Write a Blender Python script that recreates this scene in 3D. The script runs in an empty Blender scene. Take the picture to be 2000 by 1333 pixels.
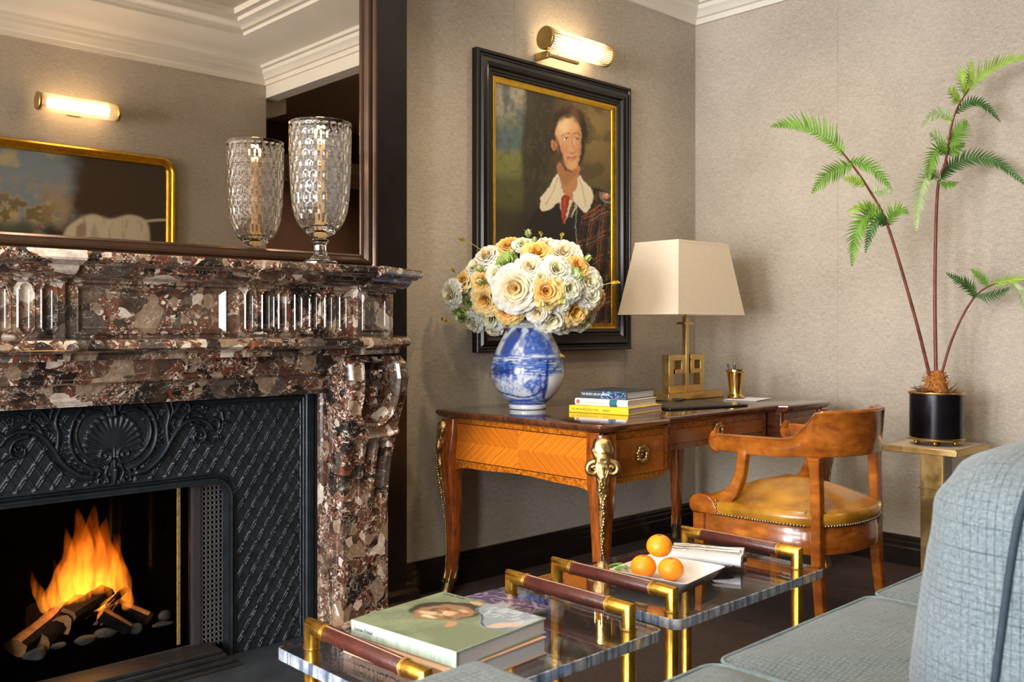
import bpy, bmesh, math, random
import numpy as np
from mathutils import Vector, Matrix
R = math.radians
PI = math.pi
sc = bpy.context.scene
C = sc.collection
random.seed(7)

# ------------------------------------------------------------------ camera, world, lights, exposure
CAMZ = 1.07
F = 1832.0
YAW = 46.5
cam_d = bpy.data.cameras.new('camera')
cam = bpy.data.objects.new('camera', cam_d); C.objects.link(cam)
cam.location = (0, 0, CAMZ)
cam.rotation_euler = (R(90), 0, R(YAW - 90))
cam_d.sensor_width = 36
cam_d.lens = 36 * F / 2000
cam_d.shift_y = -26.5 / 2000
cam_d.clip_start = 0.05
cam_d.dof.use_dof = True
cam_d.dof.focus_distance = 3.1
cam_d.dof.aperture_fstop = 7.0
sc.camera = cam

w = bpy.data.worlds.new('world'); sc.world = w; w.use_nodes = True
bg = w.node_tree.nodes['Background']
bg.inputs[0].default_value = (0.80, 0.90, 1.0, 1)
bg.inputs[1].default_value = 1.0

def area(name, loc, target, sx, sy, power, color):
    l = bpy.data.lights.new(name, 'AREA'); l.shape = 'RECTANGLE'; l.size = sx; l.size_y = sy
    l.energy = power; l.color = color
    o = bpy.data.objects.new(name, l); C.objects.link(o); o.location = loc
    o.rotation_euler = (Vector(target) - Vector(loc)).to_track_quat('-Z', 'Y').to_euler()
    return o
def spot(name, loc, target, power, color, angle=100, radius=0.05, blend=0.6):
    l = bpy.data.lights.new(name, 'SPOT'); l.energy = power; l.color = color
    l.spot_size = R(angle); l.spot_blend = blend; l.shadow_soft_size = radius
    o = bpy.data.objects.new(name, l); C.objects.link(o); o.location = loc
    o.rotation_euler = (Vector(target) - Vector(loc)).to_track_quat('-Z', 'Y').to_euler()
    return o
# daylight entering through the two tall windows of the left wall
area('daylight_and_fill_area', (-4.32, 0.78, 1.40), (3.0, 1.3, 1.10), 1.1, 2.1, 210, (0.93, 0.96, 1.0))
area('daylight_and_fill_area', (-4.32, 2.15, 1.40), (3.0, 2.0, 1.10), 0.95, 2.1, 170, (0.93, 0.96, 1.0))
area('daylight_and_fill_area', (-1.75, -0.40, 1.25), (2.9, 3.0, 0.55), 1.3, 1.9, 150, (0.95, 0.97, 1.0))  # added frontal fill behind the camera, brightens the wall under the desk
# fill spots added in the ceiling (their rims are built with the ceiling)
FILL_XY = [(1.30, 1.70), (2.50, 1.85), (3.30, 2.20), (3.45, 1.55), (0.45, 1.55), (-0.9, 1.5)]
DP = [40, 42, 30, 22, 40, 30]
spot('lobby_fill_spot', (4.5, -1.2, 2.97), (4.5, -1.3, 0), 90, (1.0, 0.72, 0.5), 130, 0.05, 0.9)  # added fill to lift the dark lobby in the mirror
for (x, y), p in zip(FILL_XY, DP):
    spot('ceiling_fill_spot', (x, y, 2.97), (x, y + 0.12, 0), p, (1.0, 0.80, 0.57), 128, 0.05, 0.9)
sc.view_settings.view_transform = 'Standard'
sc.view_settings.look = 'None'
sc.view_settings.gamma = 1
sc.view_settings.use_curve_mapping = False
sc.view_settings.exposure = 0.55
cy = sc.cycles
cy.use_denoising = True
cy.use_adaptive_sampling = True
cy.adaptive_threshold = 0.015
cy.max_bounces = 10; cy.diffuse_bounces = 4; cy.glossy_bounces = 5; cy.transmission_bounces = 8
cy.transparent_max_bounces = 16
cy.sample_clamp_indirect = 5
cy.caustics_refractive = False
cy.caustics_reflective = False

FW = (math.cos(R(YAW)), math.sin(R(YAW))); RT = (FW[1], -FW[0])
def D(u, v, d):
    """point seen at photo pixel u, v at forward distance d"""
    l = (u - 1000) / F * d
    return Vector((FW[0] * d + RT[0] * l, FW[1] * d + RT[1] * l, CAMZ - (v - 640) / F * d))
def PY(u, v, y):
    a = (u - 1000) / F
    return D(u, v, y / (FW[1] + RT[1] * a))
def PX(u, v, x):
    a = (u - 1000) / F
    return D(u, v, x / (FW[0] + RT[0] * a))
def uv_of(x, y, z):
    d = FW[0] * x + FW[1] * y
    return 1000 + F * (RT[0] * x + RT[1] * y) / d, 640 + F * (CAMZ - z) / d

# ------------------------------------------------------------------ object helpers
ROOT = {}
def thing(name, label, cat, loc=(0, 0, 0), group=None):
    o = bpy.data.objects.new(name, None); C.objects.link(o)
    o.empty_display_size = 0.05
    o.location = loc; o['label'] = label; o['category'] = cat
    if group: o['group'] = group
    ROOT[o] = Vector(loc)
    return o
def tag(o, label, cat, group=None, kind=None):
    o['label'] = label; o['category'] = cat
    if group: o['group'] = group
    if kind: o['kind'] = kind
    return o

class M:
    def __init__(s): s.v = []; s.f = []; s.mi = []; s.c = []
    def add(s, vs, fs, mi=0, col=None):
        n = len(s.v)
        s.v.extend([tuple(p) for p in vs]); s.f.extend([tuple(i + n for i in f) for f in fs]); s.mi.extend([mi] * len(fs))
        if col is not None:
            while len(s.c) < n: s.c.append((1, 1, 1))
            s.c.extend(col)
        return s
    def box(s, x0, y0, z0, x1, y1, z1, mi=0):
        vs = [(x0, y0, z0), (x1, y0, z0), (x1, y1, z0), (x0, y1, z0), (x0, y0, z1), (x1, y0, z1), (x1, y1, z1), (x0, y1, z1)]
        return s.add(vs, [(0, 3, 2, 1), (4, 5, 6, 7), (0, 1, 5, 4), (1, 2, 6, 5), (2, 3, 7, 6), (3, 0, 4, 7)], mi)
    def obox(s, c, size, rz=0, rx=0, ry=0, mi=0):
        m = Matrix.Translation(c) @ Matrix.Rotation(rz, 4, 'Z') @ Matrix.Rotation(ry, 4, 'Y') @ Matrix.Rotation(rx, 4, 'X')
        a, b, d = [q / 2 for q in size]
        vs = [m @ Vector(p) for p in [(-a, -b, -d), (a, -b, -d), (a, b, -d), (-a, b, -d), (-a, -b, d), (a, -b, d), (a, b, d), (-a, b, d)]]
        return s.add(vs, [(0, 3, 2, 1), (4, 5, 6, 7), (0, 1, 5, 4), (1, 2, 6, 5), (2, 3, 7, 6), (3, 0, 4, 7)], mi)
    def loft(s, rings, cap=True, closed=True, mi=0, cols=None):
        n = len(rings[0]); vs = [p for r in rings for p in r]; fs = []
        for i in range(len(rings) - 1):
            for j in range(n if closed else n - 1):
                k = (j + 1) % n
                fs.append((i * n + j, i * n + k, (i + 1) * n + k, (i + 1) * n + j))
        if cap:
            fs.append(tuple(range(n))[::-1]); fs.append(tuple((len(rings) - 1) * n + j for j in range(n)))
        return s.add(vs, fs, mi, cols)
    def lathe(s, prof, c=(0, 0, 0), n=32, mi=0, cap=True):
        rings = []
        for r, z in prof:
            rings.append([(c[0] + r * math.cos(2 * PI * j / n), c[1] + r * math.sin(2 * PI * j / n), c[2] + z) for j in range(n)])
        return s.loft(rings, cap, True, mi)
    def tube(s, pts, rad, n=10, mi=0, cap=True, flat=None, up=None):
        pts = [Vector(p) for p in pts]
        if not hasattr(rad, '__len__'): rad = [rad] * len(pts)
        rings = []; prev = None
        for i, p in enumerate(pts):
            t = (pts[min(i + 1, len(pts) - 1)] - pts[max(i - 1, 0)])
            if t.length < 1e-9: t = Vector((0, 0, 1))
            t.normalize()
            if prev is None:
                a = Vector(up) if up else (Vector((0, 0, 1)) if abs(t.z) < 0.9 else Vector((1, 0, 0)))
            else: a = prev
            a = (a - t * a.dot(t)); a.normalize(); b = t.cross(a); prev = a
            fa, fb = (1, 1) if flat is None else flat
            rings.append([p + (a * math.cos(2 * PI * j / n) * fa + b * math.sin(2 * PI * j / n) * fb) * rad[i] for j in range(n)])
        return s.loft(rings, cap, True, mi)
    def rod(s, p, q, r, n=12, mi=0): return s.tube([p, q], r, n, mi)
    def ball(s, c, r, n=12, mi=0, sc=(1, 1, 1)):
        rings = []
        k = max(6, n // 2 + 2)
        for i in range(k + 1):
            a = -PI / 2 + PI * i / k; rr = max(1e-5, math.cos(a))
            rings.append([(c[0] + sc[0] * r * rr * math.cos(2 * PI * j / n), c[1] + sc[1] * r * rr * math.sin(2 * PI * j / n), c[2] + sc[2] * r * math.sin(a)) for j in range(n)])
        return s.loft(rings, True, True, mi)
    def grid(s, fn, nu, nv, mi=0, col=None):
        vs = [fn(i / nu, j / nv) for j in range(nv + 1) for i in range(nu + 1)]
        fs = [(j * (nu + 1) + i, j * (nu + 1) + i + 1, (j + 1) * (nu + 1) + i + 1, (j + 1) * (nu + 1) + i) for j in range(nv) for i in range(nu)]
        return s.add(vs, fs, mi, col)
    def sweep(s, path, prof, f3, closed=True, side=1, mi=0):
        """prof (off, h) swept on the 2D path with mitres; f3 maps (px, py, h) to 3D"""
        n = len(path); rings = []
        for i in range(n):
            p = Vector(path[i])
            a = Vector(path[i - 1]) if (closed or i > 0) else None
            b = Vector(path[(i + 1) % n]) if (closed or i < n - 1) else None
            d1 = (p - a).normalized() if a is not None else (b - p).normalized()
            d2 = (b - p).normalized() if b is not None else d1
            n1 = Vector((-d1.y, d1.x)) * side; n2 = Vector((-d2.y, d2.x)) * side
            m = n1 + n2
            if m.length < 1e-6: m = n1
            m.normalize(); k = 1 / max(0.2, m.dot(n1))
            rings.append([f3(p.x + m.x * o * k, p.y + m.y * o * k, h) for o, h in prof])
        k = len(prof); vs = [q for r in rings for q in r]; fs = []
        for i in range(n if closed else n - 1):
            i2 = (i + 1) % n
            for j in range(k - 1):
                fs.append((i * k + j, i * k + j + 1, i2 * k + j + 1, i2 * k + j))
        if not closed:
            fs.append(tuple(range(k))); fs.append(tuple((n - 1) * k + j for j in range(k))[::-1])
        return s.add(vs, fs, mi)
    def prism(s, poly, z0, z1, mi=0):
        return s.loft([[(x, y, z0) for x, y in poly], [(x, y, z1) for x, y in poly]], True, True, mi)

def obj(name, m, mats, parent=None, origin=None, bevel=None, smooth=40, kind=None, sub=0, flat=False, seg=2):
    root = parent; top = None
    while root is not None:
        top = root; root = root.parent
    org = Vector(origin) if origin is not None else (ROOT.get(top, Vector((0, 0, 0))) if top is not None else None)
    if org is None:
        a = np.array(m.v); org = Vector((float((a[:, 0].min() + a[:, 0].max()) / 2), float((a[:, 1].min() + a[:, 1].max()) / 2), float(a[:, 2].min())))
    me = bpy.data.meshes.new(name)
    vs = [(p[0] - org.x, p[1] - org.y, p[2] - org.z) for p in m.v]
    me.from_pydata(vs, [], m.f)
    if not isinstance(mats, (list, tuple)): mats = [mats]
    for q in mats: me.materials.append(q)
    if max(m.mi, default=0) > 0: me.polygons.foreach_set('material_index', m.mi)
    if m.c:
        while len(m.c) < len(m.v): m.c.append((1, 1, 1))
        ca = me.color_attributes.new('paint', 'FLOAT_COLOR', 'POINT')
        arr = np.ones((len(m.v), 4), dtype=np.float32); arr[:, :3] = np.array(m.c, dtype=np.float32)
        ca.data.foreach_set('color', arr.ravel())
    bm = bmesh.new(); bm.from_mesh(me); bmesh.ops.recalc_face_normals(bm, faces=bm.faces); bm.to_mesh(me); bm.free()
    if not flat:
        me.polygons.foreach_set('use_smooth', [True] * len(me.polygons))
        if smooth < 180: me.set_sharp_from_angle(angle=R(smooth))
    me.update()
    o = bpy.data.objects.new(name, me); C.objects.link(o)
    if parent is not None: o.parent = parent
    if parent is None:
        o.location = org; ROOT[o] = org
    if bevel:
        b = o.modifiers.new('bevel', 'BEVEL'); b.width = bevel; b.segments = seg; b.limit_method = 'ANGLE'; b.angle_limit = R(35)
        b.harden_normals = False
    if sub:
        q = o.modifiers.new('sub', 'SUBSURF'); q.levels = sub; q.render_levels = sub
    if kind: o['kind'] = kind
    return o
def struct(name, m, mat, **k): return obj(name, m, mat, kind='structure', **k)

def text_obj(name, body, size, mat, parent, loc, rot, extrude=0.0003, width=None):
    """lettering turned into a mesh, placed in world space under its parent"""
    cu = bpy.data.curves.new(name, 'FONT'); cu.body = body; cu.size = size; cu.extrude = extrude
    cu.align_x = 'LEFT'; cu.align_y = 'CENTER'; cu.resolution_u = 3
    t = bpy.data.objects.new(name + '_tmp', cu); C.objects.link(t)
    bpy.context.view_layer.update()
    me = bpy.data.meshes.new_from_object(t.evaluated_get(bpy.context.evaluated_depsgraph_get()))
    bpy.data.objects.remove(t); 
    xs = [v.co.x for v in me.vertices]
    k = (width / (max(xs) - min(xs))) if width else 1
    mt = Matrix.Translation(loc) @ (rot if isinstance(rot, Matrix) else rot.to_matrix().to_4x4())
    top = parent
    while top.parent is not None: top = top.parent
    org = ROOT[top]
    for v in me.vertices:
        c = v.co.copy(); c.x *= k
        v.co = mt @ c - org
    me.materials.clear(); me.materials.append(mat)
    me.name = name
    o = bpy.data.objects.new(name, me); C.objects.link(o); o.parent = parent
    return o

# ------------------------------------------------------------------ materials
class NT:
    def __init__(s, m):
        s.m = m; s.t = m.node_tree; s.n = s.t.nodes; s.l = s.t.links
    def nd(s, typ, ins=None, **pr):
        n = s.n.new('ShaderNode' + typ)
        for k, v in pr.items(): setattr(n, k, v)
        for k, v in (ins or {}).items():
            if hasattr(v, 'is_output') or isinstance(v, bpy.types.NodeSocket): s.l.new(v, n.inputs[k])
            else: n.inputs[k].default_value = v
        return n
    def co(s, scale=(1, 1, 1), kind='Object', rot=(0, 0, 0)):
        t = s.nd('TexCoord'); m = s.nd('Mapping', {0: t.outputs[kind]})
        m.inputs['Scale'].default_value = scale; m.inputs['Rotation'].default_value = rot
        return m.outputs[0]
    def noise(s, vec, scale, detail=3, rough=0.5, dist=0):
        return s.nd('TexNoise', {'Vector': vec, 'Scale': scale, 'Detail': detail, 'Roughness': rough, 'Distortion': dist})
    def ramp(s, fac, stops, interp='LINEAR'):
        r = s.nd('ValToRGB', {0: fac}); r.color_ramp.interpolation = interp
        e = r.color_ramp.elements
        e[0].position, e[0].color = stops[0][0], (*stops[0][1], 1)
        e[1].position, e[1].color = stops[-1][0], (*stops[-1][1], 1)
        for p, c in stops[1:-1]:
            q = e.new(p); q.color = (*c, 1)
        return r.outputs[0]
    def mix(s, fac, a, b, blend='MIX'):
        n = s.nd('Mix', data_type='RGBA', blend_type=blend)
        for i, v in ((0, fac), (6, a), (7, b)):
            if isinstance(v, bpy.types.NodeSocket): s.l.new(v, n.inputs[i])
            else: n.inputs[i].default_value = v if i == 0 else ((*v, 1) if len(v) == 3 else v)
        return n.outputs[2]
    def math(s, op, a, b=None, c=None):
        n = s.nd('Math', operation=op)
        for i, v in enumerate((a, b, c)):
            if v is None: continue
            if isinstance(v, bpy.types.NodeSocket): s.l.new(v, n.inputs[i])
            else: n.inputs[i].default_value = v
        return n.outputs[0]
    def bump(s, h, strength=0.3, dist=0.01):
        b = s.nd('Bump', {'Height': h}); b.inputs['Strength'].default_value = strength; b.inputs['Distance'].default_value = dist
        s.l.new(b.outputs[0], s.b.inputs['Normal'])
def pm(name, col=(0.5, 0.5, 0.5), rough=0.5, metal=0.0, **kw):
    m = bpy.data.materials.new(name); m.use_nodes = True
    t = NT(m); t.b = t.n['Principled BSDF']
    t.b.inputs['Base Color'].default_value = (*col, 1); t.b.inputs['Roughness'].default_value = rough; t.b.inputs['Metallic'].default_value = metal
    for k, v in kw.items(): t.b.inputs[k.replace('_', ' ')].default_value = v
    return m, t
def setc(t, sock): t.l.new(sock, t.b.inputs['Base Color'])
def vary(m_t, amount=0.25, scale=8, rs=0.1, bump=0.0, bs=60):
    """soft procedural variation of a plain material"""
    m, t = m_t; v = t.co(); c = t.b.inputs['Base Color'].default_value[:3]
    n = t.noise(v, scale, 4)
    setc(t, t.ramp(n.outputs[0], [(0.3, tuple(q * (1 - amount) for q in c)), (0.7, tuple(min(1, q * (1 + amount)) for q in c))]))
    r = t.b.inputs['Roughness'].default_value
    n2 = t.noise(v, scale * 3, 3)
    t.l.new(t.math('MULTIPLY_ADD', n2.outputs[0], rs * 2, r - rs), t.b.inputs['Roughness'])
    if bump: t.bump(t.noise(v, bs, 4).outputs[0], bump, 0.005)
    return m
MT = {}
def mk_wall(name, ca, cb):
    m, t = pm(name, rough=0.85)
    v = t.co()
    a = t.noise(t.co((1, 1, 0.09)), 560, 3, 0.6); b = t.noise(t.co((0.09, 0.09, 1)), 560, 3, 0.6)
    s_ = t.math('ADD', a.outputs[0], b.outputs[0]); s_ = t.math('MULTIPLY', s_, 0.5)
    big = t.noise(v, 2.0, 3)
    base = t.ramp(s_, [(0.40, ca), (0.60, cb)])
    setc(t, t.mix(0.25, base, t.ramp(big.outputs[0], [(0.35, tuple(q * 0.8 for q in ca)), (0.65, cb)])))
    t.bump(s_, 0.35, 0.002)
    return m
MT['wall'] = mk_wall('linen_wallcovering', (0.32, 0.268, 0.208), (0.58, 0.51, 0.415))
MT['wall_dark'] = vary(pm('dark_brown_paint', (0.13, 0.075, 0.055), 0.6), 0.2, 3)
MT['ceiling'] = vary(pm('ceiling_paint', (0.62, 0.56, 0.46), 0.7), 0.04, 2)
MT['crown'] = vary(pm('cornice_paint', (0.74, 0.68, 0.58), 0.55), 0.04, 3)
MT['ebony'] = vary(pm('ebonised_wood', (0.009, 0.0065, 0.0055), 0.25), 0.12, 4, 0.03)
MT['bronze_frame'] = vary(pm('bronzed_brown_frame', (0.060, 0.030, 0.016), 0.24, 0.45), 0.25, 5, 0.04)
MT['ebony_brown'] = vary(pm('bronzed_ebony_moulding', (0.014, 0.0085, 0.006), 0.22), 0.35, 20, 0.06)
MT['panelwood'] = vary(pm('dark_stained_panel', (0.007, 0.0045, 0.0038), 0.38), 0.3, 6, 0.06)
def mk_carpet():
    m, t = pm('dark_brown_carpet', rough=0.95)
    n = t.noise(t.co(), 260, 4, 0.7); n2 = t.noise(t.co(), 6, 3)
    c = t.ramp(n.outputs[0], [(0.3, (0.006, 0.003, 0.002)), (0.7, (0.13, 0.070, 0.045))])
    setc(t, t.mix(0.4, c, t.ramp(n2.outputs[0], [(0.3, (0.004, 0.002, 0.0015)), (0.7, (0.020, 0.010, 0.007))])))
    t.bump(n.outputs[0], 0.8, 0.006)
    return m
MT['carpet'] = mk_carpet()
def mk_marble():
    m, t = pm('breccia_marble', rough=0.20)
    t.b.inputs['Coat Weight'].default_value = 0.3
    v = t.co()
    dn = t.noise(v, 9, 3, 0.6)
    dv = t.nd('VectorMath', {0: dn.outputs['Color'], 1: (0.5, 0.5, 0.5)}, operation='SUBTRACT')
    dv2 = t.nd('VectorMath', {0: dv.outputs[0]}, operation='SCALE'); dv2.inputs['Scale'].default_value = 0.06
    wv = t.nd('VectorMath', {0: v, 1: dv2.outputs[0]}, operation='ADD').outputs[0]
    def cells(scale, stops):
        vo = t.nd('TexVoronoi', {'Vector': wv, 'Scale': scale, 'Randomness': 1.0}); sep = t.nd('SeparateColor', {0: vo.outputs['Color']})
        return t.ramp(sep.outputs[0], stops, 'CONSTANT'), sep, vo
    dk = (0.016, 0.011, 0.009); br = (0.070, 0.030, 0.018); rd = (0.125, 0.036, 0.019); bg_ = (0.24, 0.165, 0.105); cr = (0.56, 0.47, 0.38); gy = (0.075, 0.056, 0.045)
    big, sb, vb = cells(15, [(0.0, dk), (0.30, gy), (0.46, br), (0.60, bg_), (0.72, dk), (0.90, cr)])
    mid, sm_, vm = cells(38, [(0.0, br), (0.20, bg_), (0.34, dk), (0.48, gy), (0.60, rd), (0.70, dk), (0.80, cr), (0.88, bg_)])
    sml, ss, vs_ = cells(105, [(0.0, rd), (0.18, br), (0.38, bg_), (0.5, rd), (0.62, cr), (0.74, br), (0.9, dk)])
    tiny, st_, vt_ = cells(230, [(0.0, rd), (0.2, bg_), (0.4, br), (0.6, cr), (0.75, rd), (0.85, dk)])
    f1 = t.math('GREATER_THAN', sb.outputs[1], 0.64); f2 = t.math('GREATER_THAN', sm_.outputs[1], 0.56); f3 = t.math('GREATER_THAN', ss.outputs[1], 0.5)
    c = t.mix(f3, tiny, sml); c = t.mix(f2, c, mid); c = t.mix(f1, c, big)
    # hairline white veins in the dark clasts, broad pale veins elsewhere
    for sc_, wd, st2, amt in ((26, 0.012, 2.0, 0.75), (9, 0.009, 1.0, 0.8)):
        vn = t.noise(wv, sc_, 5, 0.62, st2)
        vein = t.ramp(t.math('ABSOLUTE', t.math('SUBTRACT', vn.outputs[0], 0.5)), [(0.0, (amt,) * 3), (wd, (0, 0, 0))])
        vmask = t.ramp(t.noise(v, 8 + sc_, 2).outputs[0], [(0.46, (0, 0, 0)), (0.58, (1, 1, 1))])
        c = t.mix(t.mix(1.0, vein, vmask, 'MULTIPLY'), c, (0.62, 0.54, 0.46))
    fine = t.noise(wv, 45, 6, 0.75)
    c = t.mix(0.65, c, t.ramp(fine.outputs[0], [(0.30, (0.12,) * 3), (0.70, (0.88,) * 3)]), 'OVERLAY')
    hue = t.noise(v, 5, 3)
    c = t.mix(t.ramp(hue.outputs[0], [(0.5, (0,) * 3), (0.7, (0.35,) * 3)]), c, (0.22, 0.13, 0.075))
    setc(t, c)
    return m
MT['marble'] = mk_marble()
MT['iron'] = vary(pm('blackleaded_cast_iron', (0.022, 0.029, 0.035), 0.36, 0.5), 0.3, 25, 0.08, 0.2, 300)
MT['iron_dull'] = vary(pm('dull_black_iron', (0.016, 0.015, 0.015), 0.5, 0.3), 0.3, 25, 0.08)
MT['slate'] = vary(pm('dark_slate_hearth', (0.022, 0.028, 0.036), 0.45), 0.25, 10)
MT['steel_dark'] = vary(pm('grey_lacquered_steel', (0.09, 0.08, 0.085), 0.35, 0.7), 0.1, 8)
MT['grille'] = vary(pm('grey_perforated_steel', (0.20, 0.19, 0.185), 0.4, 0.6), 0.1, 8)
MT['soot'] = vary(pm('sooty_firebrick', (0.0012, 0.0010, 0.0009), 1.0, Specular_IOR_Level=0.0), 0.4, 12)
MT['seal'] = vary(pm('frayed_gold_fibre_seal', (0.35, 0.25, 0.08), 0.7), 0.4, 120)
def mk_gold(name, c, rough=0.25, sc_=18, var=0.4, bump=0.25):
    m, t = pm(name, c, rough, 1.0)
    n = t.noise(t.co(), sc_, 5, 0.65)
    setc(t, t.ramp(n.outputs[0], [(0.3, tuple(q * (1 - var) for q in c)), (0.7, tuple(min(1, q * (1 + var * 0.5)) for q in c))]))
    t.l.new(t.math('MULTIPLY_ADD', n.outputs[0], 0.3, rough - 0.12), t.b.inputs['Roughness'])
    t.bump(t.noise(t.co(), sc_ * 6, 4).outputs[0], bump, 0.002)
    return m
MT['gilt'] = mk_gold('aged_gilt_metal', (0.80, 0.45, 0.07), 0.30, 22)
MT['ormolu'] = mk_gold('ormolu_bronze', (0.62, 0.43, 0.18), 0.28, 60, 0.45, 0.5)
MT['brass'] = mk_gold('polished_brass', (0.80, 0.53, 0.16), 0.14, 12, 0.12, 0.05)
MT['brass_satin'] = mk_gold('satin_brass', (0.62, 0.42, 0.16), 0.30, 30, 0.15, 0.1)
MT['goldleaf'] = mk_gold('gold_leaf', (0.75, 0.44, 0.05), 0.30, 30, 0.25, 0.2)
def mk_wood(name, ca, cb, rough=0.2, scale=(1, 1, 1), ws=14, coat=0.5):
    m, t = pm(name, rough=rough); t.b.inputs['Coat Weight'].default_value = coat; t.b.inputs['Coat Roughness'].default_value = 0.12
    v = t.co(scale)
    n = t.noise(v, ws, 5, 0.6, 0.6); n2 = t.noise(t.co(), 9, 4, 0.6)
    c = t.ramp(n.outputs[0], [(0.32, ca), (0.68, cb)])
    setc(t, t.mix(t.ramp(n2.outputs[0], [(0.35, (0.0,) * 3), (0.62, (0.55,) * 3)]), c, tuple(q * 0.55 for q in ca)))
    return m
MT['walnut'] = mk_wood('honey_walnut', (0.25, 0.060, 0.008), (0.60, 0.18, 0.018), 0.22, (1.3, 1.3, 3.5), 8)
MT['kingwood'] = mk_wood('dark_kingwood', (0.045, 0.012, 0.006), (0.15, 0.045, 0.018), 0.16, (1, 1, 5), 14)
MT['legwood'] = mk_wood('reddish_tulipwood', (0.17, 0.035, 0.008), (0.50, 0.13, 0.016), 0.2, (5, 5, 0.7), 16)
MT['topwood'] = mk_wood('desk_top_veneer', (0.06, 0.018, 0.009), (0.19, 0.065, 0.025), 0.10, (1, 6, 1), 10, 0.9)
def mk_marquetry(name, axis, cx, cz, hw, hz, ca, cb, k=1.0, freq=150):
    """quarter-matched veneer: stripes mirrored about the panel centre (axis 0: panel along X, 1: along Y)"""
    m, t = pm(name, rough=0.2); t.b.inputs['Coat Weight'].default_value = 0.6; t.b.inputs['Coat Roughness'].default_value = 0.1
    s = t.nd('SeparateXYZ', {0: t.co()})
    a = t.math('ABSOLUTE', t.math('SUBTRACT', s.outputs[axis], cx)); b = t.math('ABSOLUTE', t.math('SUBTRACT', s.outputs[2], cz))
    f = t.math('SUBTRACT', t.math('MULTIPLY', a, k), b)
    n = t.noise(t.co(), 14, 3)
    f = t.math('ADD', f, t.math('MULTIPLY', n.outputs[0], 0.02))
    cmb = t.nd('CombineXYZ', {0: f})
    st = t.noise(cmb.outputs[0], freq, 4, 0.65)
    c = t.ramp(st.outputs[0], [(0.36, ca), (0.62, cb)])
    qa = t.math('SUBTRACT', s.outputs[axis], cx); qb = t.math('SUBTRACT', s.outputs[2], cz)
    q = t.math('GREATER_THAN', t.math('MULTIPLY', qa, qb), 0)
    c = t.mix(t.math('MULTIPLY', q, 0.28), c, tuple(x * 0.9 for x in ca))
    edge = t.math('MAXIMUM', t.math('SUBTRACT', a, hw - 0.022), t.math('SUBTRACT', b, hz - 0.022))
    band = t.math('GREATER_THAN', edge, 0)
    fine = t.noise(t.co((1, 1, 1)), 90, 3)
    c = t.mix(band, c, t.ramp(fine.outputs[0], [(0.3, tuple(x * 0.6 for x in ca)), (0.7, tuple(x * 0.72 for x in cb))]))
    ln = t.math('LESS_THAN', t.math('ABSOLUTE', edge), 0.0016)
    c = t.mix(ln, c, (0.05, 0.015, 0.006))
    setc(t, c)
    return m
def mk_leather():
    m, t = pm('tan_leather', rough=0.24); t.b.inputs['Coat Weight'].default_value = 0.35; t.b.inputs['Coat Roughness'].default_value = 0.2
    v = t.co()
    n = t.noise(v, 7, 5, 0.6)
    c = t.ramp(n.outputs[0], [(0.3, (0.20, 0.075, 0.006)), (0.5, (0.42, 0.18, 0.012)), (0.7, (0.58, 0.28, 0.025))])
    sw = t.noise(v, 22, 5, 0.7, 1.5)
    scr = t.ramp(t.math('ABSOLUTE', t.math('SUBTRACT', sw.outputs[0], 0.5)), [(0.0, (0.5,) * 3), (0.006, (0, 0, 0))])
    mk = t.ramp(t.noise(v, 5, 2).outputs[0], [(0.52, (0, 0, 0)), (0.62, (1, 1, 1))])
    setc(t, t.mix(t.mix(1.0, scr, mk, 'MULTIPLY'), c, (0.75, 0.6, 0.35)))
    t.bump(t.noise(v, 180, 3).outputs[0], 0.12, 0.002)
    return m
MT['leather'] = mk_leather()
MT['leather_red'] = vary(pm('oxblood_leather_wrap', (0.075, 0.018, 0.013), 0.32), 0.25, 30, 0.05, 0.2, 200)
MT['stitch'] = vary(pm('pale_stitching', (0.55, 0.35, 0.24), 0.6), 0.1, 40)
def mk_fabric(name, a, b, dk):
    m, t = pm(name, rough=0.9); t.b.inputs['Sheen Weight'].default_value = 0.15
    v = t.co(); s = t.nd('SeparateXYZ', {0: v}); nr = t.nd('TexCoord').outputs['Normal']; ns = t.nd('SeparateXYZ', {0: nr})
    wob = t.noise(v, 5, 2)
    tot = None
    for ax in range(3):
        c = t.math('ADD', s.outputs[ax], t.math('MULTIPLY', wob.outputs[0], 0.010))
        p = t.math('PINGPONG', c, 0.0052)
        ln = t.math('LESS_THAN', p, 0.0009)
        cell = t.nd('TexNoise', {'W': t.math('MULTIPLY', t.math('FLOOR', t.math('MULTIPLY', c, 96)), 3.7), 'Scale': 1.0}, noise_dimensions='1D')
        k = t.math('MULTIPLY', ln, t.ramp(cell.outputs[0], [(0.35, (0.15,) * 3), (0.62, (1,) * 3)]))
        face = t.math('SUBTRACT', 1.0, t.math('POWER', t.math('ABSOLUTE', ns.outputs[ax]), 2.0))
        k = t.math('MULTIPLY', k, face)
        tot = k if tot is None else t.math('MAXIMUM', tot, k)
    br = t.noise(v, 60, 4, 0.7)
    tot = t.math('MULTIPLY', tot, t.ramp(br.outputs[0], [(0.3, (0.25,) * 3), (0.6, (1,) * 3)]))
    f1 = t.noise(t.co((1, .15, .6)), 700, 3, 0.6); f2 = t.noise(t.co((.15, 1, .3)), 700, 3, 0.6)
    fx = t.math('MULTIPLY', t.math('ADD', f1.outputs[0], f2.outputs[0]), 0.5)
    base = t.ramp(fx, [(0.38, a), (0.62, b)])
    setc(t, t.mix(t.math('MULTIPLY', tot, 0.8), base, dk))
    t.bump(fx, 0.35, 0.002)
    return m
MT['sofa'] = mk_fabric('blue_grey_check_weave', (0.075, 0.100, 0.115), (0.205, 0.248, 0.268), (0.013, 0.026, 0.034))
MT['sofa_pipe'] = vary(pm('blue_grey_piping', (0.17, 0.24, 0.27), 0.8), 0.2, 80)
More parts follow.
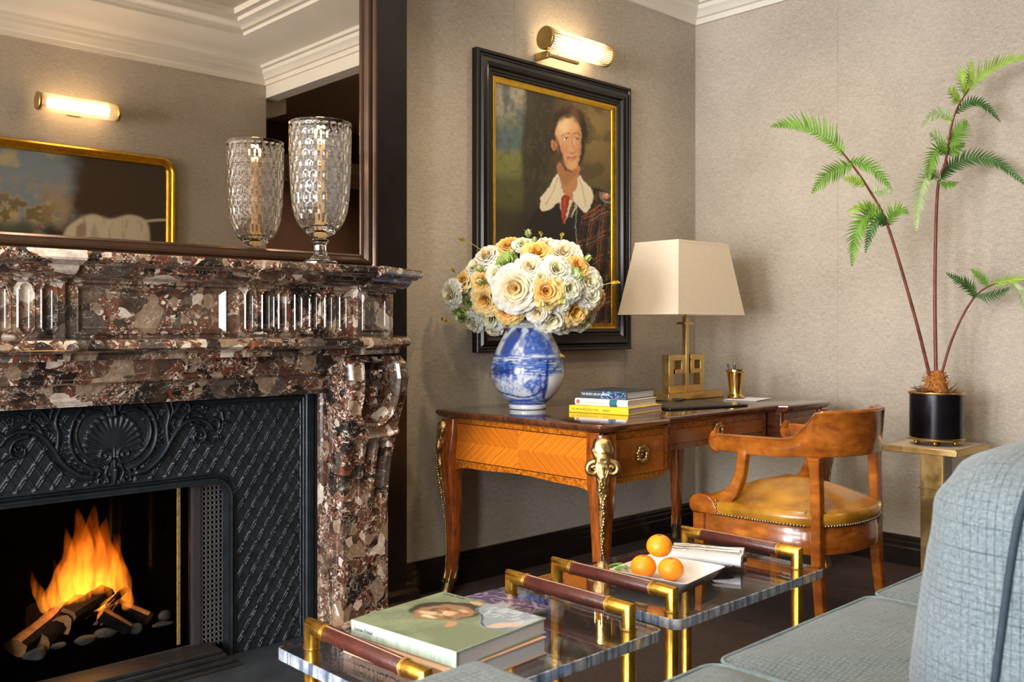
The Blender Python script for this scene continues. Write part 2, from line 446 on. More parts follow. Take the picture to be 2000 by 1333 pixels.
MT['pipe_dark'] = vary(pm('dark_teal_piping', (0.02, 0.035, 0.05), 0.8), 0.2, 80)
def mk_glass(name, col=(1, 1, 1), rough=0.0, ior=1.49):
    m, t = pm(name, col, rough); t.b.inputs['Transmission Weight'].default_value = 1.0; t.b.inputs['IOR'].default_value = ior
    return m, t
MT['acrylic'] = mk_glass('clear_acrylic', (0.93, 0.96, 1.0), 0.0, 1.49)[0]
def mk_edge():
    m, t = mk_glass('painted_glint_acrylic_edge', (0.86, 0.93, 1.0), 0.10, 1.49)  # pale streaks in the colour imitate bright highlights inside the edge
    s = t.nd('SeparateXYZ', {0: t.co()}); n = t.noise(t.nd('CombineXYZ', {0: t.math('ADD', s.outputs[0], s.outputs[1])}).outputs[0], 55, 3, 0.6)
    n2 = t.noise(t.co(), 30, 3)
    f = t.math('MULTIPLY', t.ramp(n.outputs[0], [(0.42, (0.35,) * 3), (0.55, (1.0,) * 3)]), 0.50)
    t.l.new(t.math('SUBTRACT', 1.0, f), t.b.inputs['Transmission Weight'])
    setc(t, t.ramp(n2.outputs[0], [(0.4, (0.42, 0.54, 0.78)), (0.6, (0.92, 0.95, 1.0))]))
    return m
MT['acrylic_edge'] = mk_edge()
def mk_cut():
    m, t = mk_glass('cut_crystal', (1, 1, 1), 0.0, 1.52)
    return m
MT['crystal'] = mk_cut()
def mk_pane(ior=1.3):
    m = bpy.data.materials.new('clear_pane'); m.use_nodes = True; t = NT(m)
    for n in list(t.n): t.n.remove(n)
    o = t.nd('OutputMaterial'); tr = t.nd('BsdfTransparent'); g = t.nd('BsdfGlossy', {'Roughness': 0.02})
    tr.inputs[0].default_value = (0.93, 0.93, 0.93, 1)
    fr = t.nd('Fresnel', {'IOR': ior}); mx = t.nd('MixShader', {0: fr.outputs[0], 1: tr.outputs[0], 2: g.outputs[0]})
    t.l.new(mx.outputs[0], o.inputs[0]); return m
MT['pane'] = mk_pane(); MT['stove_pane'] = mk_pane(1.12)
def mk_mirror():
    m, t = pm('antique_mirror', (0.72, 0.64, 0.56), 0.01, 1.0)
    return m
MT['mirror'] = mk_mirror()
def mk_emit(name, col, st):
    m, t = pm(name, (0, 0, 0), 0.5); t.b.inputs['Emission Color'].default_value = (*col, 1); t.b.inputs['Emission Strength'].default_value = st
    return m
MT['bulb'] = mk_emit('warm_bulb', (1.0, 0.74, 0.42), 34)
def mk_paint(name, rough=0.35, coat=0.3, bump=0.0):
    m, t = pm(name, rough=rough); t.b.inputs['Coat Weight'].default_value = coat; t.b.inputs['Coat Roughness'].default_value = 0.25
    a = t.nd('Attribute', attribute_name='paint'); setc(t, a.outputs[0])
    if bump: t.bump(t.noise(t.co(), 300, 4).outputs[0], bump, 0.001)
    return m
MT['oil'] = mk_paint('oil_paint', 0.5, 0.08, 0.15)
MT['china'] = mk_paint('glazed_porcelain', 0.12, 0.8)
MT['cover'] = mk_paint('printed_book_cover', 0.35, 0.15)
def mk_petal():
    m, t = pm('rose_petal', rough=0.55); a = t.nd('Attribute', attribute_name='paint'); setc(t, a.outputs[0])
    t.b.inputs['Subsurface Weight'].default_value = 0.15; t.b.inputs['Subsurface Radius'].default_value = (0.01, 0.008, 0.005)
    return m
MT['petal'] = mk_petal()
MT['fern'] = vary(pm('fern_green', (0.17, 0.36, 0.035), 0.5), 0.35, 14)
MT['fern_lime'] = vary(pm('young_fern_green', (0.36, 0.55, 0.06), 0.5), 0.3, 14)
MT['fern_pale'] = vary(pm('pale_fern_underside', (0.42, 0.52, 0.24), 0.5), 0.25, 14)
MT['fern_dark'] = vary(pm('deep_fern_green', (0.06, 0.15, 0.03), 0.5), 0.35, 14)
MT['leafdark'] = vary(pm('dark_rose_leaf', (0.03, 0.065, 0.015), 0.5), 0.4, 20)
MT['leafgold'] = vary(pm('yellow_sprig', (0.50, 0.34, 0.04), 0.5), 0.3, 40)
MT['stem'] = vary(pm('burgundy_stem', (0.16, 0.035, 0.020), 0.5), 0.4, 20)
MT['rhizome'] = vary(pm('hairy_rhizome', (0.36, 0.13, 0.02), 0.9), 0.5, 60, 0.05, 0.8, 150)
MT['root'] = vary(pm('brown_root', (0.10, 0.045, 0.02), 0.8), 0.4, 40)
MT['pot'] = vary(pm('dark_patinated_drum', (0.018, 0.016, 0.022), 0.22, 0.6), 0.3, 6)
MT['cream'] = vary(pm('cream_stone', (0.60, 0.50, 0.38), 0.4), 0.1, 10)
MT['shade'] = vary(pm('cream_linen_shade', (0.80, 0.68, 0.52), 0.8), 0.03, 60)
MT['page'] = vary(pm('page_block', (0.62, 0.60, 0.60), 0.7), 0.06, 4)
MT['white'] = vary(pm('white_linen', (0.78, 0.78, 0.84), 0.8), 0.04, 40)
MT['porcelain'] = vary(pm('white_porcelain', (0.80, 0.78, 0.77), 0.15), 0.03, 20)
MT['orange'] = vary(pm('orange_peel', (0.95, 0.30, 0.008), 0.33), 0.12, 9, 0.05, 0.35, 220)
MT['black'] = vary(pm('black_leather', (0.012, 0.012, 0.014), 0.35), 0.2, 20)
MT['silver'] = vary(pm('silver_cutlery', (0.42, 0.39, 0.34), 0.2, 1.0), 0.05, 20)
MT['log_bark'] = vary(pm('charred_bark', (0.004, 0.003, 0.0025), 0.9, Specular_IOR_Level=0.1), 0.6, 30, 0.05, 0.9, 60)
MT['log_wood'] = vary(pm('split_wood', (0.24, 0.11, 0.03), 0.8), 0.4, 30, 0.05, 0.6, 50)
MT['stone'] = vary(pm('grey_stone', (0.034, 0.037, 0.032), 0.85), 0.5, 30, 0.05, 0.6, 60)
MT['nail'] = mk_gold('antique_nailhead', (0.50, 0.40, 0.28), 0.3, 40, 0.2, 0.0)
MT['ink'] = pm('dark_print', (0.03, 0.025, 0.025), 0.5)[0]
MT['ink_white'] = pm('white_print', (0.8, 0.8, 0.85), 0.5)[0]
def ymesh(c): return vary(pm('book_cloth', c, 0.45), 0.06, 20)

# ------------------------------------------------------------------ numpy painter (vertex paint of artworks and reliefs)
def _hash(i, j, s):
    h = (i.astype(np.int64) * 374761393 + j.astype(np.int64) * 668265263 + s * 1274126177) & 0xffffffff
    h = ((h ^ (h >> 13)) * 1274126177) & 0xffffffff
    return ((h ^ (h >> 16)) & 0xffff) / 65535.0
def vnoise(x, y, s=0):
    i = np.floor(x); j = np.floor(y); fx = x - i; fy = y - j; fx = fx * fx * (3 - 2 * fx); fy = fy * fy * (3 - 2 * fy)
    a = _hash(i, j, s); b = _hash(i + 1, j, s); c = _hash(i, j + 1, s); d = _hash(i + 1, j + 1, s)
    return (a * (1 - fx) + b * fx) * (1 - fy) + (c * (1 - fx) + d * fx) * fy
def fbm(x, y, s=0, o=4):
    r = 0; a = 0.5
    for k in range(o): r = r + a * vnoise(x * 2 ** k, y * 2 ** k, s + k); a *= 0.5
    return r / (1 - 0.5 ** o)
def sst(e0, e1, x):
    t = np.clip((x - e0) / (e1 - e0), 0, 1); return t * t * (3 - 2 * t)
def seg_dist(X, Y, pts):
    d = np.full(X.shape, 1e9); tt = np.zeros(X.shape); n = len(pts) - 1
    for k in range(n):
        ax, ay = pts[k]; bx, by = pts[k + 1]; vx, vy = bx - ax, by - ay
        t = np.clip(((X - ax) * vx + (Y - ay) * vy) / max(1e-12, vx * vx + vy * vy), 0, 1)
        q = np.hypot(X - ax - t * vx, Y - ay - t * vy)
        m = q < d; d = np.where(m, q, d); tt = np.where(m, (k + t) / n, tt)
    return d, tt
def smooth_pts(pts, k=4, closed=False):
    n = len(pts); out = []
    rng = range(n if closed else n - 1)
    for i in rng:
        p0 = pts[(i - 1) % n] if closed or i > 0 else pts[0]; p1 = pts[i]; p2 = pts[(i + 1) % n]; p3 = pts[(i + 2) % n] if closed or i < n - 2 else pts[-1]
        for j in range(k):
            t = j / k
            out.append(tuple(0.5 * (2 * b + (c - a) * t + (2 * a - 5 * b + 4 * c - d) * t * t + (3 * b - a - 3 * c + d) * t ** 3) for a, b, c, d in zip(p0, p1, p2, p3)))
    if not closed: out.append(tuple(pts[-1]))
    return out
def S(hexcol):
    h = hexcol.lstrip('#'); c = [int(h[i:i + 2], 16) / 255 for i in (0, 2, 4)]
    return np.array([q / 12.92 if q <= 0.04045 else ((q + 0.055) / 1.055) ** 2.4 for q in c])
class Paint:
    def __init__(s, X, Y, bg, warp=0, ws=1.0):
        s.X = np.asarray(X, dtype=float); s.Y = np.asarray(Y, dtype=float)
        if warp:
            wx = fbm(s.X * ws, s.Y * ws, 31) - .5; wy = fbm(s.X * ws, s.Y * ws, 47) - .5; s.X = s.X + wx * warp; s.Y = s.Y + wy * warp
        s.c = np.ones((len(s.X), 3)) * S(bg)
    def put(s, mask, col, alpha=1.0):
        col = S(col) if isinstance(col, str) else np.asarray(col)
        a = np.clip(mask * alpha, 0, 1)[:, None]; s.c = s.c * (1 - a) + col * a
    def poly(s, pts, col, soft=1.5, alpha=1.0, smooth=0):
        if smooth: pts = smooth_pts(pts, smooth, True)
        inside = np.zeros(s.X.shape, bool); n = len(pts)
        for i in range(n):
            x1, y1 = pts[i]; x2, y2 = pts[(i + 1) % n]
            if y1 == y2: continue
            cond = ((y1 > s.Y) != (y2 > s.Y)) & (s.X < (x2 - x1) * (s.Y - y1) / (y2 - y1) + x1); inside ^= cond
        d, _ = seg_dist(s.X, s.Y, list(pts) + [pts[0]]); sd = np.where(inside, d, -d)
        m = sst(-soft, soft, sd); s.put(m, col, alpha); return m
    def ell(s, cx, cy, rx, ry, col, soft=0.15, alpha=1.0, ang=0):
        c, q = math.cos(R(ang)), math.sin(R(ang)); dx = s.X - cx; dy = s.Y - cy
        r = np.hypot((dx * c + dy * q) / rx, (-dx * q + dy * c) / ry)
        m = sst(1 + soft, 1 - soft, r); s.put(m, col, alpha); return m
    def line(s, pts, w_, col, soft=0.8, alpha=1.0, smooth=4, taper=False):
        if smooth: pts = smooth_pts(pts, smooth)
        d, t = seg_dist(s.X, s.Y, pts)
        ww = w_ / 2 * (1 - t * 0.8) if taper else w_ / 2
        s.put(sst(soft, -soft, d - ww), col, alpha)
# ------------------------------------------------------------------ the room
WY = 3.0; WX = 4.215; CY = -0.17; LX = -4.5; BY = 2.80; BX0, BX1 = 0.06, 2.118; HX = 3.157; HY = 1.15; CH = 3.0
struct('floor', M().box(LX - .1, -2.5, -0.06, 6.1, 3.5, 0.0), MT['carpet'])
struct('ceiling', M().box(LX - .1, -2.5, CH, 6.1, 3.5, CH + .08), MT['ceiling'])
struct('wall_back', M().box(BX1, WY, 0, WX + .1, WY + .1, CH), MT['wall'])
struct('wall_back_left', M().box(LX, WY, 0, BX0, WY + .1, CH), MT['wall'])
struct('wall_right', M().box(WX, HY, 0, WX + .1, WY, CH), MT['wall'])
struct('wall_front', M().box(LX, CY - .1, 0, -2.5, CY, CH).box(-1.1, CY - .1, 0, HX, CY, CH).box(-2.5, CY - .1, 0, -1.1, CY, .25).box(-2.5, CY - .1, 2.5, -1.1, CY, CH), MT['wall'])
m = M(); m.box(-2.5, CY - .08, .25, -2.45, CY - .02, 2.5); m.box(-1.15, CY - .08, .25, -1.1, CY - .02, 2.5); m.box(-2.45, CY - .08, .25, -1.15, CY - .02, .30); m.box(-2.45, CY - .08, 2.45, -1.15, CY - .02, 2.5); m.box(-1.82, CY - .07, .3, -1.78, CY - .03, 2.45)
w3 = struct('window_3', m, MT['crown'])  # unseen window added in the front wall for the frontal fill
obj('pane', M().box(-2.46, CY - .052, .29, -1.14, CY - .048, 2.46), MT['pane'], w3)
# vertical seams of the wallcovering panels
sm = M()
for y in (2.18,): sm.box(WX - .0012, y, 0.16, WX + .001, y + .0016, 2.70)
for x in (2.86, 3.62): sm.box(x, WY - .0012, 0.16, x + .0016, WY + .001, 2.70)
struct('trim_1', sm, vary(pm('wallcovering_seam', (0.36, 0.32, 0.26), 0.8), .1, 4))
# chimney breast of dark stained wood, open in front of the firebox
m = M()
m.box(BX0, BY, 0, 0.44, 3.5, CH); m.box(1.74, BY, 0, BX1, 3.5, CH); m.box(0.44, BY, 0.90, 1.74, 3.5, CH)
struct('wall_chimney', m, MT['panelwood'])
m = M(); m.box(0.44, 3.42, 0, 1.74, 3.5, 0.9)
struct('wall_firebox', m, MT['soot'])
# left wall with two tall windows
m = M()
ys = [CY - .1, 0.15, 1.30, 1.70, 2.65, WY + .1]
for a, b in ((ys[0], ys[1]), (ys[2], ys[3]), (ys[4], ys[5])): m.box(LX - .1, a, 0, LX, b, CH)
for a, b in ((ys[1], ys[2]), (ys[3], ys[4])): m.box(LX - .1, a, 0, LX, b, 0.25); m.box(LX - .1, a, 2.5, LX, b, CH)
struct('wall_left', m, MT['wall'])
for i, (a, b) in enumerate(((ys[1], ys[2]), (ys[3], ys[4]))):
    m = M(); t_ = 0.05
    m.box(LX - .08, a, .25, LX - .02, a + t_, 2.5); m.box(LX - .08, b - t_, .25, LX - .02, b, 2.5)
    m.box(LX - .08, a, .25, LX - .02, b, .25 + t_); m.box(LX - .08, a, 2.45, LX - .02, b, 2.5)
    m.box(LX - .07, (a + b) / 2 - .02, .25, LX - .03, (a + b) / 2 + .02, 2.5); m.box(LX - .07, a, 1.6, LX - .03, b, 1.64)
    fr = struct('window_%d' % (i + 1), m, MT['crown'])
    g = obj('pane', M().box(LX - .052, a + .02, .27, LX - .048, b - .02, 2.48), MT['pane'], fr)
# lobby beyond the room, seen dark in the mirror
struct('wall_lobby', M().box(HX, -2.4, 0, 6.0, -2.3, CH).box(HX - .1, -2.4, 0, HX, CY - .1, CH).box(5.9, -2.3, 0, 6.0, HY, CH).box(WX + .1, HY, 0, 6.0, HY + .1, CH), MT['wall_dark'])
m = M(); m.box(HX, CY - .1, 2.62, HX + .10, HY, CH); m.box(HX + .1, HY - .1, 2.62, WX + .1, HY, CH)
struct('wall_header', m, MT['crown'])
# ceiling cornice
crown = [(0, 2.700), (.016, 2.700), (.018, 2.728), (.030, 2.733), (.042, 2.752), (.060, 2.766), (.066, 2.786), (.085, 2.790), (.092, 2.806), (.10, 2.810),
         (.19, 2.83), (.30, 2.872), (.345, 2.89), (.350, 2.908), (.375, 2.912), (.395, 2.932), (.425, 2.945), (.430, 2.965), (.47, 2.968), (.475, 3.0)]
room = [(LX, WY), (BX0, WY), (BX0, BY), (BX1, BY), (BX1, WY), (WX, WY), (WX, HY), (HX, HY), (HX, CY), (LX, CY)]
struct('trim_cornice', M().sweep(room, crown, lambda x, y, h: (x, y, h), True, -1), MT['crown'], smooth=35)
lob = [(HX, CY - .1), (HX, -2.3), (5.9, -2.3), (5.9, HY - .1)]
cr2 = [(o * .6, 2.45 + (h - 2.7) * .6) for o, h in crown[:14]]
struct('trim_lobby', M().sweep(lob, cr2 + [(cr2[-1][0], 2.66), (0, 2.66)], lambda x, y, h: (x, y, h), False, 1), MT['crown'], smooth=35)
# lobby cabinet door and pale panel glimpsed in the mirror
m = M(); m.box(3.45, -2.30, 0.0, 4.3, -2.27, 2.1); m.box(3.52, -2.27, 0.1, 4.23, -2.262, 2.03)
d1 = struct('door_1', m, MT['ebony'])
obj('door_knob', M().ball((3.62, -2.235, 1.02), .03), MT['brass'], d1)
m = M(); m.box(4.55, -2.30, 1.15, 4.95, -2.28, 1.75)
struct('trim_3', m, MT['crown'])
# skirting
base = [(0, 0), (.026, 0), (.026, .075), (.020, .082), (.020, .100), (.014, .108), (.014, .118), (.008, .128), (0, .130)]
def skirt(name, path, side=-1):
    return struct(name, M().sweep(path, base, lambda x, y, h: (x, y, h), False, side), MT['ebony_brown'], smooth=30)
skirt('baseboard_back', [(BX1, WY), (WX - .0001, WY), (WX, HY)])
skirt('baseboard_front', [(HX, CY), (LX, CY)])
skirt('baseboard_left', [(LX, WY), (BX0, WY)])
m = M().sweep([(1.95, BY), (BX1, BY), (BX1, WY - .001)], [(0, 0), (.045, 0), (.045, .06), (.036, .068), (.036, .092), (.02, .105), (.02, .118), (0, .124)], lambda x, y, h: (x, y, h), False, -1)
struct('baseboard_chimney', m, MT['ebony_brown'], smooth=30)
# rims around the added ceiling fill spots
for i, (x, y) in enumerate(FILL_XY):
    t = thing('ceiling_fill_rim', ['added ceiling fill light before the fireplace', 'added ceiling fill light in front of the desk', 'added ceiling fill light near the lamp corner', 'added ceiling fill light nearest the tall fern wall', 'added ceiling fill light left of the fireplace', 'added ceiling fill light nearest the windows'][i], 'ceiling light', (x, y, CH), 'added ceiling fill lights')
    obj('rim', M().lathe([(.045, -.0005), (.058, -.0005), (.058, -.008), (.045, -.012), (.044, -.0005)], (x, y, CH), 24, cap=False), MT['crown'], t)

# ------------------------------------------------------------------ fireplace
FPC = 1.09
fp = thing('fireplace', 'breccia marble fireplace with fluted frieze, scrolled jambs and black cast iron insert', 'fireplace', (FPC, 2.7, 0))
def mirr(pts): return pts + [(2 * FPC - x, y) for x, y in pts[::-1]]
plan0 = [(1.93, 2.795), (1.93, 2.63), (1.74, 2.565), (1.74, 2.59), (1.337, 2.59), (1.337, 2.61), (FPC + .02, 2.61)]
plan1 = [(1.985, 2.795), (1.985, 2.535), (1.735, 2.405), (1.735, 2.43), (1.335, 2.43), (1.335, 2.45), (FPC + .02, 2.45)]
P0, P1 = mirr(plan0), mirr(plan1)
def plan(t, z): return [(a[0] * (1 - t) + b[0] * t, a[1] * (1 - t) + b[1] * t, z) for a, b in zip(P0, P1)]
prof = [(0.0, 1.185), (.10, 1.190), (.12, 1.196), (.28, 1.200), (.50, 1.208), (.62, 1.222), (.64, 1.228), (.80, 1.230), (.86, 1.236), (.97, 1.238), (1.0, 1.244), (1.0, 1.258), (.97, 1.263), (.90, 1.264), (0, 1.264)]
obj('mantel_shelf', M().loft([plan(t, z) for t, z in prof]), MT['marble'], fp, smooth=28)
prof = [(-.3, .978), (.05, .980), (.22, .982), (.24, .996), (.30, 1.002), (.52, 1.006), (.60, 1.014), (.60, 1.026), (.52, 1.036), (.30, 1.040), (.10, 1.042), (-.2, 1.050)]
obj('lower_moulding', M().loft([plan(t, z) for t, z in prof]), MT['marble'], fp, smooth=28)
# frieze: relief grid with flutes and sunk panels
ZB, ZT = 1.04, 1.195
def cx(x): return x if x >= FPC else 2 * FPC - x
def frieze_y(X, Z):
    x = np.where(X >= FPC, X, 2 * FPC - X)
    y = np.where(x < 1.337, 2.61, np.where(x < 1.74, 2.59, 2.565 + (x - 1.74) / .19 * .065))
    # flutes
    for k in range(7):
        c = 1.375 + k * .0555
        dz = np.maximum(0, np.abs(Z - 1.118) - .047); dd = np.hypot(x - c, dz)
        y = y + np.where(dd < .0165, .014 * np.sqrt(np.clip(1 - (dd / .0165) ** 2, 0, 1)) + .002, 0)
        y = y - np.where((dd >= .0165) & (dd < .0205), .003, 0)
    # centre panel and corner panel frames
    for c, hw, hh in ((FPC + 0.0, .205, .058), (1.835, .060, .050)):
        for s_ in ((1,) if c > FPC + .1 else (1,)):
            dx = np.abs((X if c == FPC else x) - c) - hw; dz = np.abs(Z - 1.118) - hh
            sd = np.maximum(dx, dz)
            y = np.where((sd > 0) & (sd < .012), y - .008 * np.sin(np.clip(sd / .012, 0, 1) * PI), y)
            y = np.where(sd <= 0, y + .010 * sst(0, -.010, sd) - .0, y)
    return y
xs = list(np.arange(FPC, 1.93, .0035)) + [1.3365, 1.3375, 1.7395, 1.7405, 1.93]
xs = sorted(set([round(float(q), 5) for q in xs])); xs = np.array([2 * FPC - q for q in xs[::-1]] + xs[1:])
zs = np.linspace(ZB, ZT, 46)
X, Z = np.meshgrid(xs, zs); Y = frieze_y(X, Z)
def grid_mesh(X, Y, Z, keep=None, m=None):
    m = m or M(); nz, nx = X.shape
    idx = np.arange(nz * nx).reshape(nz, nx)
    f = np.stack([idx[:-1, :-1], idx[:-1, 1:], idx[1:, 1:], idx[1:, :-1]], -1)
    if keep is not None: f = f[keep]
    f = f.reshape(-1, 4)
    used = np.unique(f); mp = np.full(nz * nx, -1); mp[used] = np.arange(len(used))
    V = np.stack([X.ravel(), Y.ravel(), Z.ravel()], -1)[used]
    m.add(V.tolist(), mp[f].tolist()); return m
m = grid_mesh(X, Y, Z)
for s_ in (1, -1):
    a, b = FPC + s_ * (1.93 - FPC), FPC + s_ * (1.93 - FPC)
    m.add([(a, 2.63, ZB), (a, 2.795, ZB), (a, 2.795, ZT), (a, 2.63, ZT)], [(0, 1, 2, 3)])
obj('frieze', m, MT['marble'], fp, smooth=30)
# lintel band under the lower moulding, slightly hollowed, arching down to the jambs
def lin(i, j):
    x = FPC + (i * 2 - 1) * .66; z = .985 - j * .13
    e = abs(i * 2 - 1); drop = .02 * max(0, (e - .86) / .14) ** 2
    y = 2.612 + .085 * (j ** 1.4) - .012 * math.sin(min(1, max(0, (j - .45) / .1)) * PI) - .010 * (1 if j > .88 else 0)
    return (x, y, z - drop * j)
m = M().grid(lin, 60, 26)
m.box(.44, 2.69, .852, 1.74, 2.795, .985)
obj('lintel', m, MT['marble'], fp, smooth=35)
# jambs: reveal block and scrolled console
for s_ in (1, -1):
    def mx(x): return FPC + s_ * (x - FPC)
    m = M()
    def fx(pts): return [(mx(x), y) for x, y in pts]
    m.prism(fx([(1.735, 2.80), (1.735, 2.785), (1.742, 2.778), (1.742, 2.765), (1.735, 2.76), (1.735, 2.64), (1.93, 2.66), (1.93, 2.80)]), 0, .985)
    obj('jamb', m, MT['marble'], fp, smooth=30)
    # console front profile by height
    zk = [0, .06, .10, .14, .35, .60, .72, .78, .84, .90, .95, .972, .978]
    yk = [2.60, 2.60, 2.655, 2.675, 2.662, 2.632, 2.605, 2.585, 2.562, 2.552, 2.562, 2.590, 2.62]
    wk = [.112, .112, .104, .098, .100, .108, .114, .118, .122, .124, .122, .117, .112]
    zz = np.concatenate([np.linspace(0, .70, 90), np.linspace(.703, .978, 90)]); tt = np.linspace(-1, 1, 71)
    T, Z = np.meshgrid(tt, zz)
    W = np.interp(Z, zk, wk); Yb = np.interp(Z, zk, yk)
    ctr = 1.828
    q = np.abs(T)
    Yy = Yb + .018 * sst(.86, 1.0, q)                         # rounded side edge
    # long flutes below, U-shaped sunk field above
    low = sst(.70, .66, Z) * sst(.14, .17, Z)
    for c in (-.48, 0.0, .48):
        dd = np.abs(T - c) / .17
        Yy = Yy + low * np.where(dd < 1, .026 * np.sqrt(np.clip(1 - dd ** 2, 0, 1)), 0)
    dz = np.maximum(0, .800 - Z) / .055
    uu = np.hypot(T / .52, np.where(Z < .80, dz, 0))
    fld = np.where((Z > .745) & (Z < .955), sst(1.0, .88, uu), 0) * sst(.957, .945, Z)
    Yy = Yy + .034 * fld
    rib = np.exp(-((uu - 1.12) / .07) ** 2) * sst(.72, .745, Z) * sst(.965, .95, Z); Yy = Yy - .010 * rib
    inner = sst(.45, .3, np.hypot(T / .52, np.where(Z < .82, (np.maximum(0, .82 - Z)) / .04, 0))) * (Z < .93); Yy = Yy - .016 * inner * fld
    # rolled band closing the scroll
    bz = .715 - .018 * (1 - T ** 2)
    Yy = Yy - .016 * np.exp(-((Z - bz) / .011) ** 2)
    Xx = ctr + T * W
    Xx = FPC + s_ * (Xx - FPC)
    m = grid_mesh(Xx, Yy, Z)
    n = len(zz)
    for sd in (0, -1):                                       # side faces running back to the jamb, with a carved volute line
        K = 14
        kk = np.linspace(0, 1, K)
        XX = np.repeat(Xx[:, sd][:, None], K, 1); ZZ = np.repeat(zz[:, None], K, 1)
        y0 = Yy[:, sd][:, None]; YY = y0 + (2.70 - y0) * kk[None, :]
        cxv, czv = 2.625, .86
        rr = np.hypot(YY - cxv, (ZZ - czv) * .75); an = np.arctan2(ZZ - czv, YY - cxv)
        gr = np.sin(rr * 2 * PI / .030 + an) * .5 + .5
        sgn = (-1 if sd == 0 else 1) * s_
        XX = XX + sgn * (-.007) * gr * sst(.06, .045, rr)
        grid_mesh(XX, YY, ZZ, m=m)
    obj('console', m, MT['marble'], fp, smooth=40)

# ---- cast iron insert
IY = 2.835; IX0, IX1 = 2 * FPC - 1.735, 1.735
OXC, OHW, OTOP, ORAD = 1.035, .385, .572, .05
ins = None
def open_sd(X, Z):
    """signed distance outside the arched opening (negative inside)"""
    dx = np.abs(X - OXC) - (OHW - ORAD); dz = Z - (OTOP - ORAD)
    q = np.hypot(np.maximum(dx, 0), np.maximum(dz, 0)) - ORAD
    return np.where((dx < 0) & (dz < 0), np.maximum(dx, dz) - ORAD, q)
xs = np.arange(IX0, IX1 + .001, .0028); zs = np.arange(0.0, .868, .0028)
X, Z = np.meshgrid(xs, zs)
osd = open_sd(X, Z)
h = np.zeros(X.shape)
a = .0235; b = .036
for sgn in (1, -1):
    f = (X - .02) / (2 * a) + sgn * Z / (2 * b)
    g = (f - np.round(f)) * 2 * a * .84
    wob = .0022
    h = np.maximum(h, .0035 * np.sqrt(np.clip(1 - ((np.abs(g) - .0034) / wob) ** 2, 0, 1)))
fu = (X - .02) / (2 * a) + Z / (2 * b); fv = (X - .02) / (2 * a) - Z / (2 * b)
du = fu - np.round(fu); dv = fv - np.round(fv)
rx = (du + dv) * a; rz = (du - dv) * b
rr = np.hypot(rx, rz); an = np.arctan2(rz, rx)
pet = .0062 * (1 + .22 * np.cos(4 * an))
h = np.where(rr < pet, np.maximum(h, .006 * np.sqrt(np.clip(1 - (rr / pet) ** 2, 0, 1))), h)
h = np.where(rr < .0022, .0072, h)
# plain and moulded borders
def ridge(h, sd, c, w_, H): return np.maximum(h, H * np.sqrt(np.clip(1 - ((sd - c) / w_) ** 2, 0, 1)))
bd = np.minimum(np.minimum(X - IX0, IX1 - X), .868 - Z)
plain = (bd < .050) | (osd < .034)
h = np.where(plain, 0, h)
h = np.where(bd < .016, .010, h); h = ridge(h, bd, .022, .006, .010); h = ridge(h, bd, .034, .004, .006); h = ridge(h, bd, .046, .003, .005)
h = np.where((osd < .008), .012, h); h = ridge(h, osd, .012, .006, .015); h = ridge(h, osd, .023, .004, .009); h = ridge(h, osd, .031, .003, .006)
keep = (osd[:-1, :-1] > -.002) & (osd[1:, 1:] > -.002) & (osd[:-1, 1:] > -.002)
m = grid_mesh(X, IY - h, Z, keep)
# thickness: return of the opening edge and of the outer edge
pth = [(OXC - OHW, 0), (OXC - OHW, OTOP - ORAD)] + [(OXC - OHW + ORAD - ORAD * math.cos(t), OTOP - ORAD + ORAD * math.sin(t)) for t in np.linspace(0, PI / 2, 9)]
pth = pth + [(2 * OXC - x, z) for x, z in pth[::-1]]
m.add([(x, IY - .012, z) for x, z in pth] + [(x, IY + .030, z) for x, z in pth], [(i, i + 1, len(pth) + i + 1, len(pth) + i) for i in range(len(pth) - 1)])
obj('iron_surround', m, MT['iron'], fp, smooth=60)
# ---- shell cartouche relief, drawn right half and mirrored
CC = (1.058, .726); U = .00066
strokes = []
def st(pts, w0, w1=None, H=1.0, sm_=5): strokes.append((smooth_pts(pts, sm_) if sm_ else pts, w0, w0 if w1 is None else w1, H))
def spiral(cx_, cy_, r0, r1, a0, a1, n=22): return [(cx_ + (r0 + (r1 - r0) * i / n) * math.cos(R(a0 + (a1 - a0) * i / n)), cy_ + (r0 + (r1 - r0) * i / n) * math.sin(R(a0 + (a1 - a0) * i / n))) for i in range(n + 1)]
for k in range(9):                                            # shell ribs
    an = -90 + 6 + k * 12.5; r_ = 132 - 2.0 * k
    ex, ey = r_ * math.cos(R(an)) * 1.0, 20 + r_ * math.sin(R(an)) * 1.12
    st([(2 + k * .6, 60), (ex * .35 + 2, 60 + (ey - 60) * .55), (ex, ey)], 5, 17, .75)
    strokes.append((spiral(ex, ey, 8, 8, 0, 350, 8), 9, 9, .9))
st([(0, 62), (0, -10)], 12, 6, 1.1)
st(spiral(44, 50, 30, 7, 175, 560, 24), 12, 9, 1.3, 0)
st([(14, 60), (30, 84), (62, 84), (110, 60), (150, 10), (165, -50), (150, -105), (115, -140), (80, -150), (50, -140)], 13, 12, 1.2)
st([(60, 118), (110, 100), (160, 60), (188, 0), (190, -60), (172, -120), (140, -165)], 20, 14, 1.05)
for k in range(13):                                           # beaded outer edge
    t_ = k / 12; an = R(58 - 118 * t_)
    strokes.append((spiral(206 * math.cos(an), -20 + 150 * math.sin(an), 5, 5, 0, 300, 5), 10, 10, .95))
st([(100, 140), (150, 128), (215, 75), (262, 0), (300, -50), (345, -78), (400, -80), (440, -62), (466, -30)], 24, 16, 1.25)
st([(70, 150), (140, 150), (225, 95), (290, 15)], 9, 5, .8)
st(spiral(86, 118, 28, 8, 60, 430, 22), 12, 9, 1.3, 0)
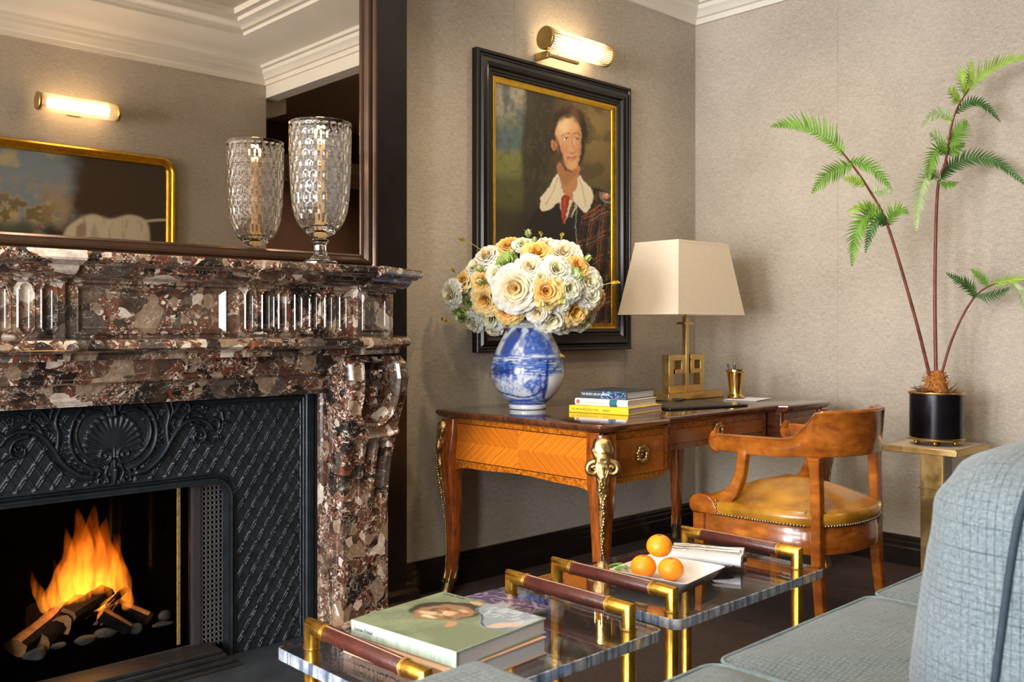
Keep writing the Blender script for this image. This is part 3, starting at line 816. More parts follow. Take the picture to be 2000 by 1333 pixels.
st(spiral(60, 162, 20, 6, 180, -150, 16), 11, 8, 1.2, 0)
st([(245, 10), (240, -60), (250, -120), (225, -180), (180, -215), (135, -205), (120, -180)], 19, 11, 1.15)
st(spiral(138, -186, 20, 6, -120, 200, 16), 10, 8, 1.1, 0)
st([(20, -150), (45, -190), (80, -200), (110, -185)], 16, 8, 1.1)
st([(0, -130), (0, -175)], 24, 12, 1.3)
st([(0, -180), (18, -215), (45, -222)], 12, 6, 1.1); st([(0, -185), (4, -225)], 13, 7, 1.2); st([(6, -190), (34, -200), (58, -214)], 9, 5, .9)
st([(250, -80), (270, -130), (262, -170), (285, -190)], 14, 9, 1.1)
st(spiral(272, -190, 16, 6, 90, 420, 14), 11, 9, 1.2, 0)
st([(275, -120), (310, -165), (345, -160), (352, -130)], 15, 9, 1.15); st(spiral(338, -142, 14, 5, -60, 260, 12), 9, 8, 1.1, 0)
st([(300, -60), (330, -110), (380, -118), (420, -100)], 18, 8, 1.1)
st([(350, -125), (395, -150), (430, -140)], 13, 7, 1.0); st(spiral(425, -138, 14, 6, 0, 330, 12), 9, 9, 1.1, 0)
st([(360, -60), (410, -45), (430, 0), (405, 28), (375, 18), (372, -8)], 17, 9, 1.2)
st(spiral(392, -12, 18, 6, 0, 330, 12), 10, 9, 1.2, 0)
st([(440, -60), (475, -80), (500, -62), (494, -30), (470, -28)], 16, 10, 1.15)
st([(420, 20), (455, 36), (480, 22)], 13, 8, 1.1); st(spiral(500, 8, 11, 5, 0, 330, 10), 9, 8, 1.1, 0)
st([(520, -70), (512, -110)], 14, 7, 1.2); st([(524, -70), (560, -52)], 7, 4, .8)
for k in range(5): st([(262 + k * 22, -20 - k * 14), (250 + k * 24, -58 - k * 10), (262 + k * 26, -84 - k * 6)], 9, 4, .8)
st([(0, 78), (0, 110)], 16, 12, 1.2); st([(0, 118), (0, 165)], 26, 14, 1.4); st([(0, 172), (0, 182)], 13, 9, 1.2)
st([(28, 100), (40, 130), (28, 165), (44, 178)], 14, 10, 1.2)
gx = np.arange(-600, 601, 3.2); gz = np.arange(-235, 205, 3.2)
GX, GZ = np.meshgrid(gx, gz); AX = np.abs(GX); hh = np.zeros(GX.shape)
for pts, w0, w1, H in strokes:
    px = [p[0] for p in pts]; pz = [p[1] for p in pts]; mg = max(w0, w1)
    mk = (AX > min(px) - mg) & (AX < max(px) + mg) & (GZ > min(pz) - mg) & (GZ < max(pz) + mg)
    if not mk.any(): continue
    d, t_ = seg_dist(AX[mk], GZ[mk], pts); wd = (w0 + (w1 - w0) * t_) * .62
    v = np.sqrt(np.clip(1 - (d / wd) ** 2, 0, 1)) * (wd * .55 + 6) * H
    hh[mk] = np.maximum(hh[mk], v)
fill = (np.hypot(AX / 150, (GZ + 30) / 150) < 1)
hh = np.where(fill, np.maximum(hh, 5 + 4 * np.cos(np.clip(np.hypot(AX, GZ + 20) / 150, 0, 1) * PI)), hh)
keep = (hh[:-1, :-1] > 0) | (hh[1:, 1:] > 0) | (hh[:-1, 1:] > 0) | (hh[1:, :-1] > 0)
m = grid_mesh(CC[0] + GX * U, IY - .002 - hh * U * 1.6, CC[1] - GZ * U, keep)
obj('shell_cartouche', m, MT['iron'], fp, smooth=80)
# ---- perforated side grilles, door frame, glass, firebox
for s_ in (1, -1):
    m = M()
    x0, x1 = 1.322, 1.422
    def mx(x): return OXC + s_ * (x - OXC)
    nx, nz = 7, 34
    for i in range(nx + 1):
        x = x0 + (x1 - x0) * i / nx; m.box(mx(x) - .0021, 2.868, .04, mx(x) + .0021, 2.873, .60)
    for j in range(nz + 1):
        z = .05 + .54 * j / nz; m.box(min(mx(x0), mx(x1)), 2.868, z - .0021, max(mx(x0), mx(x1)), 2.873, z + .0021)
    obj('perforated_grille', m, MT['grille'], fp, smooth=20)
    m = M().box(min(mx(x0), mx(x1)), 2.90, .03, max(mx(x0), mx(x1)), 2.905, .61)
    obj('grille_backing', m, MT['iron_dull'], fp)
m = M()
dx0, dx1 = OXC - .283, OXC + .283
fr = [(0, 0), (-.004, .018), (.006, .022), (.026, .022), (.030, .012), (.036, .012), (.038, 0)]
m.sweep([(dx0, .055), (dx1, .055), (dx1, .60), (dx0, .60)], fr, lambda x, z, h: (x, 2.885 - h, z), True, -1)
obj('door_frame', m, MT['steel_dark'], fp, smooth=30)
m = M()
for x in (dx1 - .040,): obj('fibre_seal', M().box(x, 2.8885, .06, x + .012, 2.897, .60), MT['seal'], fp, bevel=.003)
obj('glass_door', M().box(dx0, 2.884, .055, dx1, 2.888, .60), MT['stove_pane'], fp)
m = M()
m.box(.68, 2.89, .03, 1.36, 3.40, .05); m.box(.72, 3.36, .05, 1.34, 3.40, .80); m.box(.70, 2.90, .05, .72, 3.40, .80); m.box(1.34, 2.90, .05, 1.36, 3.40, .80); m.box(.70, 2.90, .80, 1.36, 3.40, .82)
obj('firebox', m, MT['soot'], fp)
m = M()                                                       # stepped fender below the door
for x0, y0, z0, z1 in ((.70, 2.765, .045, .058), (.69, 2.755, .030, .045), (.675, 2.735, .018, .030), (.66, 2.715, .008, .018)):
    m.box(x0, y0, z0, 2 * OXC - x0, 2.87, z1)
obj('fender', m, MT['iron_dull'], fp, bevel=.003)
obj('hearth_slab', M().box(.30, 2.30, .0005, 1.88, 2.83, .010), MT['slate'], fp, bevel=.002)

# ------------------------------------------------------------------ logs, stones and flames
def log(p, q, r, label, seed, wood=False, flat=False):
    rnd = random.Random(seed); p, q = Vector(p), Vector(q); t = (q - p).normalized(); a = t.cross(Vector((0, 0, 1))).normalized(); b = a.cross(t)
    n = 12; base = [r * (1 + rnd.uniform(-.18, .18)) for _ in range(n)]
    if flat:
        for j in range(n):
            ang = 2 * PI * j / n
            if math.sin(ang) > .1: base[j] *= .62
    rings = []
    for i in range(7):
        c = p.lerp(q, i / 6)
        rings.append([c + (a * math.cos(2 * PI * j / n) + b * math.sin(2 * PI * j / n)) * base[j] * (1 + rnd.uniform(-.07, .07)) for j in range(n)])
    m = M().loft(rings, False)
    m.add(rings[0], [tuple(range(n))], 1); m.add(rings[-1], [tuple(range(n))], 1)
    if flat:
        k = len(m.f); m.mi = [1 if (f[0] % n) in (1, 2, 3, 4) and i < 6 * n else v for i, (f, v) in enumerate(zip(m.f, m.mi))]
    o = obj('log', m, [MT['log_bark'], MT['log_wood']], smooth=50)
    tag(o, label, 'log', 'logs in the fire'); return o
LG = [((30, 1262, 2.96), (125, 1186, 3.10), .034, 'long split log leaning at the far left of the fire', 0, True),
      ((75, 1255, 2.99), (160, 1180, 3.10), .036, 'blackened log leaning behind the long split log', 0, False),
      ((120, 1222, 3.00), (122, 1205, 3.10), .030, 'short log with its pale sawn end facing the glass', 1, False),
      ((133, 1205, 3.02), (208, 1158, 3.10), .027, 'charred log rising across the middle of the fire', 2, False),
      ((198, 1196, 3.00), (252, 1226, 2.98), .024, 'split golden log lying in front of the centre', 3, True),
      ((232, 1180, 3.10), (292, 1205, 3.02), .028, 'split log lying at the right side of the fire', 4, True),
      ((60, 1205, 3.20), (150, 1185, 3.24), .034, 'dark log lying at the back left of the fire', 5, False),
      ((170, 1190, 3.22), (265, 1185, 3.20), .032, 'dark log lying at the back right of the fire', 6, False),
      ((212, 1185, 3.02), (246, 1150, 3.12), .012, 'thin charred branch standing right of the centre', 7, False)]
for a_, b_, r_, lab, sd, fl in LG: log(PY(*a_), PY(*b_), r_, lab, sd, flat=fl)
def rock(c, r, sc_, label, seed):
    bm = bmesh.new(); bmesh.ops.create_icosphere(bm, subdivisions=3, radius=1); rnd = random.Random(seed)
    dirs = [Vector((rnd.gauss(0, 1), rnd.gauss(0, 1), rnd.gauss(0, 1))).normalized() for _ in range(13)]; offs = [rnd.uniform(.62, .95) for _ in dirs]
    m = M(); vs = []
    for v in bm.verts:
        p = v.co.normalized(); k = 1
        for d_, o_ in zip(dirs, offs):
            q = p.dot(d_)
            if q > .05: k = min(k, o_ / q)
        vs.append((c[0] + p.x * k * r * sc_[0], c[1] + p.y * k * r * sc_[1], c[2] + p.z * k * r * sc_[2]))
    fs = [tuple(v.index for v in f.verts) for f in bm.faces]; bm.free()
    o = obj('stone', m.add(vs, fs), MT['stone'], smooth=35); tag(o, label, 'stone', 'grey stones around the fire')
for (u, v, y, r_, sc_, lab) in [(68, 1278, 2.95, .030, (1.3, .8, .7), 'dark flat stone at the left end of the fire'), (168, 1252, 2.97, .026, (1.4, .8, .65), 'rounded grey stone left of centre before the logs'),
                          (205, 1238, 2.98, .027, (1.4, .8, .7), 'angular grey stone in the middle before the logs'), (264, 1229, 2.99, .020, (1.3, .8, .9), 'small pale stone right of the split golden log'),
                          (322, 1203, 3.02, .020, (1.2, .8, .9), 'pale stone at the right end of the fire'), (318, 1220, 2.97, .020, (1.8, .8, .45), 'low dark stone by the right door frame'), (112, 1262, 2.95, .018, (1.5, .8, .5), 'flat stone under the sawn log end')]:
    rock(PY(u, v, y), r_, sc_, lab, int(u))
tw = M()
for k in range(7):
    rnd = random.Random(k + 50); p = PY(180 + rnd.uniform(0, 30), 1222, 3.0); q = PY(222 + rnd.uniform(-10, 14), 1172 + rnd.uniform(-4, 14), 3.03)
    mid = p.lerp(q, .5) + Vector((0, -.01, rnd.uniform(-.012, .02)))
    tw.tube([Vector(a) for a in smooth_pts([tuple(p), tuple(mid), tuple(q)], 4)], .0025, 6)
tag(obj('twigs', tw, MT['root']), 'tangle of dry twigs lying across the logs', 'twigs', kind='stuff')
def mk_flame(name, low, high, k):
    m = bpy.data.materials.new(name); m.use_nodes = True; t = NT(m)
    for n in list(t.n): t.n.remove(n)
    o = t.nd('OutputMaterial'); tc = t.nd('TexCoord'); s = t.nd('SeparateXYZ', {0: tc.outputs['Generated']})
    ob = t.nd('Mapping', {0: tc.outputs['Object']}); ob.inputs['Scale'].default_value = (1, 1, .28)
    n = t.noise(ob.outputs[0], 38, 2, 0.5, 0.5)
    streak = t.ramp(n.outputs[0], [(0.32, (0.12,) * 3), (0.68, (1, 1, 1))])
    fade = t.ramp(s.outputs[2], [(0.0, (1.0,) * 3), (0.55, (0.55,) * 3), (1.0, (0.10,) * 3)])
    st_ = t.math('MULTIPLY', t.math('MULTIPLY', streak, fade), k)
    col = t.ramp(s.outputs[2], [(0.0, low), (0.8, high)])
    e = t.nd('Emission', {'Color': col, 'Strength': st_}); t.l.new(e.outputs[0], o.inputs['Volume'])
    return m
FM = mk_flame('flame_gas', (1.0, 0.30, 0.022), (1.0, 0.15, 0.006), 46)
fl = thing('fire', 'orange flames rising from the burning logs behind the glass door', 'fire', PY(165, 1200, 3.10))
def flame(pts, w_, y, seed):
    rnd = random.Random(seed); P_ = [PY(u, v, y) for u, v in pts]; P_ = [Vector(p) for p in smooth_pts([tuple(p) for p in P_], 4)]
    n = len(P_); rad = []
    for i in range(n):
        t = i / (n - 1); rad.append(max(.0008, w_ * (math.sin(PI * min(1, t * 1.0) ** .62) * .85 + .30 * (1 - t)) * (1 + .08 * math.sin(i * 1.7 + seed))))
    rad[-1] = .0006
    obj('flame', M().tube(P_, rad, 14, flat=(1.0, .6), up=(1, 0, 0)), FM, fl, smooth=180)
for pts, w_, y, sd in [([(150, 1195), (148, 1130), (160, 1060), (150, 990)], .050, 3.10, 1), ([(175, 1195), (180, 1120), (178, 1050), (185, 985)], .052, 3.13, 2), ([(120, 1195), (118, 1150), (135, 1090), (128, 1030)], .036, 3.08, 3),
                       ([(205, 1190), (212, 1130), (200, 1060), (208, 1010)], .046, 3.12, 4), ([(232, 1190), (240, 1150), (228, 1090), (224, 1040)], .030, 3.10, 5), ([(90, 1200), (76, 1160), (66, 1140), (62, 1115)], .016, 3.06, 6),
                       ([(105, 1200), (98, 1170), (112, 1130), (104, 1090)], .024, 3.10, 7), ([(160, 1200), (150, 1160), (168, 1120), (160, 1075)], .040, 3.06, 8), ([(190, 1195), (196, 1160), (188, 1110), (196, 1070)], .038, 3.08, 9),
                       ([(245, 1195), (250, 1170), (240, 1140), (246, 1110)], .018, 3.06, 10), ([(215, 1185), (222, 1110), (232, 1060), (228, 1035)], .012, 3.16, 11)]:
    flame(pts, w_, y, sd)
pl = bpy.data.lights.new('fire_glow', 'POINT'); pl.energy = 2.2; pl.color = (1, .42, .10); pl.shadow_soft_size = .08
po = bpy.data.objects.new('fire_glow', pl); C.objects.link(po); po.location = PY(165, 1130, 3.02)

# ------------------------------------------------------------------ overmantel mirror
mr = thing('overmantel_mirror', 'large wall mirror in a ribbed bronzed black frame standing on the mantel shelf', 'mirror', (FPC, 2.78, 1.266))
mx0, mx1, mz0, mz1 = 2 * FPC - 1.962, 1.962, 1.266, 2.52
fr = [(0, 0), (0, .030), (.004, .036), (.012, .038), (.018, .034), (.022, .026), (.026, .026), (.032, .031), (.040, .030), (.047, .022), (.052, .018), (.056, .019), (.062, .016), (.064, .008), (.066, .004)]
obj('frame', M().sweep([(mx0, mz0), (mx1, mz0), (mx1, mz1), (mx0, mz1)], fr, lambda x, z, h: (x, 2.795 - h, z), True, 1), MT['bronze_frame'], mr, smooth=30)
obj('mirror_glass', M().add([(mx0 + .06, 2.785, mz0 + .06), (mx1 - .06, 2.785, mz0 + .06), (mx1 - .06, 2.785, mz1 - .06), (mx0 + .06, 2.785, mz1 - .06)], [(0, 1, 2, 3)]), MT['mirror'], mr, flat=True)

# ------------------------------------------------------------------ crystal hurricane vase and candle
vc = Vector((1.606, 2.575, 1.2645))
hv = thing('hurricane_vase', 'tall dimpled crystal hurricane vase on a faceted foot on the mantel shelf', 'vase', vc)
zs_ = np.linspace(.088, .452, 120); prof = []
def rad_v(z): return float(np.interp(z, [.088, .10, .12, .145, .18, .23, .30, .38, .452], [.016, .040, .062, .077, .087, .0925, .096, .0975, .0985]))
n = 192; rings = []
for z in zs_:
    ring = []
    for j in range(n):
        th = 2 * PI * j / n; row = z / .032; k = th / (2 * PI) * 24 + (.5 if int(row) % 2 else 0)
        a_ = (k - round(k)) * 2; b_ = (row - math.floor(row) - .5) * 2
        dd = max(0, 1 - (a_ * a_ * 1.2 + b_ * b_ * .8)); f_ = dd * (1 if .115 < z < .437 else 0)
        r_ = rad_v(z) - .0032 * f_
        ring.append((vc.x + r_ * math.cos(th), vc.y + r_ * math.sin(th), vc.z + z))
    rings.append(ring)
inn = [[(vc.x + (rad_v(z) - .0055) * math.cos(2 * PI * j / n), vc.y + (rad_v(z) - .0055) * math.sin(2 * PI * j / n), vc.z + z + (.0 if z > .12 else .008)) for j in range(n)] for z in zs_[::-1][:-6]]
m = M().loft(rings + inn, True)
obj('bowl', m, MT['crystal'], hv, smooth=60)
ft = [(.056, 0), (.056, .012), (.050, .016), (.034, .022), (.024, .034), (.019, .050), (.019, .066), (.026, .076), (.030, .080), (.026, .084), (.018, .088)]
m = M()
rings = []
for r_, z in ft:
    k = 10 if z < .03 else 10
    rings.append([(vc.x + r_ * math.cos(2 * PI * j / k + .2), vc.y + r_ * math.sin(2 * PI * j / k + .2), vc.z + z) for j in range(k)])
obj('foot', m.loft(rings), MT['crystal'], hv, smooth=20, flat=True)
cd = thing('candle', 'slim lit ivory candle standing inside the crystal hurricane vase', 'candle', (vc.x, vc.y, vc.z + .10))
wax, t_ = pm('ivory_wax', (0.90, 0.70, 0.42), 0.4); t_.b.inputs['Subsurface Weight'].default_value = .5; t_.b.inputs['Subsurface Radius'].default_value = (.02, .01, .005)
t_.b.inputs['Emission Color'].default_value = (1, .55, .2, 1); t_.b.inputs['Emission Strength'].default_value = 0.35
obj('wax', M().lathe([(.016, 0), (.017, .02), (.011, .04), (.0105, .17), (.010, .270), (.004, .274)], (vc.x, vc.y, vc.z + .112), 20), wax, cd)
obj('wick', M().rod((vc.x, vc.y, vc.z + .384), (vc.x, vc.y, vc.z + .394), .0012, 6), MT['black'], cd)
obj('candle_flame', M().lathe([(.0015, 0), (.0075, .010), (.0085, .018), (.005, .032), (.0008, .048)], (vc.x, vc.y, vc.z + .388), 14), mk_emit('candle_flame_light', (1.0, .50, .12), 60), cd)
pl = bpy.data.lights.new('candle_light', 'POINT'); pl.energy = 1.0; pl.color = (1, .6, .25); pl.shadow_soft_size = .012
po = bpy.data.objects.new('candle_light', pl); C.objects.link(po); po.location = (vc.x, vc.y, vc.z + .43)

# ------------------------------------------------------------------ picture lights (ribbed glass tubes with brass caps)
def sconce(label, xa, xb, ywall, z, sgn, bracket):
    """sgn -1: on the back wall (projects to -Y); +1: on the front wall"""
    cy_ = ywall + sgn * .085
    t = thing('wall_light', label, 'wall light', ((xa + xb) / 2, ywall, z), 'tubular wall lights')
    r_ = .052
    for a_, b_ in ((xa - .012, xa + .006), (xb - .006, xb + .012)):
        m = M(); n = 28
        m.loft([[(x, cy_ + q * math.cos(2 * PI * j / n), z + q * math.sin(2 * PI * j / n)) for j in range(n)] for x, q in ((a_, r_ * .96), (a_ + .002, r_), (b_ - .002, r_), (b_, r_ * .96))])
        obj('end_cap', m, MT['brass_satin'], t, smooth=30)
    m = M(); k = 26
    for j in range(k):
        an = 2 * PI * j / k; m.rod((xa, cy_ + .046 * math.cos(an), z + .046 * math.sin(an)), (xb, cy_ + .046 * math.cos(an), z + .046 * math.sin(an)), .0042, 8)
    g = bpy.data.materials.new('ribbed_glass'); g.use_nodes = True; gt = NT(g)
    for nd_ in list(gt.n): gt.n.remove(nd_)
    go = gt.nd('OutputMaterial'); tr = gt.nd('BsdfTransparent'); tr.inputs[0].default_value = (1, .95, .86, 1); tl_ = gt.nd('BsdfTranslucent'); tl_.inputs[0].default_value = (.95, .90, .82, 1); gl = gt.nd('BsdfGlossy', {'Roughness': .08})
    m1 = gt.nd('MixShader', {0: .60, 1: tr.outputs[0], 2: tl_.outputs[0]}); fr_ = gt.nd('Fresnel', {'IOR': 1.5}); m2 = gt.nd('MixShader', {0: fr_.outputs[0], 1: m1.outputs[0], 2: gl.outputs[0]}); gt.l.new(m2.outputs[0], go.inputs[0])
    obj('glass_rods', m, g, t)
    m = M()
    obj('bulb', m.rod((xa + .05, cy_, z), (xb - .05, cy_, z), .030, 20), MT['bulb'], t)
    if bracket:
        m = M(); xm = (xa + xb) / 2
        m.box(xa + .01, cy_ - .018, z - .082, xa + .20, cy_ + .002, z - .068); m.box(xa + .01, min(cy_, ywall), z - .082, xa + .03, max(cy_, ywall), z - .05)
        obj('bracket', m, MT['brass_satin'], t, bevel=.002)
    m = M(); xm = (xa + xb) / 2; m.box(xm - .04, min(ywall, ywall + sgn * .012), z - .04, xm + .04, max(ywall, ywall + sgn * .012), z + .04); m.box(xm - .01, min(cy_ - sgn * .046, ywall), z - .01, xm + .01, max(cy_ - sgn * .046, ywall), z + .01)
    obj('wall_plate', m, MT['brass_satin'], t, bevel=.002)
sconce('ribbed glass tube wall light with brass caps above the portrait', 2.975, 3.375, WY, 2.355, -1, True)
sconce('ribbed glass tube wall light above the gold framed landscape, seen in the mirror', 1.70, 2.13, CY, 2.345, 1, False)
# ------------------------------------------------------------------ portrait in a ribbed black frame
px0, px1, pz0, pz1 = 2.613, 3.632, .963, 2.255
pt = thing('portrait_painting', 'oil portrait of a man with white collar and red tie in a ribbed black frame', 'painting', ((px0 + px1) / 2, WY, pz0))
fr = [(0, 0), (0, .030), (.004, .034), (.014, .034), (.018, .026), (.024, .024), (.034, .036), (.050, .040), (.064, .034), (.072, .022), (.080, .020), (.088, .026), (.096, .026), (.104, .016)]
obj('frame', M().sweep([(px0, pz0), (px1, pz0), (px1, pz1), (px0, pz1)], fr, lambda x, z, h: (x, WY - .001 - h, z), True, 1), MT['ebony'], pt, smooth=30)
fr2 = [(.100, .004), (.100, .020), (.104, .022), (.116, .014), (.124, .012), (.126, .008)]
obj('gilt_liner', M().sweep([(px0, pz0), (px1, pz0), (px1, pz1), (px0, pz1)], fr2, lambda x, z, h: (x, WY - .001 - h, z), True, 1), MT['goldleaf'], pt, smooth=30)
nx, nz = 300, 400
gx = np.linspace(px0 + .118, px1 - .118, nx); gz = np.linspace(pz0 + .118, pz1 - .118, nz)
X, Z = np.meshgrid(gx, gz); yy = WY - .009
d_ = FW[0] * X + FW[1] * yy; U_ = 1000 + F * (RT[0] * X + RT[1] * yy) / d_; V_ = 640 + F * (CAMZ - Z) / d_
# composition laid out in sheet units (about a quarter centimetre each)
p = Paint(U_.ravel(), V_.ravel(), '#3a2f1c', 5.0, .16)
x_, y_ = p.X, p.Y
n1 = fbm(x_ / 26, y_ / 30, 1); n2 = fbm(x_ / 7, y_ / 12, 5)
# warm brown ground, lighter behind the head
p.put(np.exp(-(((x_ - 1165) / 62) ** 2 + ((y_ - 235) / 130) ** 2)), '#86703e', .9)
p.put(sst(.45, .7, n1) * (x_ > 1100), '#2a2114', .5)
# landscape at left
m1 = sst(1052, 1030, x_ + 14 * (n1 - .5) * 2)
p.put(m1, '#6d7362'); p.put(m1 * sst(250, 205, y_), '#a59c84', .9); p.put(m1 * sst(.45, .65, n1) * sst(300, 260, y_), '#4f5a5a', .8)
p.put(m1 * sst(240, 262, y_) * sst(300, 284, y_), '#4a5f62', .7)
p.put(m1 * sst(290, 305, y_), '#75743a', .9); p.put(m1 * sst(330, 360, y_), '#4b4c26', .9); p.put(m1 * sst(380, 440, y_), '#33301c', .95)
p.put(m1 * sst(.5, .8, n2), '#2f3220', .35)
# tree trunk
p.poly([(1032, 150), (1070, 160), (1082, 200), (1074, 260), (1070, 330), (1052, 420), (1030, 520), (1005, 520), (1022, 400), (1018, 300), (1024, 220)], '#2f2919', 6, .95, 3)
p.put(sst(.5, .75, n2) * sst(1010, 1025, x_) * sst(1085, 1065, x_) * sst(430, 380, y_), '#5a4f30', .4)
p.put(sst(440, 520, y_) * sst(1030, 1010, x_), '#3c3420', .5)
# coat
p.poly([(1088, 352), (1062, 392), (1034, 432), (1014, 490), (1002, 560), (996, 660), (1225, 660), (1224, 470), (1212, 410), (1196, 382), (1158, 366), (1120, 372)], '#14100b', 3, 1, 3)
p.put(sst(.5, .7, n1) * sst(400, 430, y_) * (x_ < 1120), '#221a10', .5)
# plaid over the far shoulder
pm_ = Paint(x_, y_, '#000000'); mask = pm_.poly([(1126, 470), (1150, 400), (1172, 372), (1200, 388), (1214, 430), (1226, 520), (1226, 650), (1150, 650), (1120, 560)], '#ffffff', 4, 1, 3)
p.put(mask, '#19160d', .9)
for k in range(5):
    a_ = 1128 + k * 21
    for o_, c_, w_ in ((0, '#8d4a2a', 3), (5, '#6a2f1c', 2), (-5, '#a88b58', 1)):
        q = Paint(x_, y_, '#000000'); q.line([(a_ + o_ - 4, 650), (a_ + o_, 520), (a_ + o_ + 8, 430), (a_ + o_ + 22, 375)], w_, '#ffffff'); p.put(q.c[:, 0] * mask * sst(.3, .6, n2), c_, .75)
for k in range(6):
    b_ = 408 + k * 44
    for o_, c_, w_ in ((0, '#94492c', 4), (8, '#7f9a8c', 1.6), (14, '#7a2c20', 3)):
        q = Paint(x_, y_, '#000000'); q.line([(1112, b_ + o_ + 22), (1150, b_ + o_ + 16), (1180, b_ + o_), (1228, b_ + o_ - 8)], w_, '#ffffff'); p.put(q.c[:, 0] * mask * sst(.3, .6, n2), c_, .7)
p.line([(1127, 410), (1124, 450), (1130, 492)], 1.6, '#8e9a8a', .6, .9)
p.line([(1136, 424), (1158, 410), (1174, 400)], 2, '#a4572f', .6, .9)
# hair behind the head
for cx_, cy_, rx_, ry_ in ((1088, 240, 10, 15), (1081, 262, 8, 18), (1079, 288, 6, 14), (1098, 223, 13, 8), (1118, 219, 15, 7), (1134, 234, 9, 15), (1139, 262, 7, 22), (1138, 292, 5, 14)):
    p.ell(cx_, cy_, rx_, ry_, '#1f150c', .5, .85)
for cx_, cy_ in ((1071, 276), (1074, 252), (1082, 226), (1104, 208), (1128, 210), (1147, 244), (1150, 274)):
    p.line(spiral(cx_, cy_, 7, 2, 0, 320, 9), 2, '#3a2a18', .8, .7, 0)
for k in range(46):
    rk = random.Random(k); an = R(rk.uniform(165, 375)); rx_ = rk.uniform(26, 35); cx_, cy_ = 1110 + rx_ * math.cos(an), 262 + rk.uniform(40, 54) * math.sin(an)
    if cy_ > 300: continue
    p.line(spiral(cx_, cy_, rk.uniform(4, 8), 2, rk.uniform(0, 360), rk.uniform(400, 560), 8), rk.uniform(1.8, 3), rk.choice(['#2c1d10', '#3f2a17', '#20150c', '#4c3520']), .9, .85, 0)
# neck
p.poly([(1090, 318), (1092, 350), (1100, 386), (1112, 400), (1124, 372), (1131, 340), (1128, 322)], '#b98255', 2.5, 1, 3)
p.poly([(1090, 322), (1094, 350), (1104, 362), (1118, 350), (1130, 332)], '#8d5c3a', 5, .5, 3)
# face
face = [(1088, 246), (1093, 232), (1104, 224), (1118, 226), (1129, 238), (1135, 258), (1134, 282), (1133, 304), (1128, 322), (1119, 332), (1108, 329), (1098, 316), (1091, 300), (1087, 280), (1085, 258)]
p.poly(face, '#d3a070', 1.8, 1, 4)
p.ell(1109, 244, 17, 15, '#e6bd8b', .5, .8); p.ell(1102, 292, 9, 12, '#c8805a', .6, .55); p.ell(1128, 292, 6, 10, '#bd7a52', .6, .45)
p.poly([(1128, 230), (1135, 258), (1134, 300), (1126, 326), (1130, 300), (1129, 262)], '#9a6840', 3, .55, 3)
p.ell(1114, 322, 8, 6, '#dba878', .5, .6)
p.ell(1081, 284, 5, 11, '#c0805a', .2, 1, -8); p.ell(1081.5, 284, 2.4, 7, '#8b5236', .3, .8, -8)
# sideburns
p.poly([(1086, 266), (1090, 292), (1093, 312), (1100, 326), (1108, 335), (1103, 322), (1098, 300), (1092, 282)], '#261a10', 2.2, .95, 3)
p.poly([(1091, 306), (1098, 322), (1110, 334), (1118, 336), (1106, 326), (1099, 312)], '#2d1f13', 2.5, .8, 3)
p.poly([(1135, 270), (1136, 296), (1130, 318), (1133, 322), (1140, 300), (1140, 270)], '#261a10', 2, .9, 3)
# brows, eyes, nose, mouth
p.line([(1097, 266), (1103, 261), (1111, 262)], 2.4, '#6a4226', .8, .85); p.line([(1120, 262), (1127, 260), (1132, 264)], 2.2, '#6a4226', .8, .85)
for ex, w_ in ((1105, 6), (1126, 4.6)):
    p.ell(ex, 271, w_, 3.6, '#a87350', .5, .6); p.ell(ex, 271.5, w_ - 1, 2.3, '#e8dcc6', .3, .95); p.ell(ex + 1.2, 271.3, 2.1, 2.3, '#32241a', .25, .95)
    p.line([(ex - w_, 271), (ex, 268.2), (ex + w_, 271)], 1.1, '#4a2c1a', .6, .9)
p.line([(1116, 266), (1118, 280), (1121, 292)], 1.7, '#a06a44', .8, .7); p.line([(1120, 270), (1121, 284)], 2.2, '#ecc69a', 1.2, .7)
p.line([(1112, 297), (1117, 300), (1123, 297)], 2, '#8a4f34', .8, .8)
p.line([(1108, 308), (1114, 306), (1119, 307), (1126, 306)], 2.3, '#a2503c', .7, .9); p.line([(1110, 311), (1117, 313), (1124, 310)], 2.6, '#c4745a', .9, .8); p.line([(1108, 309), (1117, 309.5), (1126, 308)], .9, '#5e2a20', .5, .8)
# collar, shirt, tie
p.poly([(1093, 352), (1100, 380), (1112, 398), (1128, 378), (1131, 350), (1140, 372), (1118, 425), (1098, 420), (1086, 380)], '#c8bda2', 1.5, .9)
p.poly([(1089, 340), (1072, 366), (1056, 388), (1058, 412), (1076, 408), (1092, 394), (1104, 384), (1096, 366)], '#e2d6b8', 1.5, 1, 3)
p.poly([(1131, 342), (1142, 356), (1158, 372), (1157, 396), (1144, 416), (1130, 402), (1117, 386), (1126, 366)], '#e2d6b8', 1.5, 1, 3)
p.line([(1090, 346), (1082, 372), (1066, 400)], 2.5, '#a8977a', 1.4, .6); p.line([(1132, 350), (1140, 376), (1143, 404)], 2.5, '#a8977a', 1.4, .6)
p.poly([(1098, 384), (1106, 382), (1114, 387), (1110, 400), (1106, 425), (1100, 438), (1096, 410), (1095, 394)], '#9c2c1e', 1.2, 1, 3); p.line([(1103, 388), (1102, 404), (1100, 424)], 2, '#d06a4c', 1, .6)
p.poly([(1112, 392), (1122, 388), (1112, 412), (1103, 436)], '#d8cdb4', 1.2, .9)
p.poly([(1118, 392), (1124, 398), (1110, 440), (1104, 440)], '#14100b', 1.2, .9)
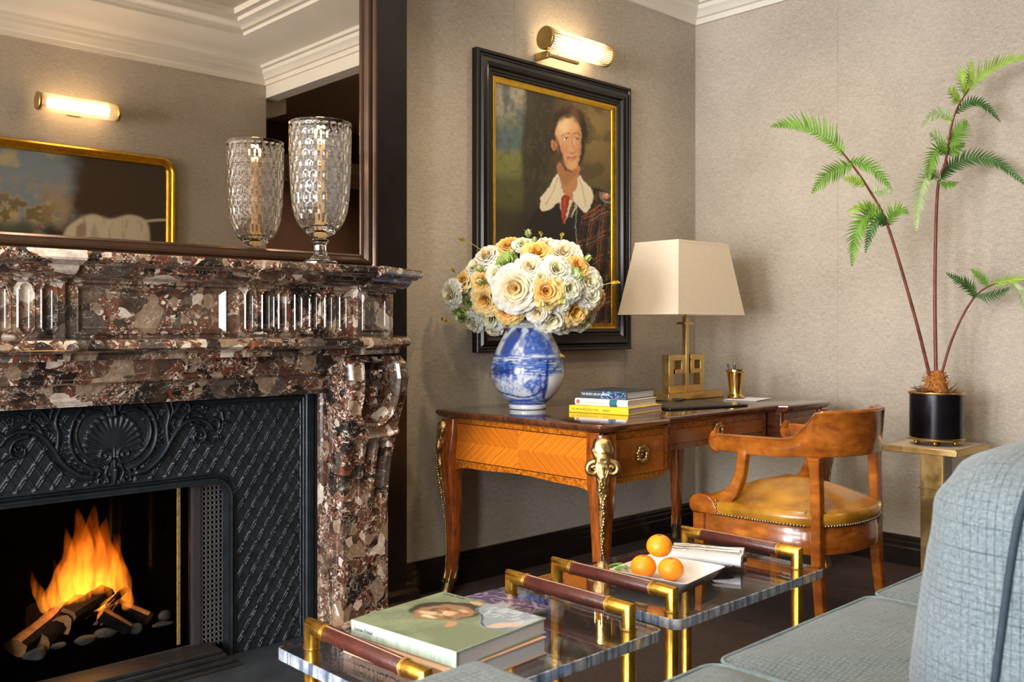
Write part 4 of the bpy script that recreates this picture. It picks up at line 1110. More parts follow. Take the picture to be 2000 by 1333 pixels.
# brooch
p.ell(1184, 386, 15, 9, '#9a9488', .15, .8, 35); p.ell(1184, 386, 12, 6.5, '#2a1c14', .2, .9, 35); p.ell(1183, 383, 7, 6, '#d08a6c', .35, .95); p.ell(1185, 381, 2.5, 2, '#f0d8c0', .4, .9)
p.ell(1106, 224, 20, 7, '#2c1d10', .5, .9); p.ell(1092, 232, 8, 8, '#2c1d10', .6, .8); p.ell(1127, 230, 7, 9, '#2c1d10', .6, .8)
p.ell(1121, 250, 9, 40, '#b4804f', .9, .30); p.ell(1100, 250, 9, 14, '#f0cf9f', .8, .5); p.ell(1101, 318, 8, 10, '#a8704c', .8, .4)
p.c *= (1 + .20 * (fbm(x_ / 2.2, y_ / 3, 9) - .5))[:, None]
m = grid_mesh(X, np.full(X.shape, yy), Z); m.c = [tuple(q) for q in p.c]
obj('canvas', m, MT['oil'], pt, smooth=180)

# ------------------------------------------------------------------ gold framed landscape on the front wall (seen in the mirror)
gx0, gx1, gz0, gz1 = 1.245, 2.525, 1.25, 2.13
gp = thing('landscape_painting', 'wide gold framed old landscape with pale hound on the front wall, seen in the mirror', 'painting', ((gx0 + gx1) / 2, CY, gz0))
def rr_path(x0, x1, z0, z1, r, rb):
    out = []
    for cx_, cz_, a0, rad in ((x0 + rb, z0 + rb, 180, rb), (x1 - rb, z0 + rb, 270, rb), (x1 - r, z1 - r, 0, r), (x0 + r, z1 - r, 90, r)):
        k = 8 if rad > .01 else 1
        for i in range(k + 1 if k > 1 else 1):
            an = R(a0 + (90 * i / k if k > 1 else 45)); q = rad if k > 1 else 0
            out.append((cx_ + q * math.cos(an), cz_ + q * math.sin(an)))
    return out
path = rr_path(gx0, gx1, gz0, gz1, .10, .005)
fr = [(0, 0), (0, .018), (.006, .030), (.016, .036), (.028, .032), (.034, .022), (.040, .020), (.046, .026), (.054, .024), (.060, .012), (.062, .006)]
obj('frame', M().sweep(path, fr, lambda x, z, h: (x, CY + .001 + h, z), True, 1), MT['goldleaf'], gp, smooth=30)
X, Z = np.meshgrid(np.linspace(gx0 + .03, gx1 - .03, 240), np.linspace(gz0 + .03, gz1 - .03, 170))
p = Paint(X.ravel(), Z.ravel(), '#3b2c1e'); x_, y_ = p.X, p.Y; n1 = fbm(x_ * 7, y_ * 9, 3); n2 = fbm(x_ * 22, y_ * 30, 8)
sky = sst(1.98, 1.78, x_ + .25 * (n1 - .5)) * sst(1.62, 1.72, y_ + .1 * (n1 - .5))
p.put(sky, '#7c8a92', .95); p.put(sky * sst(.45, .65, n1), '#b9a878', .8); p.put(sky * sst(2.0, 1.7, y_) * sst(.35, .6, n2), '#c09a50', .75)
p.put(sst(1.72, 1.66, x_) * sst(1.72, 1.60, y_), '#4a5648', .9); p.put(sst(.5, .6, n2) * sst(1.9, 1.7, x_) * sst(1.9, 1.75, y_), '#39412f', .7)
p.put(sst(1.62, 1.50, y_), '#4d3c26', .85); p.put(sst(.5, .7, n2) * sst(1.6, 1.45, y_), '#6a5434', .5)
p.poly([(1.84, 1.45), (1.86, 1.62), (1.93, 1.70), (2.02, 1.74), (2.12, 1.72), (2.24, 1.755), (2.34, 1.72), (2.36, 1.60), (2.35, 1.46), (2.31, 1.44), (2.27, 1.56), (2.08, 1.57), (2.04, 1.44), (1.99, 1.45), (1.97, 1.57), (1.91, 1.50)], '#cbbfa6', .012, .98, 4)
p.line([(2.32, 1.72), (2.40, 1.735), (2.47, 1.742)], .014, '#cbbfa6', .006, .9)
p.poly([(1.93, 1.66), (1.98, 1.68), (1.97, 1.58), (1.93, 1.56)], '#8a6a4a', .01, .8, 3); p.put(sst(.52, .7, fbm(x_ * 34, y_ * 8, 4)) * sst(1.86, 1.9, x_) * sst(2.36, 2.32, x_) * sst(1.75, 1.70, y_) * sst(1.55, 1.60, y_), '#9a8a70', .6)
p.poly([(1.66, 1.50), (1.70, 1.62), (1.76, 1.60), (1.78, 1.48)], '#8b8470', .015, .6, 3)
m = grid_mesh(X, np.full(X.shape, CY + .010), Z); m.c = [tuple(q) for q in p.c]
obj('canvas', m, MT['oil'], gp, smooth=180)

# ------------------------------------------------------------------ writing desk
DT = .745
dx0, dx1, dy0, dy1 = 2.365, 3.90, 2.055, 2.90
dk_ = thing('writing_desk', 'marquetry bureau desk with gilt corner mounts, ring handles and cabriole legs', 'desk', ((dx0 + dx1) / 2, (dy0 + dy1) / 2, 0))
def desk_outline(o):
    x0, x1, y0, y1 = dx0 - o, dx1 + o, dy0 - o, dy1 + o * .6
    c = .055
    out = [(x0, y0 + c), (x0 + .012, y0 + c * .55), (x0 + c * .5, y0 + .012), (x0 + c, y0)]
    out += [(2.70 - o * 0, y0), (2.725, y0 + .012), (2.735, y0 + .05), (2.755, y0 + .058), (3.50, y0 + .058), (3.52, y0 + .05), (3.53, y0 + .012), (3.555, y0)]
    out += [(x1 - c, y0), (x1 - c * .5, y0 + .012), (x1 - .012, y0 + c * .55), (x1, y0 + c), (x1, y1), (x0, y1)]
    return out
def ring(o, z): return [(x, y, z) for x, y in desk_outline(o)]
obj('tabletop', M().loft([ring(.002, DT - .030), ring(.012, DT - .024), ring(.020, DT - .012), ring(.020, DT - .006), ring(.014, DT - .001), ring(.008, DT)]), MT['topwood'], dk_, smooth=35)
m = M().loft([ring(.0165, DT - .018), ring(.0215, DT - .014), ring(.0215, DT - .009), ring(.0175, DT - .006)], False)
# apron panels
mq_side = mk_marquetry('quartered_tulipwood_side', 1, 0.0, .622, .385, .094, (0.36, 0.070, 0.006), (0.88, 0.27, 0.018), .8, 150)
ax = dx0 + .018
def side_panel(x, name, sgn):
    ys_ = np.linspace(dy0 + .03, dy1 - .03, 40); m = M(); r1, r2 = [], []
    top = []; 
    for off in (0, .02):
        row_t = [(x + sgn * off, y, DT - .031) for y in ys_]
        def zb(y):
            a_ = min(y - (dy0 + .03), (dy1 - .03) - y)
            return .528 - .060 * math.exp(-a_ / .035) + .004 * math.cos((y - 2.47) * 14)
        row_b = [(x + sgn * off, y, zb(y)) for y in ys_]
        r1.append(row_t); r2.append(row_b)
    n = len(ys_); vs = r1[0] + r2[0] + r1[1] + r2[1]; fs = []
    for i in range(n - 1):
        fs += [(i, i + 1, n + i + 1, n + i), (2 * n + i, 3 * n + i, 3 * n + i + 1, 2 * n + i + 1), (n + i, n + i + 1, 3 * n + i + 1, 3 * n + i)]
    m.add(vs, fs); obj(name, m, mq_side, dk_, smooth=30)
side_panel(ax, 'side_apron', 1); side_panel(dx1 - .018, 'side_apron', -1)
obj('back_apron', M().box(dx0 + .05, dy1 - .03, .58, dx1 - .05, dy1 - .012, DT - .03), MT['kingwood'], dk_)
obj('carcase', M().box(dx0 + .06, dy0 + .09, .622, dx1 - .06, dy1 - .05, DT - .031), MT['kingwood'], dk_)
cxd, cyd = (dx0 + dx1) / 2, (dy0 + dy1) / 2
def drawer(x0, x1, y, zb, name, curve=0.0, depth=.10):
    mq = mk_marquetry('quartered_veneer_drawer', 0, (x0 + x1) / 2 - cxd, (zb + DT - .035) / 2, (x1 - x0) / 2, (DT - .035 - zb) / 2, (0.17, 0.040, 0.008), (0.46, 0.15, 0.020), 1.0, 170)
    m = M(); n = 14; xs_ = np.linspace(x0, x1, n + 1); f_t = []; f_b = []
    for x in xs_:
        a_ = min(x - x0, x1 - x); up = .022 * math.exp(-a_ / .016) if curve else 0
        f_t.append((x, y, DT - .034)); f_b.append((x, y, zb + up))
    vs = f_t + f_b + [(a, b + depth, c) for a, b, c in f_t] + [(a, b + depth, c) for a, b, c in f_b]; k = n + 1; fs = []
    for i in range(n): fs += [(i, i + 1, k + i + 1, k + i), (k + i, k + i + 1, 3 * k + i + 1, 3 * k + i)]
    fs += [(0, k, 3 * k, 2 * k), (n, 2 * k + n, 3 * k + n, k + n)]
    d_ = obj(name, m.add(vs, fs), mq, dk_, smooth=30)
    cx_, cz_ = (x0 + x1) / 2, (zb + DT - .034) / 2 + .004
    g = M(); k = 15
    for j in range(k):                                        # leafy gilt ring with a centre boss
        an = 2 * PI * j / k; rr_ = .024 + .003 * (j % 2)
        g.ball((cx_ + rr_ * math.cos(an), y - .010, cz_ + rr_ * math.sin(an)), .0078, 8, sc=(1, .8, 1.15))
    g.tube([(cx_ + .023 * math.cos(t), y - .007, cz_ + .023 * math.sin(t)) for t in np.linspace(0, 2 * PI, 25)], .006, 8)
    g.ball((cx_, y - .006, cz_ + .012), .010, 10, sc=(1, .8, .8)); g.ball((cx_, y - .006, cz_), .006, 8); g.tube([(cx_ - .014, y - .004, cz_ + .014), (cx_ + .014, y - .004, cz_ + .014)], .004, 8)
    obj('ring_handle', g, MT['ormolu'], d_, smooth=60)
    return d_
drawer(2.425, 2.735, dy0 + .012, .536, 'drawer', 1)
drawer(2.775, 3.490, dy0 + .072, .612, 'drawer', 0, .03)
drawer(3.535, 3.840, dy0 + .012, .536, 'drawer', 1)
m = M()                                                       # moulded uprights beside the knee recess
for a_, b_ in ((2.737, 2.752), (3.510, 3.526)):
    obj('upright', M().box(a_, dy0 + .012, .555, b_, dy0 + .16, DT - .031), MT['kingwood'], dk_, bevel=.003)
kt = M().rod((3.687, dy0 - .002, .600), (3.687, dy0 + .014, .600), .003, 8); kt.tube([(3.687 + .008 * math.cos(t), dy0 - .008, .600 + .010 * math.sin(t)) for t in np.linspace(0, 2 * PI, 13)], .002, 6)
ko = obj('drawer_key', kt, MT['brass'], dk_)
m = M(); m.tube([(3.687, dy0 - .008, .592), (3.688, dy0 - .009, .52), (3.688, dy0 - .010, .50)], .0015, 6); m.lathe([(.006, 0), (.014, -.012), (.017, -.045), (.016, -.05)], (3.688, dy0 - .010, .502), 16)
obj('tassel', m, vary(pm('gold_silk_tassel', (.75, .52, .16), .6), .3, 150), ko)
# cabriole legs with gilt mounts
def cab(x, y, sx, sy, mount):
    """corner leg; sx, sy point outward"""
    K = [(.710, -.004, .046), (.640, .000, .047), (.575, .006, .046), (.500, .004, .041), (.420, -.003, .035), (.320, -.010, .030), (.200, -.012, .0255), (.110, -.008, .0215), (.055, .000, .0195), (.018, .008, .0200), (.0, .010, .0185)]
    K = smooth_pts(K, 4); rings = []
    for z, o, h in K:
        cx_, cy_ = x + sx * (o - h * .5 + .02), y + sy * (o - h * .5 + .02); pts = []
        for j in range(16):
            an = 2 * PI * j / 16; c, s__ = math.cos(an), math.sin(an); e = .5
            pts.append((cx_ + h * math.copysign(abs(c) ** e, c) * .92, cy_ + h * math.copysign(abs(s__) ** e, s__) * .92, max(.001, z)))
        rings.append(pts)
    lg = obj('leg', M().loft(rings), MT['legwood'], dk_, smooth=60)
    # sabot: leafy gilt shoe
    g = M()
    def at(z):
        o = np.interp(z, [k[0] for k in K[::-1]], [k[1] for k in K[::-1]]); h = np.interp(z, [k[0] for k in K[::-1]], [k[2] for k in K[::-1]])
        return x + sx * (o - h * .5 + .02), y + sy * (o - h * .5 + .02), h
    rs = []
    for z in (.001, .006, .020, .035, .055, .075):
        a_, b_, h = at(z); h = h * 1.12 + .001 + (.003 if z < .01 else 0)
        rs.append([(a_ + h * (1 + .06 * (j % 2)) * math.cos(2 * PI * j / 24), b_ + h * (1 + .06 * (j % 2)) * math.sin(2 * PI * j / 24), z) for j in range(24)])
    g.loft(rs)
    for k in range(4):
        an = math.atan2(sy, sx) + k * PI / 2; a_, b_, h = at(.09)
        pts = [(at(z)[0] + (at(z)[2] * 1.15 + o) * math.cos(an), at(z)[1] + (at(z)[2] * 1.15 + o) * math.sin(an), z) for z, o in ((.06, -.003), (.085, -.003), (.105, -.003), (.122, -.001))]
        g.tube(pts, [.009, .008, .005, .001], 8)
    obj('sabot', g, MT['ormolu'], lg, smooth=70)
    if mount:
        g = M(); rnd = random.Random(3)
        dx_, dy_ = sx / math.sqrt(2), sy / math.sqrt(2)
        def edge(z, e=1.0):
            a_, b_, h = at(z); k = h * 1.16 * e; return Vector((a_ + dx_ * k, b_ + dy_ * k, z))
        zz_ = np.linspace(.700, .300, 60)
        tgv = Vector((-dy_, dx_, 0)); ow = Vector((dx_, dy_, 0)); rg_ = []
        zz_ = np.linspace(.700, .300, 130)
        for z in zz_:
            r0 = float(np.interp(z, [.30, .34, .45, .52, .58, .62, .66, .69, .70], [.004, .008, .012, .017, .024, .030, .034, .033, .024])); c0 = edge(z, .82); rr2 = []
            for j in range(28):
                an_ = 2 * PI * j / 28; nz_ = float(fbm(np.array([3 + 4.5 * math.cos(an_) + .5 * math.sin(an_)]), np.array([z * 70]), 4, 2)[0]) - .5
                leafy = .5 + .5 * math.sin(z * 88 + 3.2 * abs(math.sin(an_)) * 2)
                r_ = r0 * (1 + .34 * nz_ + .16 * (leafy - .5))
                rr2.append(c0 + tgv * (r_ * math.sin(an_)) + ow * (r_ * .62 * math.cos(an_)))
            rg_.append(rr2)
        g.loft(rg_)
        tg = Vector((-dy_, dx_, 0))
        for s__ in (1, -1):                                   # acanthus scrolls at the shoulder and leaf flutings
            c0 = edge(.600) + tg * (.030 * s__); pl_ = []
            for i in range(20):
                t = i / 19; an = R(100 - 420 * t); r_ = .024 * (1 - .72 * t)
                pl_.append(c0 + tg * (s__ * r_ * math.cos(an)) + Vector((0, 0, r_ * math.sin(an))) - Vector((dx_, dy_, 0)) * .006)
            g.tube(pl_, [.011 - .0002 * i for i in range(14)] + [.008] * 6, 8)
            for k in range(5):
                z = .69 - k * .020; p0 = edge(z) + tg * (.006 * s__); g.tube([p0, p0 + tg * (.014 * s__) + Vector((0, 0, -.012)), edge(z - .045) + tg * (.007 * s__) + Vector((dx_, dy_, 0)) * .003], [.005, .0055, .002], 7)
        for k in range(26):
            z = .56 - k * .0098; w_ = float(np.interp(z, [.30, .56], [.003, .011]))
            g.ball(edge(z, 1.12) + tg * rnd.uniform(-w_, w_), rnd.uniform(.004, .0068) * float(np.interp(z, [.3, .56], [.7, 1.1])), 8, sc=(1, 1, 1.4))
        obj('corner_mount', g, MT['ormolu'], lg, smooth=70)
        g = M()
        for s__ in (1, -1): g.tube([edge(z, 1.0) + tg * (.0045 * s__) for z in np.linspace(.31, .075, 20)], .0026, 8)
        obj('gilt_edge', g, MT['ormolu'], lg, smooth=70)
L_ = .045
cab(dx0 + .030, dy0 + .030, -1, -1, True); cab(dx0 + .030, dy1 - .030, -1, 1, True)
cab(dx1 - .030, dy0 + .030, 1, -1, True); cab(dx1 - .030, dy1 - .030, 1, 1, True)

# ------------------------------------------------------------------ porcelain vase and its roses
vb = Vector((2.634, 2.684, DT + .0005))
prof = [(.0, .002), (.062, .0), (.070, .002), (.071, .016), (.067, .020), (.072, .026), (.088, .038), (.110, .064), (.131, .096), (.142, .130), (.1435, .155), (.139, .185), (.128, .220), (.113, .255), (.098, .285), (.085, .312), (.079, .330), (.079, .345), (.083, .352), (.080, .356), (.074, .350), (.072, .32), (.07, .30)]
rzs = smooth_pts(prof[1:20], 7) 
n = 220; rings = []; th = np.linspace(0, 2 * PI, n, endpoint=False); base_a = math.atan2(-vb.y, -vb.x)
rr_ = [q[0] * 1.05 for q in rzs]; zz_ = [q[1] for q in rzs]
TH, RRR = np.meshgrid(th, rr_); _, ZZZ = np.meshgrid(th, zz_)
XX = vb.x + RRR * np.cos(TH); YYv = vb.y + RRR * np.sin(TH)
rel = (TH - base_a + PI) % (2 * PI) - PI
front = np.where(np.abs(rel) > PI / 2, np.sign(rel) * PI - rel, rel)
sx_ = 1028 + 487 * np.sin(front) * RRR; sy_ = 797 - 482 * ZZZ           # decoration laid out on the unrolled front
p = Paint(sx_.ravel(), sy_.ravel(), '#dfe4ea'); x_, y_ = p.X, p.Y; n1 = fbm(x_ / 9, y_ / 9, 2); n2 = fbm(x_ / 24, y_ / 3.2, 6); n3 = fbm(x_ / 4, y_ / 4, 12)
blue, deep, mid = '#1f4fae', '#12307e', '#4f86d6'
wat = sst(682, 698, y_ + 10 * (n1 - .5)) * sst(734, 722, y_); p.put(wat * sst(.40, .52, n2), blue, .9); p.put(wat * sst(.55, .65, n2), mid, .6); p.put(wat, mid, .28)
p.poly([(1018, 692), (1024, 670), (1022, 656), (1036, 645), (1052, 650), (1068, 668), (1078, 690), (1060, 692), (1040, 690)], blue, 2, .9, 3)
p.put(sst(.5, .6, n3) * sst(1012, 1020, x_) * sst(1080, 1070, x_) * sst(645, 652, y_) * sst(694, 688, y_), '#a8c4ec', .55)
p.poly([(975, 690), (984, 668), (996, 650), (1010, 642), (1018, 650), (1008, 668), (992, 690)], deep, 3, .9, 3)
p.poly([(986, 700), (1000, 690), (1016, 694), (1000, 702)], '#e4e8ee', 3, .8)
for a_ in range(960, 1110, 22): p.poly([(a_, 641), (a_ + 15, 641), (a_ + 7, 652)], deep, 1.2, .9)
p.put(sst(.42, .55, n1) * sst(652, 664, y_) * sst(700, 690, y_), blue, .6); p.put(sst(.5, .62, fbm(x_ / 3, y_ / 5, 21)) * sst(700, 708, y_) * sst(772, 764, y_) * sst(1072, 1064, x_), mid, .55); p.put(sst(.55, .66, fbm(x_ / 7, y_ / 2.4, 25)) * sst(694, 700, y_) * sst(735, 726, y_), deep, .8)
low = sst(772, 779, y_) * sst(792, 790, y_); p.put(low * sst(.35, .5, n2), blue, .95); p.put(low, mid, .35); p.put(low * sst(.6, .7, n2), '#dfe4ea', .5)
for cx_ in (968, 978, 990, 1003):
    p.ell(cx_, 722, 6.5, 9, deep, .35, .85); p.put(np.exp(-((x_ - cx_) / 5) ** 2) * sst(722, 728, y_) * sst(752, 735, y_) * sst(.35, .5, n3), blue, .9)
p.poly([(1020, 750), (1030, 738), (1044, 736), (1050, 722), (1062, 716), (1066, 735), (1060, 760), (1050, 778), (1038, 772), (1032, 760)], blue, 2.2, .9, 3)
p.put(sst(.48, .6, n3) * sst(1020, 1030, x_) * sst(1070, 1060, x_) * sst(716, 724, y_) * sst(778, 770, y_), '#c2d4f0', .6)
p.poly([(1054, 775), (1060, 740), (1064, 708), (1068, 708), (1067, 745), (1060, 778)], deep, 1.2, .95)
p.line([(962, 756), (975, 764), (995, 768), (1018, 772), (1040, 768), (1056, 756)], 3.2, deep, .8, .95); p.line([(962, 762), (985, 772), (1012, 778), (1040, 775)], 2, blue, .8, .9)
for k in range(9): p.line([(962 + k * 3, 779 + k), (990 + k * 5, 781 + k * 1.2), (1030 + k * 4, 779 + k)], 1.3, deep if k % 2 else blue, .6, .8)
for k in range(7): p.line([(966 - k, 697 + k * 5.4), (1000, 693 + k * 5.4), (1040, 698 + k * 5.2), (1092, 702 + k * 5)], 1.8, deep, .8, .8)
p.poly([(1072, 732), (1090, 728), (1104, 740), (1100, 775), (1078, 782), (1070, 765)], '#e2e6ea', 5, .95, 3)
p.put(sst(5, 0, y_ - 786) * sst(784, 786, y_), deep, .5); p.put(sst(787, 789, y_), '#dfe2e6'); p.put(sst(642, 640, y_), '#cfd9d4', .9); p.put(sst(636, 634, y_), '#d9ddd8')
cols = [tuple(q) for q in p.c]
rings = [[(XX[i, j], YYv[i, j], vb.z + ZZZ[i, j]) for j in range(n)] for i in range(len(rzs))]
m = M(); m.loft(rings, False, cols=cols)
m.loft([[(vb.x + r_ * math.cos(a_), vb.y + r_ * math.sin(a_), vb.z + z) for a_ in th] for r_, z in ((.079, .356), (.073, .352), (.071, .30), (.02, .29))], False, cols=[(.7, .74, .78)] * (n * 4))
m.add([(vb.x + .07 * math.cos(a_), vb.y + .07 * math.sin(a_), vb.z) for a_ in th], [tuple(range(n))], col=[(.7, .74, .78)] * n)
o = obj('flower_vase', m, MT['china'], None, origin=vb, smooth=60); tag(o, 'blue and white porcelain vase painted with a river landscape on the desk', 'vase')
# roses: a few prototypes, then copies
def rose_mesh(seed, layers, inner, outer, spread=1.0, closed=0.0):
    rnd = random.Random(seed); m = M(); inner, outer = S(inner), S(outer)
    for L in range(layers):
        f = L / (layers - 1); npet = 3 + int(f * 4); 
        for k in range(npet):
            a0 = 2 * PI * (k / npet) + L * 1.9 + rnd.uniform(-.15, .15) + (1 - f) * rnd.uniform(-.9, .9); tl = rnd.uniform(-.10, .14) * (1 - f * .5); wid = (1.25 - .35 * f) * PI / npet * 1.55
            r0, r1 = .05 + .22 * f, .20 + .80 * f * spread; h0, h1 = -.45 - .35 * f, .50 - .34 * f * f + rnd.uniform(-.05, .05)
            curl = .05 + .34 * f * (1 - closed); col = inner * (1 - f) + outer * f; col = col * rnd.uniform(.84, .93)
            nu, nv = 8, 7; vs, cs = [], []
            ph = rnd.uniform(0, 6)
            for j in range(nv + 1):
                t = j / nv
                for i in range(nu + 1):
                    s_ = i / nu * 2 - 1; w_ = math.sin(PI * (.12 + .66 * t)) ** .7
                    tip = 1 - .16 * abs(s_) ** 2.2 * (1 if t > .5 else t * 2)
                    an = a0 + s_ * wid * w_
                    rad = r0 + (r1 - r0) * (math.sin(t * tip * PI / 2) ** 1.1) - .05 * (1 - s_ * s_) * (1 - t) + tl * t * (1 - s_ * s_)
                    z = h0 + (h1 - h0) * (t * tip) ** .8 * 1.0
                    if t > .72: q = (t - .72) / .28; rad += curl * q * q * .6; z -= curl * q * q * .7
                    ruf = .055 * math.sin(s_ * 7 + ph) * t * t * (.5 + f)
                    vs.append((rad * math.cos(an), rad * math.sin(an), z + ruf)); cs.append(tuple(np.clip(col * (0.96 + .06 * t), 0, 1)))
            m.add(vs, [(j * (nu + 1) + i, j * (nu + 1) + i + 1, (j + 1) * (nu + 1) + i + 1, (j + 1) * (nu + 1) + i) for j in range(nv) for i in range(nu)], col=cs)
    return m
PR = {}
def proto(key, *a, **k):
    o = obj('rose', rose_mesh(*a, **k), MT['petal'], None, origin=(0, 0, 0), smooth=180); PR[key] = o; return o
kinds = [('W0', (11, 9, '#f8f0c4', '#e9e9e2')), ('W1', (12, 8, '#f6e2b4', '#ebeae4')), ('W2', (13, 7, '#f2edc0', '#e4e9e2')), ('P0', (21, 8, '#f7b850', '#f4d688')), ('P1', (22, 8, '#f6b456', '#f3d486')),
         ('P2', (23, 7, '#f7c466', '#f5dfa4')), ('G0', (31, 6, '#cfe08a', '#a9c562')), ('G1', (32, 6, '#e2ebb8', '#9cc050')), ('X0', (44, 10, '#f7d898', '#dedcd2'))]
for k_, a_ in kinds: proto(k_, *a_, **({'spread': .8, 'closed': .8} if k_[0] == 'G' else {}))
BC = Vector((2.645, 2.648, 1.232)); BA = (.300, .300, .200)
def dome(u, v, shrink):
    o_ = Vector((0, 0, CAMZ)); d_ = (D(u, v, 1) - o_).normalized(); A = [BA[i] * shrink for i in range(3)]
    oc = o_ - BC; a_ = sum((d_[i] / A[i]) ** 2 for i in range(3)); b_ = sum(oc[i] * d_[i] / A[i] ** 2 for i in range(3)); c_ = sum((oc[i] / A[i]) ** 2 for i in range(3)) - 1
    q = b_ * b_ - a_ * c_
    t = (-b_ - math.sqrt(q)) / a_ if q > 0 else -b_ / a_
    p_ = o_ + d_ * t; nrm = Vector([(p_[i] - BC[i]) / A[i] ** 2 for i in range(3)]).normalized()
    return p_, nrm
RS = [(515, 170, 78, 'P'), (370, 235, 80, 'W'), (500, 275, 78, 'G'), (695, 215, 85, 'P'), (870, 215, 98, 'W'), (610, 160, 62, 'W'), (770, 170, 66, 'W'), (650, 310, 84, 'W'), (825, 320, 80, 'W'), (300, 305, 74, 'W'), (960, 300, 76, 'P'), (935, 360, 58, 'G'),
      (555, 445, 128, 'X'), (755, 460, 95, 'P'), (912, 445, 76, 'W'), (1035, 400, 84, 'W'), (335, 400, 66, 'P'), (212, 400, 66, 'P'), (135, 480, 82, 'W'), (245, 505, 66, 'G'), (360, 520, 92, 'P'), (190, 615, 64, 'G'), (510, 590, 84, 'P'), (385, 625, 92, 'W'),
      (790, 645, 92, 'W'), (700, 600, 68, 'W'), (945, 595, 94, 'P'), (1040, 480, 84, 'W'), (1090, 520, 62, 'P'), (1005, 660, 76, 'W'), (880, 690, 66, 'W'), (400, 705, 62, 'W'), (275, 670, 66, 'W'), (430, 345, 62, 'W'), (255, 430, 58, 'W'), (730, 380, 62, 'W'), (860, 540, 52, 'W'), (1035, 600, 60, 'W'), (450, 420, 50, 'W'), (300, 590, 54, 'W')]
LAB = {'W': 'cream white rose at the back of the bouquet, facing the wall', 'P': 'peach yellow rose at the back of the bouquet, facing the wall', 'G': 'pale green rose at the back of the bouquet, facing the wall'}
GRP = {'W': 'white roses in the bouquet', 'P': 'peach roses in the bouquet', 'G': 'green roses in the bouquet'}
used = set(); cnt = 0
back = []
rb = random.Random(5)
for k in range(14):                                           # the far side of the dome, facing the wall
    an = base_a + PI + rb.uniform(-1.35, 1.35); el = rb.uniform(-.25, 1.2); nrm = Vector((math.cos(an) * math.cos(el), math.sin(an) * math.cos(el), math.sin(el)))
    back.append((BC + Vector([nrm[i] * BA[i] * .80 for i in range(3)]), nrm, .040, rb.choice('WWPWG')))
items = []
for x, y, r_, t_ in RS:
    p_, nrm = dome(840 + x / 3.3325, 430 + y / 3.3325, .86); items.append((p_, nrm, r_ / 3.3325 * p_.length / F * 1.02, t_))
items += back
ORD = ['first', 'second', 'third', 'fourth', 'fifth', 'sixth', 'seventh', 'eighth', 'ninth', 'tenth']
ROWS = ['top', 'upper', 'middle', 'lower', 'bottom']
def row_of(y): return 0 if y < 260 else 1 if y < 390 else 2 if y < 500 else 3 if y < 625 else 4
RL = []
for x, y, r_, t_ in RS:
    peers = sorted(q[0] for q in RS if q[3] == t_ and row_of(q[1]) == row_of(y))
    cn = {'W': 'cream white', 'P': 'peach yellow', 'G': 'round pale green', 'X': 'white'}[t_]
    if len(peers) == 1: RL.append('only %s rose in the %s row of the bouquet on the desk' % (cn, ROWS[row_of(y)]))
    else: RL.append('%s rose, %s from the left in the %s row of the bouquet' % (cn, ORD[peers.index(x)], ROWS[row_of(y)]))
for p_, nrm, r_, t_ in items:
    key = 'X0' if t_ == 'X' else t_ + str(cnt % (3 if t_ in 'WP' else 2)); src = PR[key]
    o = src if key not in used else src.copy()
    if key in used: C.objects.link(o)
    used.add(key); cnt += 1
    nn = (nrm + Vector((rb.uniform(-.15, .15), rb.uniform(-.15, .15), rb.uniform(-.1, .15)))).normalized()
    nn = (nn - Vector((FW[0], FW[1], -.15)) * .75).normalized() if (p_.x, p_.y) and cnt <= len(RS) else nn
    if p_.y + r_ > 2.965: p_ = Vector((p_.x, 2.965 - r_, p_.z))
    o.rotation_euler = (nn.to_track_quat('Z', 'Y') @ Vector((0, 0, 1)).rotation_difference(Vector((0, 0, 1)))).to_euler()
    o.rotation_euler.rotate_axis('Z', rb.uniform(0, 6)); o.location = p_; o.scale = (r_, r_, r_)
    if t_ == 'X': tag(o, 'largest open white rose at the centre front of the bouquet', 'rose')
    elif cnt <= len(RS): tag(o, RL[cnt - 1], 'rose', GRP[t_])
    else: tag(o, LAB[t_], 'rose', 'roses on the wall side')
for key, o in list(PR.items()):
    if key not in used: bpy.data.objects.remove(o)
